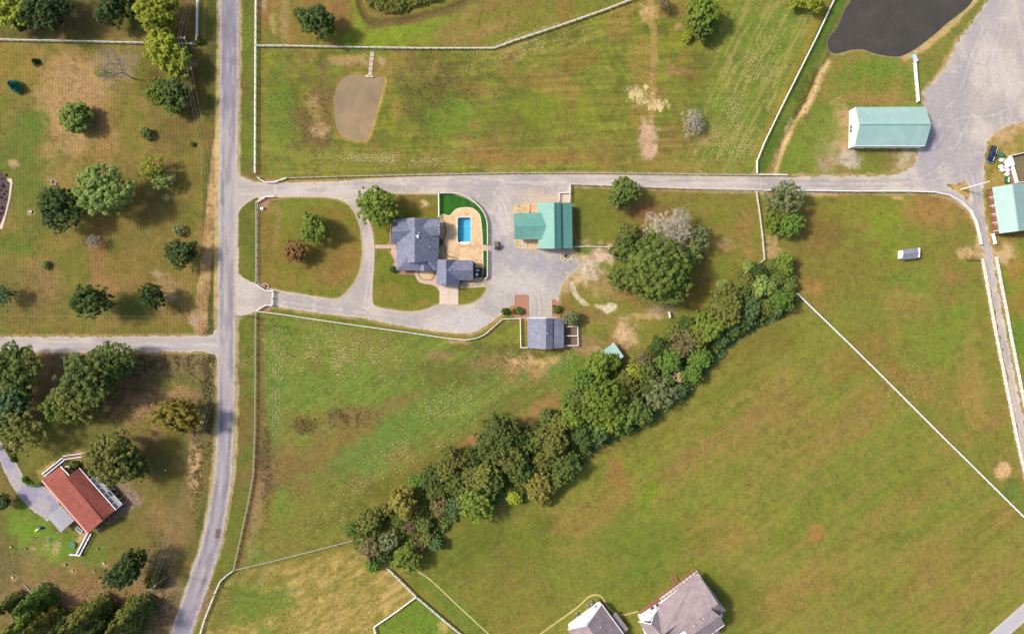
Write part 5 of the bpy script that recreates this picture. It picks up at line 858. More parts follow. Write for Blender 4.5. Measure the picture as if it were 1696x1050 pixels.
MB().prism([(p.x, p.y) for p in (a6(800,470), a6(1300,80), a6(1310,100), a6(815,492))], 0, .9).build('underframe', M_GREYWOOD, dk)
for i, q in enumerate(((1480,235),(1510,275),(1535,350))):
    p = a6(*q); o = MB().blob((p.x, p.y, .35), (.5, .5, .5), i+3, 8, 6, .25).build('clipped_shrub', mat_plain('grey_shrub', C(96,110,84), .9, .3, 4) if i == 0 else bpy.data.materials['grey_shrub']); tag(o, ('topmost','middle','lowest')[i]+' of three small grey shrubs beside the large white house', 'shrub', 'grey shrubs beside the large white house')
# dark planted bed cut by the picture's edge, inside a pale kerb path
flat('mulch_bed', [(-40,268),(-6,276),(3,286),(11,297),(17,304),(14,330),(7,358),(-1,376),(-40,384)], .1, mat_plain('dark_mulch', C(84,66,64), .95, .35, 2.5, world=True, bst=.6, col2=C(116,92,86)), label='dark mulch bed at the edge of the striped yard')
rr = random.Random(12); mb = MB()
for k in range(60):
    q = W(rr.uniform(-20,12)-abs(rr.gauss(0,2)), rr.uniform(288,368)); mb.blob((q.x,q.y,.2), (rr.uniform(.2,.55), rr.uniform(.2,.5), rr.uniform(.15,.4)), k, 7, 5, .25)
tag(mb.build('low_shrubs', mat_plain('purple_foliage', C(74,56,66), .9, .35, 3, bst=.5)), 'low dark purple shrubs filling the mulch bed at the edge', kind='stuff')
flat('kerb_path', [(12,296),(20,296),(21,303),(17,330),(9,362),(4,380),(-1,378),(7,345),(13,318)], .08, M_CONC, label='pale curved path beside the dark roofed house')
# ================================================================ FENCES, POLES, VEHICLES, LOOSE THINGS
M_FENCE = mat_plain('fence_white', (.66,.64,.60), .65, .16, .5); M_FENCEDIM = mat_plain('fence_grey', C(196,188,172), .8, .15, .8); M_FENCELANE = mat_plain('fence_bright', (.78,.77,.74), .6, .08, .8); M_FENCEOLD = mat_plain('fence_weathered', C(226,218,204), .8, .14, .8)
M_PIPE = mat_plain('dark_pipe', C(90,100,104), .5, .1, 2)
def fence(label, pts, h=1.35, nr=3, mat=None, rw=.15, cap=.24, gap=2.6, name='rail_fence', cat='fence'):
    mat = mat or M_FENCE; t = thing(name, label, cat, W(*pts[0])); P = [W(*p) for p in pts]; po_ = MB(); spots = []
    for r in range(nr):
        z = h*(r+1)/nr-.06; mb = MB()
        for i in range(len(P)-1):
            a, b = P[i], P[i+1]; m = max(1, int((b-a).length/7.0))
            for k in range(m): mb.bar(a.lerp(b, k/m)+Vector((0,0,z+.03*math.sin(k*2.3+i))), a.lerp(b, (k+1)/m)+Vector((0,0,z+.03*math.sin((k+1)*2.3+i))), cap if r == nr-1 else rw*.6, .10 if r == nr-1 else .16)
        mb.build('rail', mat, t)
    for i in range(len(P)-1):
        L = (P[i+1]-P[i]).length; m = max(1, round(L/gap)); d = (P[i+1]-P[i]).normalized(); rz = math.atan2(d.y, d.x)
        for k in range(m+(1 if i == len(P)-2 else 0)): q = P[i].lerp(P[i+1], k/m); po_.box((q.x, q.y, (h+.1)/2-.1), (.19, .19, h+.3), rz); spots.append((q.x, q.y, rz))
    if len(spots) > 45: po_.build('post', mat, t, 'stuff'); return t
    mb = MB(); mb.box((0, 0, (h+.1)/2-.1), (.19, .19, h+.3)); me = bpy.data.meshes.new('post'); me.from_pydata(mb.v, [], mb.f); me.materials.append(mat)
    for x_, y_, rz in spots: o = bpy.data.objects.new('post', me); COL.objects.link(o); o.parent = t; o.location = (x_-t.location.x, y_-t.location.y, 0); o.rotation_euler = (0, 0, rz)
    return t
fence('white rail fence across the upper yard beside the tall yellow green trees', [(-60,67),(0,68),(60,69.5),(120,70.5),(180,72),(245,73.5),(322,75)], mat=M_FENCEOLD, h=1.5)
fence('white rail fence above the dark corner shrub, alongside the country road', [(330,-40),(329,20),(328.5,70)], h=1.6, nr=4)
fence('white rail fence along the road, bounding the upper pasture', [(427,-60),(425.5,0),(425,78),(424.5,180),(424,288)], h=1.5)
fence('white rail fence separating the top pasture from the field with the muddy pond', [(425,78),(470,78),(560,80),(700,82),(817,82),(850,70),(920,47),(1000,19),(1052,-1),(1100,-22)], mat=M_FENCEOLD)
fence('white rail fence along the road from the main gate down to the sharp corner', [(425,514),(424.5,600),(424,700),(421,785),(411,840),(400,890),(388,943)], h=1.2, nr=3, mat=M_FENCEDIM, rw=.06, cap=.09)
fence('white rail fence between gate wings on the front lawn side of the road', [(425.5,335),(425.5,400),(425.5,468)], h=1.2, mat=M_FENCEDIM, rw=.06, cap=.09)
fence('thin white fence from the sharp corner into the lower end of the tree row', [(388,943),(440,931),(520,911),(600,890),(628,884)], h=1.1, mat=M_FENCEDIM, rw=.06, cap=.09)
fence('white fence curving down from the sharp corner, beside the leaning pole', [(388,943),(377,951),(367,960),(360,975),(350,1000),(340,1025),(330,1060)], h=1.3)
fence('white rail fence on the upper side of the long driveway', [(480,296),(560,293.5),(700,290.5),(850,287.5),(990,287.5),(1120,289.5),(1251,291)], h=1.2, mat=M_FENCEDIM, rw=.07, cap=.11)
fence('white rail fence along the driveway, above the paddock with the bare tree', [(943,306),(1000,308),(1060,310.5),(1130,313),(1250,315.5),(1262,316)], h=1.25, rw=.1, cap=.14, mat=M_FENCEOLD)
fence('white rail fence of the lane paddock, sweeping round the bend', [(1268,316.5),(1340,317),(1420,318),(1500,318),(1545,319.5),(1570,325),(1590,336),(1605,351),(1614,370),(1619,390),(1622,405)], h=1.5, nr=4)
fence('white four rail fence on the paddock side of the descending lane', [(1624,430),(1630,460),(1637,500),(1647,555),(1658,610),(1668,660),(1679,715),(1690,765),(1706,830)], h=1.55, nr=4, rw=.08, cap=.09, mat=M_FENCELANE)
fence('white four rail fence on the outer side of the descending lane', [(1647,427),(1654,465),(1663,510),(1672,560),(1682,610),(1692,660),(1712,760)], h=1.55, nr=4, rw=.08, cap=.09, mat=M_FENCELANE)
fence('short white fence panel below the stall barn', [(1641,388),(1645,404)], h=1.55, nr=4, mat=M_FENCELANE)
fence('white rail fence slanting down beside the dark pond to the driveway', [(1388,-20),(1380,0),(1352,60),(1322,120),(1292,180),(1264,238),(1252,268),(1252,288)], h=1.4)
fence('white rail fence from the driveway corner to the gravel lane', [(1254,290.5),(1275,290.5),(1302,291)], h=1.3)
fence('white rail fence crossing the open fields from the tree row', [(1318,486),(1350,517),(1400,565),(1450,614),(1500,664),(1560,724),(1620,783),(1700,862),(1760,920)], h=1.4, cap=.22)
fence('wide double rail fence running from the tree row past the small green lawn', [(642,939),(665,961),(690,986),(730,1020),(776,1058)], h=1.4, nr=4, cap=.28, mat=M_FENCEOLD)
fence('white rail fence between the hay field and the small green lawn', [(690,986),(655,1012),(620,1036),(626,1060)], h=1.3, cap=.3)
fence('white rail fence beside the drive below the front lawn, curving to the stable', [(427,515.5),(470,521),(530,530),(600,540),(680,551),(740,560),(772,563),(790,560),(803,554),(818,541),(832,528.5),(862,527.5)], h=1.25, cap=.2)
fence('white fence of the grass pen on the near side of the stable', [(861.5,527.5),(862,552),(862.5,575.5),(874,575.5)], h=1.3)
fence('white fence of the dirt pens behind the stable', [(937,541),(956,540.5),(957,572),(936,572)], h=1.35)
fence('white rail dividing the two dirt pens behind the stable', [(937,556),(956,556)], h=1.35)
fence('white east fence of the paddock with the bare tree', [(1251,318),(1256,350),(1261,390),(1264.5,430),(1250,441),(1228,455)], h=1.3, mat=M_FENCEOLD, rw=.1, cap=.16)
fence('white four rail fence between the white barn and the dark pond', [(1512,106),(1514,130),(1516,150),(1517.5,170)], h=1.7, nr=4, cap=.3, mat=M_FENCELANE)
fence('curved white fence enclosing the pool terrace', smooth([(727.5,321),(742,320.5),(757,321.5),(774,327),(789,338),(801,352),(806.5,368),(807.5,385),(807.5,405)], 3, False), h=1.3, cap=.3, mat=M_FENCEOLD)
fence('straight white fence on the gravel side of the pool terrace', [(807.5,415),(807.5,435),(807.3,459),(803,463)], h=1.3, cap=.3, mat=M_FENCEOLD)
fence('white fence between the house and the drive, closing the pool lawn', [(727,321),(727.3,340),(727.5,361)], h=1.4, cap=.34)
fence('white fence joining the workshop to the driveway', [(943.5,306),(943.5,320),(943,336)], h=1.4, cap=.3)
fence('short white fence at the workshop corner pad', [(925.5,335),(926,320.5),(943,320)], h=1.2)
fence('low weathered rail at the lower end of the workshop', [(950,409.5),(975,408.5),(1010,410)], h=.8, nr=2, mat=M_FENCEOLD)
fence('white gate wing on the upper side of the top entrance', [(428,294.5),(433,298.5),(441,303),(454,303.3),(463,300),(476,295.5)], h=1.2, cap=.26)
fence('white gate wing on the lower side of the top entrance', [(426.5,336),(433,332),(440.5,327),(456,326.5)], h=1.2, cap=.26)
fence('white gate wing on the upper side of the main entrance', [(426,472),(434,477),(442,481.5),(453,482.5)], h=1.2, cap=.26)
fence('white gate wing on the lower side of the main entrance', [(426,515),(434,510),(442,505),(451,506)], h=1.2, cap=.26)
fence('white corner of a broken fence by the field shelter', [(995,592.5),(972,594),(978,606)], h=1.2, nr=2)
fence('short white fence post panel near the top edge of the tree row', [(1106.5,517),(1108,526)], h=1.6, nr=3, cap=.4)
fence('dark pipe gate standing open in the lane paddock', [(1600,431),(1620,431)], h=1.2, nr=3, mat=M_PIPE, name='pipe_gate', cat='gate', rw=.08, cap=.1, gap=3.5)
fence('wire fence with pale posts round the corner of the brown weed patch', [(225,617),(270,617.5),(315,619),(332,632),(338,660)], h=1.1, nr=2, mat=M_GREYWOOD, rw=.03, cap=.05, gap=4)
gt = thing('entrance_gate', 'white double gate closing the main entrance drive', 'gate', W(453, 494))
for y0_, y1_ in ((483.5,494),(494.8,505.5)):
    a, b = W(453.5-(y0_-483)*.06, y0_), W(453.5-(y1_-483)*.06, y1_); mb = MB()
    for z in (.25, .65, 1.05, 1.45): mb.bar(a+Vector((0,0,z)), b+Vector((0,0,z)), .1, .12)
    mb.bar(a+Vector((0,0,.25)), b+Vector((0,0,1.45)), .08, .1); o = mb.build('gate_leaf', M_FENCE, gt); MB().box(a+Vector((0,0,.85)), (.14,.14,1.6)).build('stile', M_FENCE, o); MB().box(b+Vector((0,0,.85)), (.14,.14,1.6)).build('stile', M_FENCE, o)
for p in ((454,482.6),(452.3,506.4)): q = W(*p); MB().box((q.x, q.y, .9), (.35,.35,1.8)).build('gate_post', M_FENCE, gt)
for i, (px, py, r, lb) in enumerate(((440,475,6.2,'round stone edged flower bed by the main entrance'),)):
    p = W(px, py); t = thing('flower_bed', lb, 'flower bed', p); MB().ring((p.x,p.y,0), r*S*.8, r*S, .3, 18).build('stone_edge', M_PINKCONC, t); MB().cyl((p.x,p.y,0), r*S*.79, .15, 18).build('soil', M_MULCH, t)
    for k in range(7): a = k*.9; mb = MB(); mb.blob((p.x+.55*math.cos(a)*(k%3)/1.5, p.y+.55*math.sin(a)*(k%3)/1.5, .3), (.22,.22,.25), k, 6, 4, .3); mb.build('flower_clump', M_PURP if k % 2 else M_ROCK, t) if (globals().setdefault('M_PURP', mat_plain('purple_flowers', C(120,84,112), .9, .3, 6))) else 0
for nm, L in (('entrance bed of dark mulch in the upper gate wing', [(430,298),(443,303),(454,303),(466,298)]), ('entrance bed of pinkish mulch in the lower gate wing', [(429,340),(441,329),(447,329),(446,338),(436,341)]), ('entrance bed of pinkish mulch by the main gate', [(434,512),(443,506),(450,507),(448,516),(435,515)])): flat('entrance_bed', L, .07, M_MULCH, label=nm)
p = W(435, 346); t = thing('utility_box', 'small white utility box on the front lawn near the top entrance', 'box', p); MB().box((p.x,p.y,.5), (.9,.8,.9), .1, .92).build('cabinet', M_WHITE, t); MB().box((p.x,p.y,.04), (1.2,1.1,.1)).build('plinth', M_CONC, t)
# plank walk to the muddy pond
dk = thing('plank_walk', 'narrow pale plank walk leading down to the muddy pond', 'walkway', W(614, 105))
a0, a1 = W(617,85.5,.15), W(612.5,127,.15)
for k in range(26): q0 = a0.lerp(a1, k/26+.004); q1 = a0.lerp(a1, (k+1)/26-.004); mb = MB(); mb.bar(q0, q1, 1.25, .06); mb.build('plank', M_CONC if k % 5 else M_GREYWOOD, dk)
mb = MB(); [mb.bar(a0+Vector((s,0,-.12)), a1+Vector((s,0,-.12)), .12, .16) for s in (-.5,.5)]; mb.build('bearer', M_GREYWOOD, dk)
MB().prism([tuple(W(*p)[:2]) for p in ((606,124.5),(618,125.5),(619,129),(606,128))], -.5, .12).build('landing', M_CONC, dk)
# slide-like dock piece by the dark pond
p = W(1511.5, 96); t = thing('pond_dock', 'small lavender and aqua dock at the end of the four rail fence', 'dock', p)
MB().prism([tuple(W(*q)[:2]) for q in ((1511.5,92),(1514,91),(1519,103),(1513,105),(1511,100))], .2, .9).build('deck', mat_plain('lavender_paint', C(206,200,226), .6, .05, 1), t); MB().prism([tuple(W(*q)[:2]) for q in ((1507,93),(1511,91.5),(1513,97),(1510,98))], .1, .8).build('float', mat_plain('aqua_paint', C(150,204,206), .5, .05, 1), t)
for q in ((1513,95),(1517,103)): r = W(*q); MB().box((r.x,r.y,.1), (.15,.15,.9)).build('post', M_GREYWOOD, t)

# ---- utility poles and wires
def pole(px, py, h, label, arm=True, ang=0.0, r=.16, mat=None, guard=None):
    p = W(px, py); t = thing('utility_pole', label, 'utility pole', p, 'roadside utility poles'); MB().tube([(p.x,p.y,-.3),(p.x,p.y,h)], [r, r*.65], 8).build('pole', mat or M_POLE, t); d = Vector((math.cos(ang), math.sin(ang), 0)); tops = []
    if arm:
        MB().bar(p+d*-1.2+Vector((0,0,h-.5)), p+d*1.2+Vector((0,0,h-.5)), .12, .14).build('crossarm', M_GREYWOOD, t)
        for s in (-1.1, 0, 1.1): q = p+d*s; z = h-.4 if s else h; MB().tube([(q.x,q.y,z),(q.x,q.y,z+.15),(q.x,q.y,z+.3)], [.05,.12,.06], 8).build('insulator', M_WHITE, t); tops.append(q+Vector((0,0,z+.3)))
        q = p+d*.25; MB().cyl((q.x, q.y+.2, h-2.2), .22, .8, 10).build('transformer', M_STEEL, t)
    else: tops = [p+Vector((0,0,h))]*3
    return tops
M_POLE = mat_plain('pole_wood', C(150,136,120), .9, .2, 2, stretch=(4,4,.3))
tA = pole(286, 948, 13, 'weathered utility pole beside the country road, in the brushy bottom corner', ang=R(35)); tB = pole(416, 524, 13.5, 'utility pole beside the main entrance drive', ang=R(10)); tC = pole(331, 88, 12.5, 'utility pole near the dark corner shrub in the upper yard', ang=R(10))
tD = pole(368, 972, 13.5, 'utility pole leaning over the curved white fence', ang=R(0), arm=False); tE = pole(1592, 314, 13, 'pale utility pole on the grass triangle of the gravel lane', arm=False, mat=M_FENCE, r=.26); tF = pole(668, 947, 6, 'short utility pole beside the wide double rail fence', arm=False, r=.12)
M_WIRE = mat_plain('wire', C(170,166,160), .6, .05, 1)
def line(label, T0, T1, n, sag=1.2, r=.017):
    t = thing('power_line', label, 'power line', T0[0], 'overhead power lines')
    for k in range(n):
        a, b = T0[k], T1[k]; MB().tube([tuple(a.lerp(b, i/8)-Vector((0,0,sag*4*(i/8)*(1-i/8)))) for i in range(9)], [r]*9, 4).build('wire', M_WIRE, t)
line('wires between the bottom corner pole and the main entrance pole', tA, tB, 3); line('wires between the main entrance pole and the upper yard pole', tB, tC, 3)
line('wires running off the top edge above the upper yard pole', tC, [W(340,-160,12)+Vector((s,0,0)) for s in (-1.1,0,1.1)], 3, .8); line('wire crossing the road to the pole over the curved fence', tA, [tD[0], tD[0], tD[0]], 2, .5)
line('wire over the hay field to the short pole by the double rail fence', tD, tF, 1, .6); line('long single wire across the yard above the side road', tB, [W(-140,522,12)], 1, 1.0)

# ---- vehicles
def wheel(t, p, rz, r=.38, w_=.26):
    d = Vector((-math.sin(rz), math.cos(rz), 0)); o = MB().tube([p-d*w_/2, p+d*w_/2], [r, r], 14).build('wheel', M_TYRE, t); MB().tube([p-d*(w_/2+.01), p+d*(w_/2+.01)], [r*.55, r*.55], 10).build('rim', M_STEEL, o)
def local(loc, rz): return lambda x, y, z: Vector((loc[0]+x*math.cos(rz)-y*math.sin(rz), loc[1]+x*math.sin(rz)+y*math.cos(rz), z))
def pickup(loc, rz, label):
    t = thing('pickup_truck', label, 'truck', loc); p = local(loc, rz)
    def hull(name, prof, half, mat, par, narrow=None):
        mb = MB(); n = len(prof)
        for s in (-1, 1): mb.v += [tuple(p(x, s*(half if narrow is None else narrow[i]), z)) for i, (x, z) in enumerate(prof)]
        mb.f += [tuple(range(n))[::-1], tuple(range(n, 2*n))]+[(i, (i+1) % n, n+(i+1) % n, n+i) for i in range(n)]; return mb.build(name, mat, par)
    hull('body', [(-2.7,.45),(2.6,.45),(2.7,.75),(2.6,1.0),(1.2,1.15),(-.7,1.12),(-.75,1.12),(-2.7,1.12)], .98, M_BLUE, t)
    hull('cab', [(-.75,1.10),(1.25,1.12),(.55,1.82),(-.45,1.85),(-.72,1.7)], .9, M_BLUE, t, [.94,.94,.72,.72,.76])
    hull('windscreen', [(.66,1.76),(1.28,1.16),(1.24,1.12),(.60,1.72)], .78, M_GLASS, t, [.66,.84,.84,.66]); hull('rear_window', [(-.80,1.2),(-.56,1.76),(-.60,1.78),(-.84,1.2)], .7, M_GLASS, t)
    for s in (-1, 1):
        mb = MB(); mb.poly([p(-.55,s*.925,1.2), p(.95,s*.925,1.2), p(.45,s*.765,1.74), p(-.42,s*.765,1.74)]); mb.build('side_window', M_GLASS, t)
        MB().box(p(1.0, s*1.1, 1.2), (.14,.24,.18), rz).build('mirror', M_DARK, t); MB().box(p(2.68, s*.7, .85), (.08,.4,.16), rz).build('headlight', M_WHITE, t); MB().box(p(-2.7, s*.82, .9), (.06,.2,.3), rz).build('tail_light', mat_plain('red_lens', (.3,.01,.01), .3, .05, 1), t)
        for x in (-1.75, 1.75): wheel(t, p(x, s*.86, .40), rz)
    MB().box(p(-1.75,0,1.125), (1.75,1.6,.04), rz).build('bed_liner', M_DARK, t); MB().box(p(2.72,0,.6), (.12,1.9,.2), rz).build('bumper', M_STEEL, t); mb = MB(); mb.bar(p(-.4,.55,1.9), p(2.2,.62,1.2), .12, .05); mb.bar(p(-2.6,.9,1.16), p(-.8,.9,1.16), .1, .06); mb.build('glint_bars', M_WHITE, t); return t  # white bars stand in for glints along the roof and bed edges
pickup(W(1640.5, 257), R(-106), 'dark blue pickup truck parked beside the white bulk bags')
M_UTV = mat_plain('brown_paint', C(132,112,88), .5, .1, 2)
def utv(loc, rz, label):
    t = thing('utility_vehicle', label, 'utility vehicle', loc); p = local(loc, rz)
    MB().box(p(0,0,.55), (2.5,1.25,.3), rz).build('body', M_UTV, t); MB().box(p(1.0,0,.82), (.8,1.2,.3), rz, .85).build('bonnet', M_UTV, t); MB().box(p(-.95,0,.85), (1.0,1.35,.32), rz).build('cargo_bed', M_DARK, t); MB().box(p(-.2,0,.85), (.5,1.15,.2), rz).build('seat', M_DARK, t); MB().box(p(-.42,0,1.15), (.12,1.15,.5), rz).build('backrest', M_DARK, t)
    MB().box(p(-.05,0,1.88), (1.25,1.3,.07), rz).build('canopy', mat_plain('olive_canopy', C(112,98,76), .7, .1, 2), t)
    for x in (-.55, .6):
        for s in (-.58, .58): MB().bar(p(x,s,.7), p(x*.95,s,1.86), .06, .06).build('roll_bar', M_DARK, t)
    MB().tube([p(.45,.28,1.0), p(.3,.28,1.2)], [.03,.18], 8).build('steering_wheel', M_DARK, t)
    for x in (-.85, .9):
        for s in (-.68, .68): wheel(t, p(x,s,.32), rz, .32, .24)
    return t
utv(W(823, 407), R(92), 'small tan utility vehicle with dark canopy on the gravel yard')
# bulk bags and green bins by the pen shed
M_BAG = mat_plain('bag_white', (.80,.80,.82), .8, .06, 2, bst=.3)
for i, (x, y, lb, bl) in enumerate(((1657,266,'white bulk bag nearest the green tarp',0),(1665,270,'white bulk bag with a blue top beside the white feeder',1),(1656,277,'white bulk bag with a blue band at the outer edge of the pile',1),(1665.5,276.5,'plain white bulk bag in the middle of the pile',0),(1658,282.5,'wide white bulk bag at the outer lower corner of the pile',0),(1667,283,'pale blue tinged bulk bag next to the brown ledge',2),(1666,289.5,'lowest white bulk bag, just above the green bin',0))):
    p = W(x, y); t = thing('bulk_bag', lb, 'bag', p, 'white bulk bags by the pen shed'); MB().blob((p.x,p.y,.55), (.85,.68,.62), i+20, 10, 7, .08).build('bag', M_BAG if bl < 2 else mat_plain('bag_bluish', (.62,.68,.80), .8, .06, 2), t, smooth=True)
    MB().cyl((p.x,p.y,1.1), .2, .16, 8, .12).build('tied_neck', M_BAG, t)
    if bl == 1: MB().box((p.x,p.y+.1,1.08), (.8,.45,.12), .4).build('blue_flap', mat_plain('blue_label', (.12,.2,.5), .7, .1, 2), t)
M_GREENB = mat_plain('green_plastic', C(52,110,78), .5, .1, 2)
p = W(1666.5, 299); t = thing('feed_bin', 'green feed bin with pale lid below the bulk bags', 'bin', p); MB().box((p.x,p.y,.5), (1.3,1.9,1.0), -.1, .95).build('bin', M_GREENB, t); MB().box((p.x+.12,p.y,1.03), (.6,1.7,.08), -.1).build('lid', mat_plain('pale_lid', C(190,220,200), .6, .05, 1), t)
p = W(1658, 257.5); t = thing('tarp_heap', 'dark green tarp over a low heap above the bulk bags', 'tarp', p); MB().blob((p.x,p.y,.25), (1.2,.8,.5), 3, 12, 6, .15).build('tarp', M_GREENB, t); MB().blob((p.x-.1,p.y-.1,.62), (.5,.35,.2), 4, 8, 5, .2).build('folded_sheet', mat_plain('slate_sheet', C(84,120,140), .7, .1, 2), t)
# tan trails on the lower field
M_TRAIL = mat_plain('worn_path', C(196,172,112), .95, .2, 2, world=True)
mb = MB(); strip(mb, smooth([(692,946),(706,955),(722,968),(745,990),(775,1018),(812,1052)], 4, False), .45, -.02, .03, False); mb.build('path', M_TRAIL, None, 'structure')
mb = MB(); strip(mb, smooth([(880,1062),(905,1042),(935,1021),(960,1002),(975,988),(988,985),(997,989),(1006,1003),(1018,1014),(1032,1018),(1056,1012)], 4, False), .5, -.02, .03, False); mb.build('path', M_TRAIL, None, 'structure')
# ================================================================ TREES AND OTHER PLANTS
def leaf_quads(pos, nrm, size, asp=1.6, r=None):
    """small leaf-spray faces: one rhombus per spray, lying across its own normal"""
    r = r or rng; n = len(pos); nrm = nrm/np.maximum(np.linalg.norm(nrm, axis=1, keepdims=True), 1e-6); a = r.normal(size=(n, 3)); u = np.cross(nrm, a); u /= np.maximum(np.linalg.norm(u, axis=1, keepdims=True), 1e-6); v = np.cross(nrm, u)
    s = (size*(.7+.6*r.random(n)))[:, None]; b = nrm*s*.18
    V = np.stack([pos+u*s*asp*.5, pos+v*s*.5+b, pos-u*s*asp*.5, pos-v*s*.5+b], 1).reshape(-1, 3); return V, np.arange(4*n).reshape(n, 4)
def crown_mesh(name, seed, Rm, clr=.95, leaf=.42, per=52, dens=1.0, irr=.28, zs=.8, open_=0.0, asp=1.5):
    """crown of unit horizontal radius: leaf clumps through an uneven ellipsoid; Rm = real radius it is meant for"""
    r = np.random.default_rng(seed); c = clr/Rm; nc = int(dens*4.6*(1/c)**2*.9)+10
    d = r.normal(size=(nc*2, 3)); d /= np.linalg.norm(d, axis=1, keepdims=True); d = d[d[:, 2] > -.55][:nc]; d2 = r.normal(size=(nc, 3)); d2[:, 2] = np.abs(d2[:, 2])+.25; d2 /= np.linalg.norm(d2, axis=1, keepdims=True); core = np.concatenate([np.zeros(nc, bool), np.ones(len(d2)//2, bool)]); d = np.vstack([d, d2[:len(d2)//2]]); nc = len(d)
    lob = sum(np.cos(d@r.normal(size=3)*k+r.random()*6.28) for k in (2.2, 3.1, 4.3, 5.6))/4
    Rd = 1+irr*lob*1.6; rad = Rd*(.52+.48*r.random(nc)**.45)*(1-.55*c); rad = np.where(core, Rd*(.25+.5*r.random(nc)), rad); ctr = d*rad[:, None]
    if open_: k = r.random(nc) > open_; ctr = ctr[k]; d = d[k]; nc = len(ctr)
    cs = c*(.42+.95*r.random(nc)**1.4); tint = np.clip(r.normal(.5, .22, nc), 0, 1)
    i = np.repeat(np.arange(nc), per); v = r.normal(size=(len(i), 3))*.9+d[i]*.55+np.array([0, 0, .55]); v /= np.linalg.norm(v, axis=1, keepdims=True)
    pos = ctr[i]+v*(cs[i]*(.55+.5*r.random(len(i))))[:, None]*np.array([1, 1, .8]); nr = v+r.normal(size=v.shape)*.45; nr[:, 2] += .25
    V, F = leaf_quads(pos, nr, np.full(len(i), leaf/Rm), asp, r); V[:, 2] *= zs; t = np.repeat(np.clip(tint[i]*.65+.35*r.random(len(i)), 0, 1), 4)
    return np_mesh(name, V, F, {'tint': ('FLOAT', t)})
def conifer_mesh(name, seed, Rm, leaf=.27, n=6500, droop=.28):
    r = np.random.default_rng(seed); nb = 90; bz = r.random(nb)**1.25; ba = r.random(nb)*6.283; bl = (1-bz)**.8*(.75+.35*r.random(nb))+.06; i = r.integers(0, nb, n*2); w_ = bl[i]*(.3+.7*r.random(n*2)); i = i[r.random(n*2) < w_+.15][:n]; m = len(i)
    rho = bl[i]*r.random(m)**.55; a = ba[i]+r.normal(size=m)*.16; pos = np.stack([rho*np.cos(a), rho*np.sin(a), 2*bz[i]-1-droop*rho+r.normal(size=m)*.03], 1); nr = np.stack([np.cos(a)*.5, np.sin(a)*.5, np.ones(m)], 1)+r.normal(size=(m, 3))*.5
    V, F = leaf_quads(pos, nr, np.full(m, leaf/Rm), 2.0, r); bt = r.random(nb); return np_mesh(name, V, F, {'tint': ('FLOAT', np.repeat(np.clip(bt[i]*.6+.4*r.random(m), 0, 1), 4))})
def trunk_mesh(name, seed, top=.62, limbs=6):
    """unit height trunk with tapering limbs"""
    r = random.Random(seed); mb = MB(); mb.tube([(0,0,-.02),(0,0,.05),(.01,.01,.3),(.0,.02,top)], [.034,.026,.02,.01], 8)
    for k in range(limbs): a = k*6.283/limbs+r.uniform(-.3,.3); z0 = r.uniform(.22,.45); L = r.uniform(.22,.34); mb.tube([(0,0,z0),(L*.5*math.cos(a),L*.5*math.sin(a),z0+.13),(L*math.cos(a),L*math.sin(a),z0+.28)], [.014,.009,.003], 5)
    me = bpy.data.meshes.new(name); me.from_pydata(mb.v, [], mb.f); me.update(); return me
CM = {'s': [crown_mesh('crown_small', 100+i, 2.6, .45, .25, 40, 1.0, .24) for i in range(4)], 'm': [crown_mesh('crown_medium', 200+i, 5.0, .62, .32, 44, 1.05, .37) for i in range(5)], 'l': [crown_mesh('crown_large', 300+i, 8.5, .78, .36, 46, 1.0, .32) for i in range(3)],
      'o': [crown_mesh('crown_open', 400+i, 5.0, .8, .34, 34, .8, .35, .8, .3) for i in range(3)], 'f': [crown_mesh('crown_feathery', 450+i, 7.0, .9, .36, 40, 1.0, .2, .85) for i in range(2)], 'b': [crown_mesh('crown_bush', 500+i, 3.0, .5, .26, 40, 1.2, .12, .8) for i in range(2)],
      't': [crown_mesh('crown_twigs', 470+i, 6.0, .9, .05, 30, .8, .25, .8, .15, 22) for i in range(2)],
      'c': [conifer_mesh('crown_conifer', 600+i, 4.0) for i in range(3)], 'g': [crown_mesh('crown_oak', 700, 12.0, .92, .40, 50, 1.1, .17, .7)]}
TM = [trunk_mesh('trunk', 40+i) for i in range(4)]; TC = trunk_mesh('conifer_trunk', 50, .93, 0)
M_BARK = mat_plain('bark', C(116,100,84), .95, .25, 3, stretch=(3,3,.5)); M_PALEBARK = mat_plain('pale_bark', C(206,190,176), .9, .15, 3); M_GREYBARK = mat_plain('grey_bark', C(150,144,136), .9, .2, 3)
LK = {k: mat_leaf('leaves_'+k, tuple(lin(a)*1.2), tuple(lin(b)*1.2)) for k, (a, b) in {
    'oak_green': ((74,90,34),(120,132,56)), 'dark_green': ((66,80,34),(112,124,54)), 'deep_green': ((42,60,26),(84,102,40)), 'olive_green': ((78,84,34),(126,126,56)), 'bright_green': ((78,98,33),(126,138,50)), 'yellow_olive': ((102,96,40),(146,136,62)), 'blue_green': ((58,82,46),(98,120,66)), 'lush_green': ((72,98,36),(116,142,56)),
    'grey_green': ((88,96,60),(134,138,90)), 'brownish': ((92,84,54),(134,120,80)), 'tan': ((150,130,96),(190,168,130)), 'pale_green': ((98,116,54),(144,158,80)), 'reddish': ((104,84,46),(150,110,66)), 'yellow_green': ((104,116,28),(158,160,52)), 'red_flower': ((140,50,46),(60,76,34)), 'teal_green': ((34,82,62),(70,128,96)), 'grey_twig': ((124,116,100),(176,164,144)), 'pale_twig': ((138,128,108),(186,176,156)), 'golden': ((98,94,30),(144,126,46))}.items()}
cnt = {}
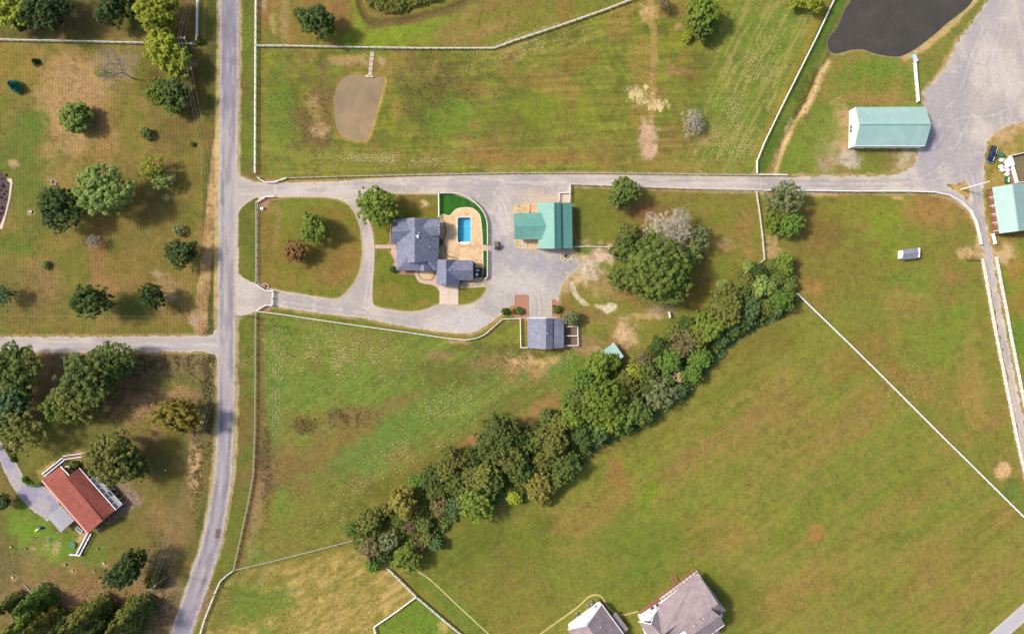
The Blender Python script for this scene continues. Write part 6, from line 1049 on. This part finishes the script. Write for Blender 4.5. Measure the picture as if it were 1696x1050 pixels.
def tree(px, py, r, leaf, label, cls=None, ry=None, rot=0.0, zr=None, hk=1.1, group=None, name=None, cat=None, base=.12, bark=None, h=None):
    """px,py = where the crown's middle shows in the photograph; r = crown radius in photo pixels"""
    rx = r*S; ryy = (ry or r)*S; rm = (rx+ryy)/2
    cls = cls or ('s' if rm < 3.2 else 'm' if rm < 6.5 else 'l'); rz = zr or rm*.82; shrub = rm < 2.1 and name is None
    h = h or (rz*1.75 if shrub or cls == 'b' else rz*2*hk*.95+1.0); hc = h-rz*.95
    p = W(px, py, hc); nm = name or ('shrub' if shrub or cls == 'b' else 'conifer' if cls == 'c' else 'tree'); t = thing(nm, label, cat or ('shrub' if nm == 'shrub' else 'conifer' if nm == 'conifer' else 'tree'), (p.x, p.y, 0), group)
    k = cnt.get(cls, 0); cnt[cls] = k+1; o = link('crown', CM[cls][k % len(CM[cls])], LK[leaf], None, None, True); o.parent = t; o.location = (0, 0, hc); o.scale = (rx, ryy, rz); o.rotation_euler = (0, 0, R(rot) if ry else rng.random()*6.28)
    q = link('trunk', TC if cls == 'c' else TM[k % 4], bark or M_BARK, None, None, True); q.parent = t; q.scale = (h, h, h*.92) if not shrub else (h*1.3, h*1.3, h*.8); q.rotation_euler = (0, 0, rng.random()*6.28); return t
# --- trees one by one (positions read off the photograph)
T = [(18,14,30,'yellow_green','yellow green half of the big tree group in the top corner',{}),(74,12,36,'deep_green','dark half of the big tree group in the top corner',{}),(38,34,17,'deep_green','low dark branch tree under the top corner group',{}),
 (190,10,30,'deep_green','dark tree at the top edge beside the tall yellow green tree',{}),(258,10,36,'yellow_green','tall yellow green tree at the top edge above the white fence',{}),(262,46,22,'yellow_green','lower yellow green tree just above the white fence',{}),
 (272,86,27,'yellow_green','feathery yellow green tree standing over the white fence',{}),(290,106,24,'yellow_green','second feathery yellow green tree, just below the white fence',{}),(262,152,20,'bright_green','loose bright green tree below the feathery pair',{}),(290,150,25,'dark_green','dark tree at the foot of the feathery pair',{}),(287,176,15,'bright_green','small bright green tree lowest of the group by the white fence',{}),
 (57,102,8,'deep_green','tiny dark conifer in the upper striped yard',dict(cls='c',ry=9)),(18,140,10,'teal_green','blue green conifer leaning near the edge of the striped yard',dict(cls='c',ry=12,rot=35,name='conifer')),(126,195,26,'oak_green','dense round dull green shrub in the striped yard',dict(cls='b',name='shrub')),(243,221,10,'dark_green','small dark tree with a bare spot, in the striped yard',{}),(319,239,4,'deep_green','tiny dark shrub near the road in the striped yard',{}),
 (172,314,44,'pale_green','large feathery pale green tree in the striped yard',dict(cls='f')),(102,345,35,'deep_green','large dark round tree in the striped yard',{}),(252,280,20,'yellow_green','thin yellowish tree beside the large feathery one',dict(cls='o')),(268,296,16,'pale_green','sparse pale tree with whitish twigs by the feathery one',dict(cls='o')),
 (302,418,25,'deep_green','compact dark tree near the tan roadside strip',dict(ry=22)),(150,497,31,'deep_green','long dark oval tree above the side road',dict(cls='m',ry=22,rot=4,zr=5.5,h=14)),(250,490,20,'deep_green','compact dark tree just east of the long oval one',dict(zr=4.4)),(75,440,7,'pale_green','tiny pale shrub in the striped yard',{}),(8,488,17,'blue_green','bluish sparse tree at the edge above the side road',dict(cls='o')),(329,68,7,'deep_green','dark corner shrub where two white fences meet',{}),(295,382,10,'grey_green','faint sparse shrub above the compact dark tree',dict(cls='o')),
 (22,612,40,'dark_green','large dark tree below the side road at the edge',dict(cls='l')),(20,660,32,'blue_green','grey blue tree under the large edge tree',{}),(155,622,45,'dark_green','great dark tree over the brown weeds below the side road',dict(cls='l')),(185,600,34,'dark_green','dark tree reaching the side road',{}),(130,660,35,'olive_green','olive side of the great tree group below the side road',{}),(98,680,26,'bright_green','bright green tree at the low tip of the great tree group',{}),(36,715,34,'olive_green','loose olive tree beside the curved house drive',dict(cls='o')),(12,700,24,'dark_green','dark edge tree by the loose olive one',{}),
 (291,690,27,'golden','golden green tree near the road above the red house',dict(ry=36,rot=85)),(190,756,43,'olive_green','large olive tree overhanging the red roof',dict(cls='l')),(222,770,24,'dark_green','darker low tree beside the one overhanging the red roof',{}),(3,832,14,'deep_green','dark tree at the edge beside the house drive',{}),(122,770,8,'bright_green','bright clipped shrub in the notch of the red roof',{}),
 (209,942,36,'deep_green','dense dark oval tree on the lower lawn below the red house',dict(cls='m',ry=24,rot=40,zr=5.5,h=14)),(249,966,17,'golden','small golden green conifer by the roadside pole',dict(cls='c',ry=18,name='conifer')),
 (525,33,27,'deep_green','round dark tree alone in the top pasture',dict(ry=30,rot=80)),(519,375,24,'bright_green','bright green tree on the front lawn',{}),(488,417,18,'reddish','reddish brown tree on the front lawn',{}),(622,341,30,'bright_green','leafy bright green tree where the drive meets the house',dict(cls='m')),(1031,320,25,'dark_green','olive dark tree beside the driveway fence',{}),
 (1089,446,55,'oak_green','huge rounded oak in the paddock beside the workshop',dict(cls='g',ry=54,h=18)),(1036,410,24,'dark_green','dark tree against the upper flank of the huge oak',{}),(1042,384,16,'olive_green','small olive tree highest on the flank of the huge oak',{}),(1026,462,18,'dark_green','dark low tree on the gravel side of the huge oak',{}),(1056,398,14,'grey_green','grey tipped small tree on the flank of the huge oak',dict(cls='o')),(1152,392,22,'grey_green','thin grey green tree behind the bare white tree',dict(cls='o')),(1142,420,18,'pale_green','thin pale tree against the huge oak below the bare tree',dict(cls='o')),
 (944,527,13,'grey_green','small grey green tree at the corner of the stable',{}),(1160,24,27,'bright_green','bright green tree alone in the upper pasture',{}),(1162,44,20,'dark_green','darker lower crown beside the bright pasture tree',{}),(1138,62,9,'yellow_green','yellowish shrub at the foot of the bright pasture tree, nearer the dirt track',{}),(1166,63,9,'yellow_green','yellowish shrub at the foot of the bright pasture tree, farther from the track',{}),(1098,6,12,'brownish','dry brown shrub at the top of the dirt track',dict(cls='o')),(1348,3,16,'yellow_green','yellow shrubby tree at the top of the slanting fence',{}),(1318,2,12,'yellow_green','small yellow shrub in the top pasture corner',{}),
 (1300,332,28,'grey_green','greyish twiggy tree on the lane fence',dict(cls='o')),(1296,338,22,'olive_green','olive tree inside the twiggy one on the lane fence',dict(cls='o')),(1284,366,20,'bright_green','bright tree below the twiggy one, on the fence side',{}),(1306,372,20,'lush_green','lush tree below the twiggy one, on the open paddock side',{}),(1294,356,18,'olive_green','olive tree joining the twiggy one to the two lush ones',{}),
 (652,364,5,'deep_green','dark clipped shrub at the upper corner of the brick house',{}),(646,360,4,'brownish','brown clipped shrub beside the dark one at the brick house',{}),(652,446,6,'deep_green','dark clipped shrub at the lower corner of the brick house',{}),(837,516,6,'deep_green','dark round shrub beside the fence of the red mulch beds',{}),(860,514,7,'dark_green','dark shrub in the wide red mulch bed',{}),(853,516,4.5,'red_flower','red flowering shrub in the wide red mulch bed',{}),(922,512,7,'dark_green','dark shrub in the narrow red mulch bed',{}),(918,508,3,'red_flower','red flowering shrub in the narrow red mulch bed',{}),(993,996,3,'dark_green','tiny shrub by the outdoor units of the white gable',{}),(980,1001,3,'tan','tiny dry shrub by the outdoor units of the white gable',{})]
for px, py, r, lf, lb, kw in T: tree(px, py, r, lf, lb, **kw)
def hedge(label, pts, wd, leaf):
    P = smooth(pts, 4, False); n = 2600; i = rng.integers(0, len(P)-1, n); f = rng.random(n)[:, None]; A = np.array(P); q = A[i]*(1-f)+A[i+1]*f; a = rng.random(n)*6.283; rr_ = wd/2*np.sqrt(rng.random(n)); hz = 1.3*(1-(rr_/(wd/2))**3*.6); pos = np.stack([(q[:,0]+rr_*np.cos(a)-CX)*S, -(q[:,1]+rr_*np.sin(a)-CY)*S, hz*(.5+.5*rng.random(n))], 1)
    c = W(*pts[len(pts)//2]); pos[:, 0] -= c.x; pos[:, 1] -= c.y; V, F = leaf_quads(pos, np.stack([np.cos(a)*.6, np.sin(a)*.6, np.ones(n)], 1)+rng.normal(size=(n, 3))*.4, np.full(n, .26)); me = np_mesh('hedge', V, F, {'tint': ('FLOAT', np.repeat(rng.random(n), 4))})
    o = link('hedge', me, LK[leaf]); o.location = c; tag(o, label, 'hedge')
hedge('curved green hedge where the house drive meets the red house', [(41,792),(48,799),(60,802),(70,799)], 8, 'lush_green'); hedge('short dark hedge strip at the bend of the house drive', [(14,743),(19,751),(24,762)], 7, 'bright_green')
# --- conifers along the bottom edge
for px, py, r, lf, lb in ((6,1008,20,'dark_green','first dark conifer of the bottom corner stand, at the very edge'),(44,1004,24,'lush_green','bright feathery conifer in the bottom corner stand beside the fallen log'),(30,1042,32,'bright_green','yellowish conifer low in the bottom corner stand'),(62,1036,24,'yellow_olive','olive tinged conifer in the bottom corner stand'),(95,1046,22,'dark_green','dark conifer by the mossy middle of the bottom stand'),(118,1040,28,'olive_green','pale olive conifer in the middle of the bottom stand'),(150,1018,24,'olive_green','brownish olive conifer standing highest in the bottom stand'),(165,1044,22,'deep_green','deep green conifer in the gap of the bottom stand'),(200,1034,30,'olive_green','grey olive pointed conifer in the bottom stand nearest the road'),(222,1016,22,'dark_green','dark pointed conifer tip nearest the road in the bottom stand'),(190,1058,26,'olive_green','half hidden conifer at the bottom edge near the road'),(12,1070,30,'dark_green','half hidden conifer at the bottom edge in the corner')):
    tree(px, py, r*.9, lf, lb, cls='c', ry=r*.92, zr=r*S*1.35, name='conifer', group='conifers along the bottom edge')
# --- bare trees
def bare(px, py, h, spread, label, mat, seed, name='bare_tree', n=7, lean=(0, 0), depth=4, tw=.8, th=.026):
    r = random.Random(seed); p = W(px, py); t = thing(name, label, 'tree', p); tk = MB(); br = MB()
    def grow(a, d, L, rad, dep, tgt):
        b = a+d*L; m = a.lerp(b, .5)+Vector((r.gauss(0,.05), r.gauss(0,.05), r.gauss(0,.03)))*L; tgt.tube([a, m, b], [rad, rad*.86, rad*.72], 5 if dep > 1 else 4)
        if dep == 0: return
        for k in range(r.choice((2,3,4) if depth > 3 else (2,3,3))): nd = (d+Vector((r.gauss(0,.55), r.gauss(0,.55), r.gauss(.05,.3)))).normalized(); grow(b if k else m, nd, L*r.uniform(.55,.82), rad*.68, dep-1, br)
    top = p+Vector((lean[0]*.4, lean[1]*.4, h*.35)); tk.tube([p-Vector((0,0,.1)), p.lerp(top, .5), top], [h*th, h*th*.8, h*th*.62], 8)
    for k in range(n): a = k*6.283/n+r.uniform(-.3,.3); d = Vector((math.cos(a)*spread, math.sin(a)*spread, tw)); d += Vector((lean[0], lean[1], 0))*.08; grow(top if k % 2 else p.lerp(top, .8), d.normalized(), h*.26, h*th*.42, depth, br)
    tk.build('trunk', mat, t); br.build('branches', mat, t); return t
big_ = bare(1106, 404, 13, 1.05, 'big bare tree with whitish branches above the huge oak', M_PALEBARK, 3, n=11, th=.022); tw_ = bare(1149, 210, 5.5, 1.4, 'low grey leafless bush in the upper pasture', M_GREYBARK, 5, 'bare_bush', n=9); bare(221, 131, 14, .8, 'leaning grey bare tree in the upper striped yard', M_GREYBARK, 9, n=7, lean=(-2.0, 1.2), th=.018); br_ = bare(155, 402, 5, 1.1, 'small bare brown tree in the middle of the striped yard', mat_plain('brown_twig', C(150,122,98), .9, .2, 3), 11, n=8); bare(276, 297, 6, 1.0, 'whitish bare tree tangled in the sparse pale tree', M_PALEBARK, 13, n=6, depth=3)
bare(30, 690, 9, .9, 'grey bare tree beside the loose olive tree at the edge', M_GREYBARK, 15, n=6, depth=3); bare(1072, 395, 5, .9, 'small bare snag on the flank of the huge oak', M_GREYBARK, 21, n=5, depth=3); bare(1146, 430, 5, 1, 'small bare snag between the huge oak and the thin pale tree', M_GREYBARK, 22, n=6, depth=3)
p = W(50, 985); t = thing('fallen_log', 'pale fallen log on the brown ground beside the bottom conifers', 'log', p); MB().tube([W(40,967,.2), W(58,988,.25), W(62,994,.3)], [.12,.2,.28], 8).build('trunk', M_PALEBARK, t); MB().tube([W(58,988,.25), W(64,986,.5)], [.12,.05], 6).build('branch_stub', M_GREYBARK, t)
p = W(182, 995); t = thing('fallen_log', 'thin dark fallen pole near the golden conifer', 'log', p); MB().tube([W(172,1005,.15), W(184,992,.2)], [.1,.16], 8).build('trunk', M_BARK, t); MB().blob((W(184,991).x, W(184,991).y, .2), (.4,.4,.4), 2, 7, 5, .3).build('root_ball', M_BARK, t)
def twigs(t, px, py, r, hc, leaf, i=0):
    p = W(px, py, hc); o = link('twigs', CM['t'][i], LK[leaf], None, None, True); o.parent = t; o.location = (p.x-t.location.x, p.y-t.location.y, hc); o.scale = (r*S, r*S, r*S*.75)
twigs(tw_, 1147, 204, 21, 3.0, 'grey_twig'); twigs(big_, 1093, 380, 27, 7.0, 'pale_twig', 1); twigs(big_, 1124, 372, 25, 7.5, 'pale_twig', 0); twigs(br_, 155, 400, 12, 3, 'grey_twig', 1)
# --- the diagonal tree row
ROW = [(579,870,13,'lush_green'),(611,855,21,'olive_green'),(598,874,13,'dark_green'),(637,839,15,'yellow_olive'),(663,826,27,'yellow_olive'),(686,790,14,'lush_green'),(714,783,21,'dark_green'),(735,775,20,'olive_green'),(750,754,24,'olive_green'),(778,754,18,'dark_green'),(825,716,36,'dark_green'),(806,736,22,'dark_green'),(843,745,29,'olive_green'),(799,783,27,'olive_green'),(788,832,30,'bright_green'),(766,822,19,'olive_green'),(849,819,13,'yellow_green'),(748,834,17,'blue_green'),(727,832,17,'brownish'),(704,886,13,'olive_green'),(719,896,13,'blue_green'),(699,864,15,'dark_green'),(676,866,14,'brownish'),(642,893,18,'grey_green'),(612,904,19,'brownish'),(614,928,14,'lush_green'),(668,920,25,'bright_green'),(631,914,14,'deep_green'),(688,899,14,'brownish'),
 (833,711,18,'dark_green'),(854,762,28,'dark_green'),(812,790,22,'dark_green'),(911,726,29,'olive_green'),(894,757,20,'olive_green'),(937,766,25,'dark_green'),(891,803,25,'yellow_olive'),(897,822,14,'yellow_olive'),(946,688,22,'bright_green'),(985,664,24,'olive_green'),(1003,668,40,'bright_green'),(966,723,22,'deep_green'),(986,722,18,'blue_green'),(923,697,19,'olive_green'),(877,726,21,'dark_green'),(991,606,23,'bright_green'),(968,626,18,'lush_green'),(1013,600,16,'bright_green'),(1014,694,28,'bright_green'),(1052,684,26,'dark_green'),(1032,700,20,'dark_green'),
 (1091,653,25,'grey_green'),(1049,619,18,'yellow_green'),(1071,614,19,'dark_green'),(1064,594,17,'brownish'),(1091,574,17,'deep_green'),(1112,598,23,'lush_green'),(1123,624,14,'tan'),(1121,648,15,'blue_green'),(1145,619,18,'lush_green'),(1160,592,19,'lush_green'),(1128,572,23,'brownish'),(1153,559,21,'olive_green'),(1177,542,26,'bright_green'),(1205,515,28,'olive_green'),(1211,541,15,'blue_green'),(1192,562,14,'blue_green'),(1116,550,14,'olive_green'),(1138,540,16,'deep_green'),(1206,495,26,'olive_green'),(1181,540,17,'bright_green'),(1158,530,14,'dark_green'),(1263,476,20,'pale_green'),(1238,466,15,'olive_green'),(1300,437,18,'bright_green'),(1289,462,14,'dark_green'),(1294,452,10,'tan'),(1268,508,15,'olive_green'),(1243,508,18,'blue_green'),(1254,492,12,'brownish'),(1292,498,21,'lush_green'),(1308,492,13,'dark_green'),(1308,471,13,'dark_green'),(1286,512,12,'blue_green'),(1234,530,16,'blue_green'),(1213,548,12,'dark_green'),(1238,441,10,'pale_green'),(1258,447,13,'deep_green'),(1167,556,15,'olive_green'),(1196,471,11,'pale_green'),(1224,456,9,'olive_green'),(1037,630,20,'olive_green'),(1075,640,18,'dark_green'),(1040,655,20,'olive_green'),(1105,628,16,'dark_green'),(940,655,16,'lush_green'),(955,656,20,'dark_green'),(903,688,16,'dark_green'),(1280,440,13,'dark_green'),(1226,486,16,'dark_green'),(660,855,14,'dark_green'),(722,808,18,'dark_green'),(752,795,20,'dark_green'),(773,785,18,'olive_green'),(921,788,18,'dark_green'),(870,780,20,'dark_green')]
def rowaxis(x): return np.interp(x, [575,640,760,1000,1170,1310], [890,860,790,655,555,465])
def side(x, y): d = y-rowaxis(x); return 'upper' if d < -14 else 'lower' if d > 18 else 'middle'
ORD = 'first second third fourth fifth sixth seventh eighth ninth tenth eleventh twelfth thirteenth fourteenth fifteenth sixteenth seventeenth eighteenth nineteenth twentieth'.split()
idx = {}
for px, py, r, lf in sorted(ROW, key=lambda q: -q[0]+q[1]*.4):
    s_ = side(px, py); k = idx.get((lf, s_), 0); idx[(lf, s_)] = k+1; nm = lf.replace('_', ' ')
    cl = 'o' if lf in ('tan', 'brownish', 'grey_green') and r > 12 else None
    sh_ = 5 if px < 960 else 0
    tree(px+sh_*.5, py+sh_, r*(.91 if sh_ else .95), lf, f"{ORD[k]} {nm} {'shrub' if r < 12 else 'tree'} from the fence end, {'middle' if s_ == 'middle' else s_+' side'} of the diagonal tree row", cls=cl, group='trees of the diagonal row', name='row_tree' if r >= 12 else 'row_shrub', cat='tree' if r >= 12 else 'shrub', hk=1.05 if r > 16 else .95)
# --- plants nobody could count
def leaf_mass(name, label, pts_fn, n, hmax, lump, size, mat, seed, clump=True):
    P = pts_fn(n); h = hmax*(.25+.75*fbm(P[:,0], P[:,1], lump, seed, 3)); e = 1.5
    gx = (fbm(P[:,0]+e, P[:,1], lump, seed, 3)-fbm(P[:,0]-e, P[:,1], lump, seed, 3))*hmax; gy = (fbm(P[:,0], P[:,1]+e, lump, seed, 3)-fbm(P[:,0], P[:,1]-e, lump, seed, 3))*hmax
    pos = np.stack([(P[:,0]-CX)*S, -(P[:,1]-CY)*S, h*(.8+.3*rng.random(len(P)))], 1); nr = np.stack([-gx*2, gy*2, np.ones(len(P))], 1)+rng.normal(size=(len(P), 3))*.5; V, F = leaf_quads(pos, nr, np.full(len(P), size)); o = link(name, np_mesh(name, V, F, {'tint': ('FLOAT', np.repeat(np.clip(fbm(P[:,0], P[:,1], 7, seed+5, 2)*.6+.4*rng.random(len(P)), 0, 1), 4))}), mat, None, 'stuff'); o['label'] = label
def in_sdf(fn, bb):
    def g(n):
        out = []
        while sum(map(len, out)) < n: q = np.stack([bb[0]+rng.random(n)*(bb[2]-bb[0]), bb[1]+rng.random(n)*(bb[3]-bb[1])], 1); out.append(q[fn(q[:,0], q[:,1])+(fbm(q[:,0], q[:,1], 9, 81, 3)-.5)*9 < 0])
        return np.vstack(out)[:n]
    return g
ROWPOLY = [(572,872),(600,850),(640,832),(690,800),(740,765),(800,728),(860,705),(920,690),(960,650),(1010,612),(1060,585),(1110,545),(1170,505),(1230,460),(1290,430),(1312,455),(1314,500),(1285,520),(1240,538),(1200,570),(1160,605),(1125,655),(1085,680),(1040,705),(985,732),(950,775),(905,800),(860,815),(800,820),(750,845),(728,885),(695,905),(640,915),(590,905)]
leaf_mass('undergrowth', 'dense dark undergrowth and vines filling the diagonal tree row', in_sdf(lambda x, y: sd_poly(x, y, ROWPOLY), (560,420,1330,930)), 32000, 3.6, 14, .42, LK['dark_green'], 82)
leaf_mass('vine_fringe', 'bluish vines spilling from the lower side of the tree row onto the mown field', in_sdf(lambda x, y: sd_line(x, y, [(716,905),(735,870),(760,843),(800,828),(862,818),(952,778),(988,735),(1040,712),(1086,684),(1126,656),(1150,625),(1200,572),(1240,540),(1290,520),(1312,498)], 13), (690,480,1330,930)), 11000, 1.5, 10, .36, LK['blue_green'], 83)
leaf_mass('thicket', 'dense scalloped green thicket at the top edge above the ditch', in_sdf(lambda x, y: sd_poly(x, y, [(606,-60),(609,0),(611,10),(622,17),(640,21.5),(662,22),(690,14),(722,4),(738,-2),(790,-30)]), (600,-60,800,30)), 15000, 1.9, 9, .3, LK['olive_green'], 84)
def weeds(name, label, spots, n, size, mat):
    P = np.vstack([np.stack([cx+rng.normal(size=int(n*w_))*rx, cy+rng.normal(size=int(n*w_))*ry], 1) for cx, cy, rx, ry, w_ in spots]); P = P[(fbm(P[:,0], P[:,1], 7, 85, 3) > .42) & (sd_line(P[:,0], P[:,1], ROADC, ROADW) > 4) & (sd_line(P[:,0], P[:,1], SIDE, 26) > 4) & (sd_poly(P[:,0], P[:,1], POND) > 4)]; m = len(P)
    pos = np.stack([(P[:,0]-CX)*S, -(P[:,1]-CY)*S, .06+.12*rng.random(m)], 1); V, F = leaf_quads(pos, rng.normal(size=(m, 3))*.7+np.array([0, 0, .6]), np.full(m, size)); o = link(name, np_mesh(name, V, F, {'tint': ('FLOAT', np.repeat(rng.random(m), 4))}), mat, None, 'stuff'); o['label'] = label
weeds('dry_weeds', 'dry pinkish weeds standing below the side road', [(265,600,60,11,.4),(345,640,5,60,.25),(325,770,6,40,.12),(230,650,40,30,.2),(180,1010,80,22,.3),(265,970,14,40,.2)], 9000, .3, LK['brownish'])
weeds('field_weeds', 'dark weed clumps in the pastures', [(580,690,22,10,.14),(505,705,12,10,.08),(440,780,5,50,.1),(700,160,34,40,.16),(525,195,24,45,.14),(745,140,40,20,.1),(860,590,40,14,.1),(1330,160,9,40,.1)], 7000, .26, mat_leaf('leaves_weed', tuple(lin((104,86,52))), tuple(lin((128,114,60)))))
def tufts(n):
    P = np.stack([rng.uniform(-60, 1760, n), rng.uniform(-40, 1090, n)], 1); x, y = P[:,0], P[:,1]; k = fbm(x, y, 30, 89, 4)+.3*rng.random(n) > .62
    for sd in (sd_line(x, y, ROADC, ROADW), sd_line(x, y, SIDE, 26), sd_poly(x, y, LANE), np.maximum(sd_poly(x, y, DRIVE), -sd_poly(x, y, ISLE)), sd_poly(x, y, POND), sd_poly(x, y, POND2), sd_poly(x, y, POOLYARD), sd_poly(x, y, HOUSE_ISLE), sd_poly(x, y, SWDRIVE), sd_line(x, y, SEROAD, 24)): k &= sd > 3
    P = P[k]; m = len(P); pos = np.stack([(P[:,0]-CX)*S, -(P[:,1]-CY)*S, .04+.05*rng.random(m)], 1); V, F = leaf_quads(pos, rng.normal(size=(m, 3))*.5+np.array([0,0,1.0]), np.full(m, .22), 1.8); t = np.clip(fbm(P[:,0], P[:,1], 40, 90, 3)*.5+.5*rng.random(m), 0, 1)
    o = link('grass_tufts', np_mesh('grass_tufts', V, F, {'tint': ('FLOAT', np.repeat(t, 4))}), mat_leaf('leaves_tuft', tuple(lin((88,100,36))*.8), tuple(lin((160,142,78))*.8)), None, 'stuff'); o['label'] = 'scattered grass tufts of the pastures and lawns'
tufts(110000)
# cut hay left in rows
def hay(specs):
    PP = []; AA = []
    for cx, cy, rx, ry, ang, gap, n in specs:
        u = np.clip(rng.normal(0, .5, n), -1.2, 1.2)*rx; v = np.round(np.clip(rng.normal(0, .5, n), -1.2, 1.2)*ry/gap)*gap+rng.normal(size=n)*gap*.2; ca, sa = math.cos(R(ang)), math.sin(R(ang)); x = cx+u*ca-v*sa; y = cy+u*sa+v*ca; k = fbm(x, y, 22, 86, 3)+.35*rng.random(n) > .56; PP.append(np.stack([x[k], y[k]], 1)); AA.append(np.full(k.sum(), -R(ang)))
    P = np.vstack(PP); a = np.concatenate(AA)+rng.normal(size=len(P))*.7; n = len(P); L = .12+.26*rng.random(n); wd = .05+.05*rng.random(n); c = np.stack([(P[:,0]-CX)*S, -(P[:,1]-CY)*S, np.full(n, .03)], 1); d = np.stack([np.cos(a), np.sin(a), 0*a], 1); s_ = np.stack([-np.sin(a), np.cos(a), 0*a], 1); up_ = np.array([0, 0, .10]); L = L[:, None]; wd = wd[:, None]
    V = np.stack([c-d*L+s_*wd, c-d*L-s_*wd, c+d*L-s_*wd, c+d*L+s_*wd, c-d*L*.8+up_, c+d*L*.8+up_], 1).reshape(-1, 3); b = np.arange(n)[:, None]*6; F = np.vstack([b+np.array([1,2,5,4]), b+np.array([3,0,4,5])]); o = link('hay_clumps', np_mesh('hay_clumps', V, F), mat_plain('cut_hay', C(178,164,106), .95, .2, 2, world=True), None, 'stuff'); o['label'] = 'pale wisps of cut hay lying in rows across the mown paddocks'
hay([(555,590,125,46,6,5,2850),(457,640,13,100,90,5,19),(457,640,100,13,90,5,798),(760,660,150,40,-33,6,1050),(690,740,120,40,-33,6,950),(640,262,110,8,0,4,798),(700,268,140,10,0,5,494),(880,75,130,22,-19,5,798),(870,58,120,3,-19,3,494),(1240,150,130,44,-64,5,1710),(1225,240,36,26,5,5,380),(520,1000,110,50,-30,6,798),(560,840,90,40,-33,6,418),(1500,640,60,60,70,8,228),(1062,162,13,12,40,2,304),(930,600,30,14,-30,4,114)])
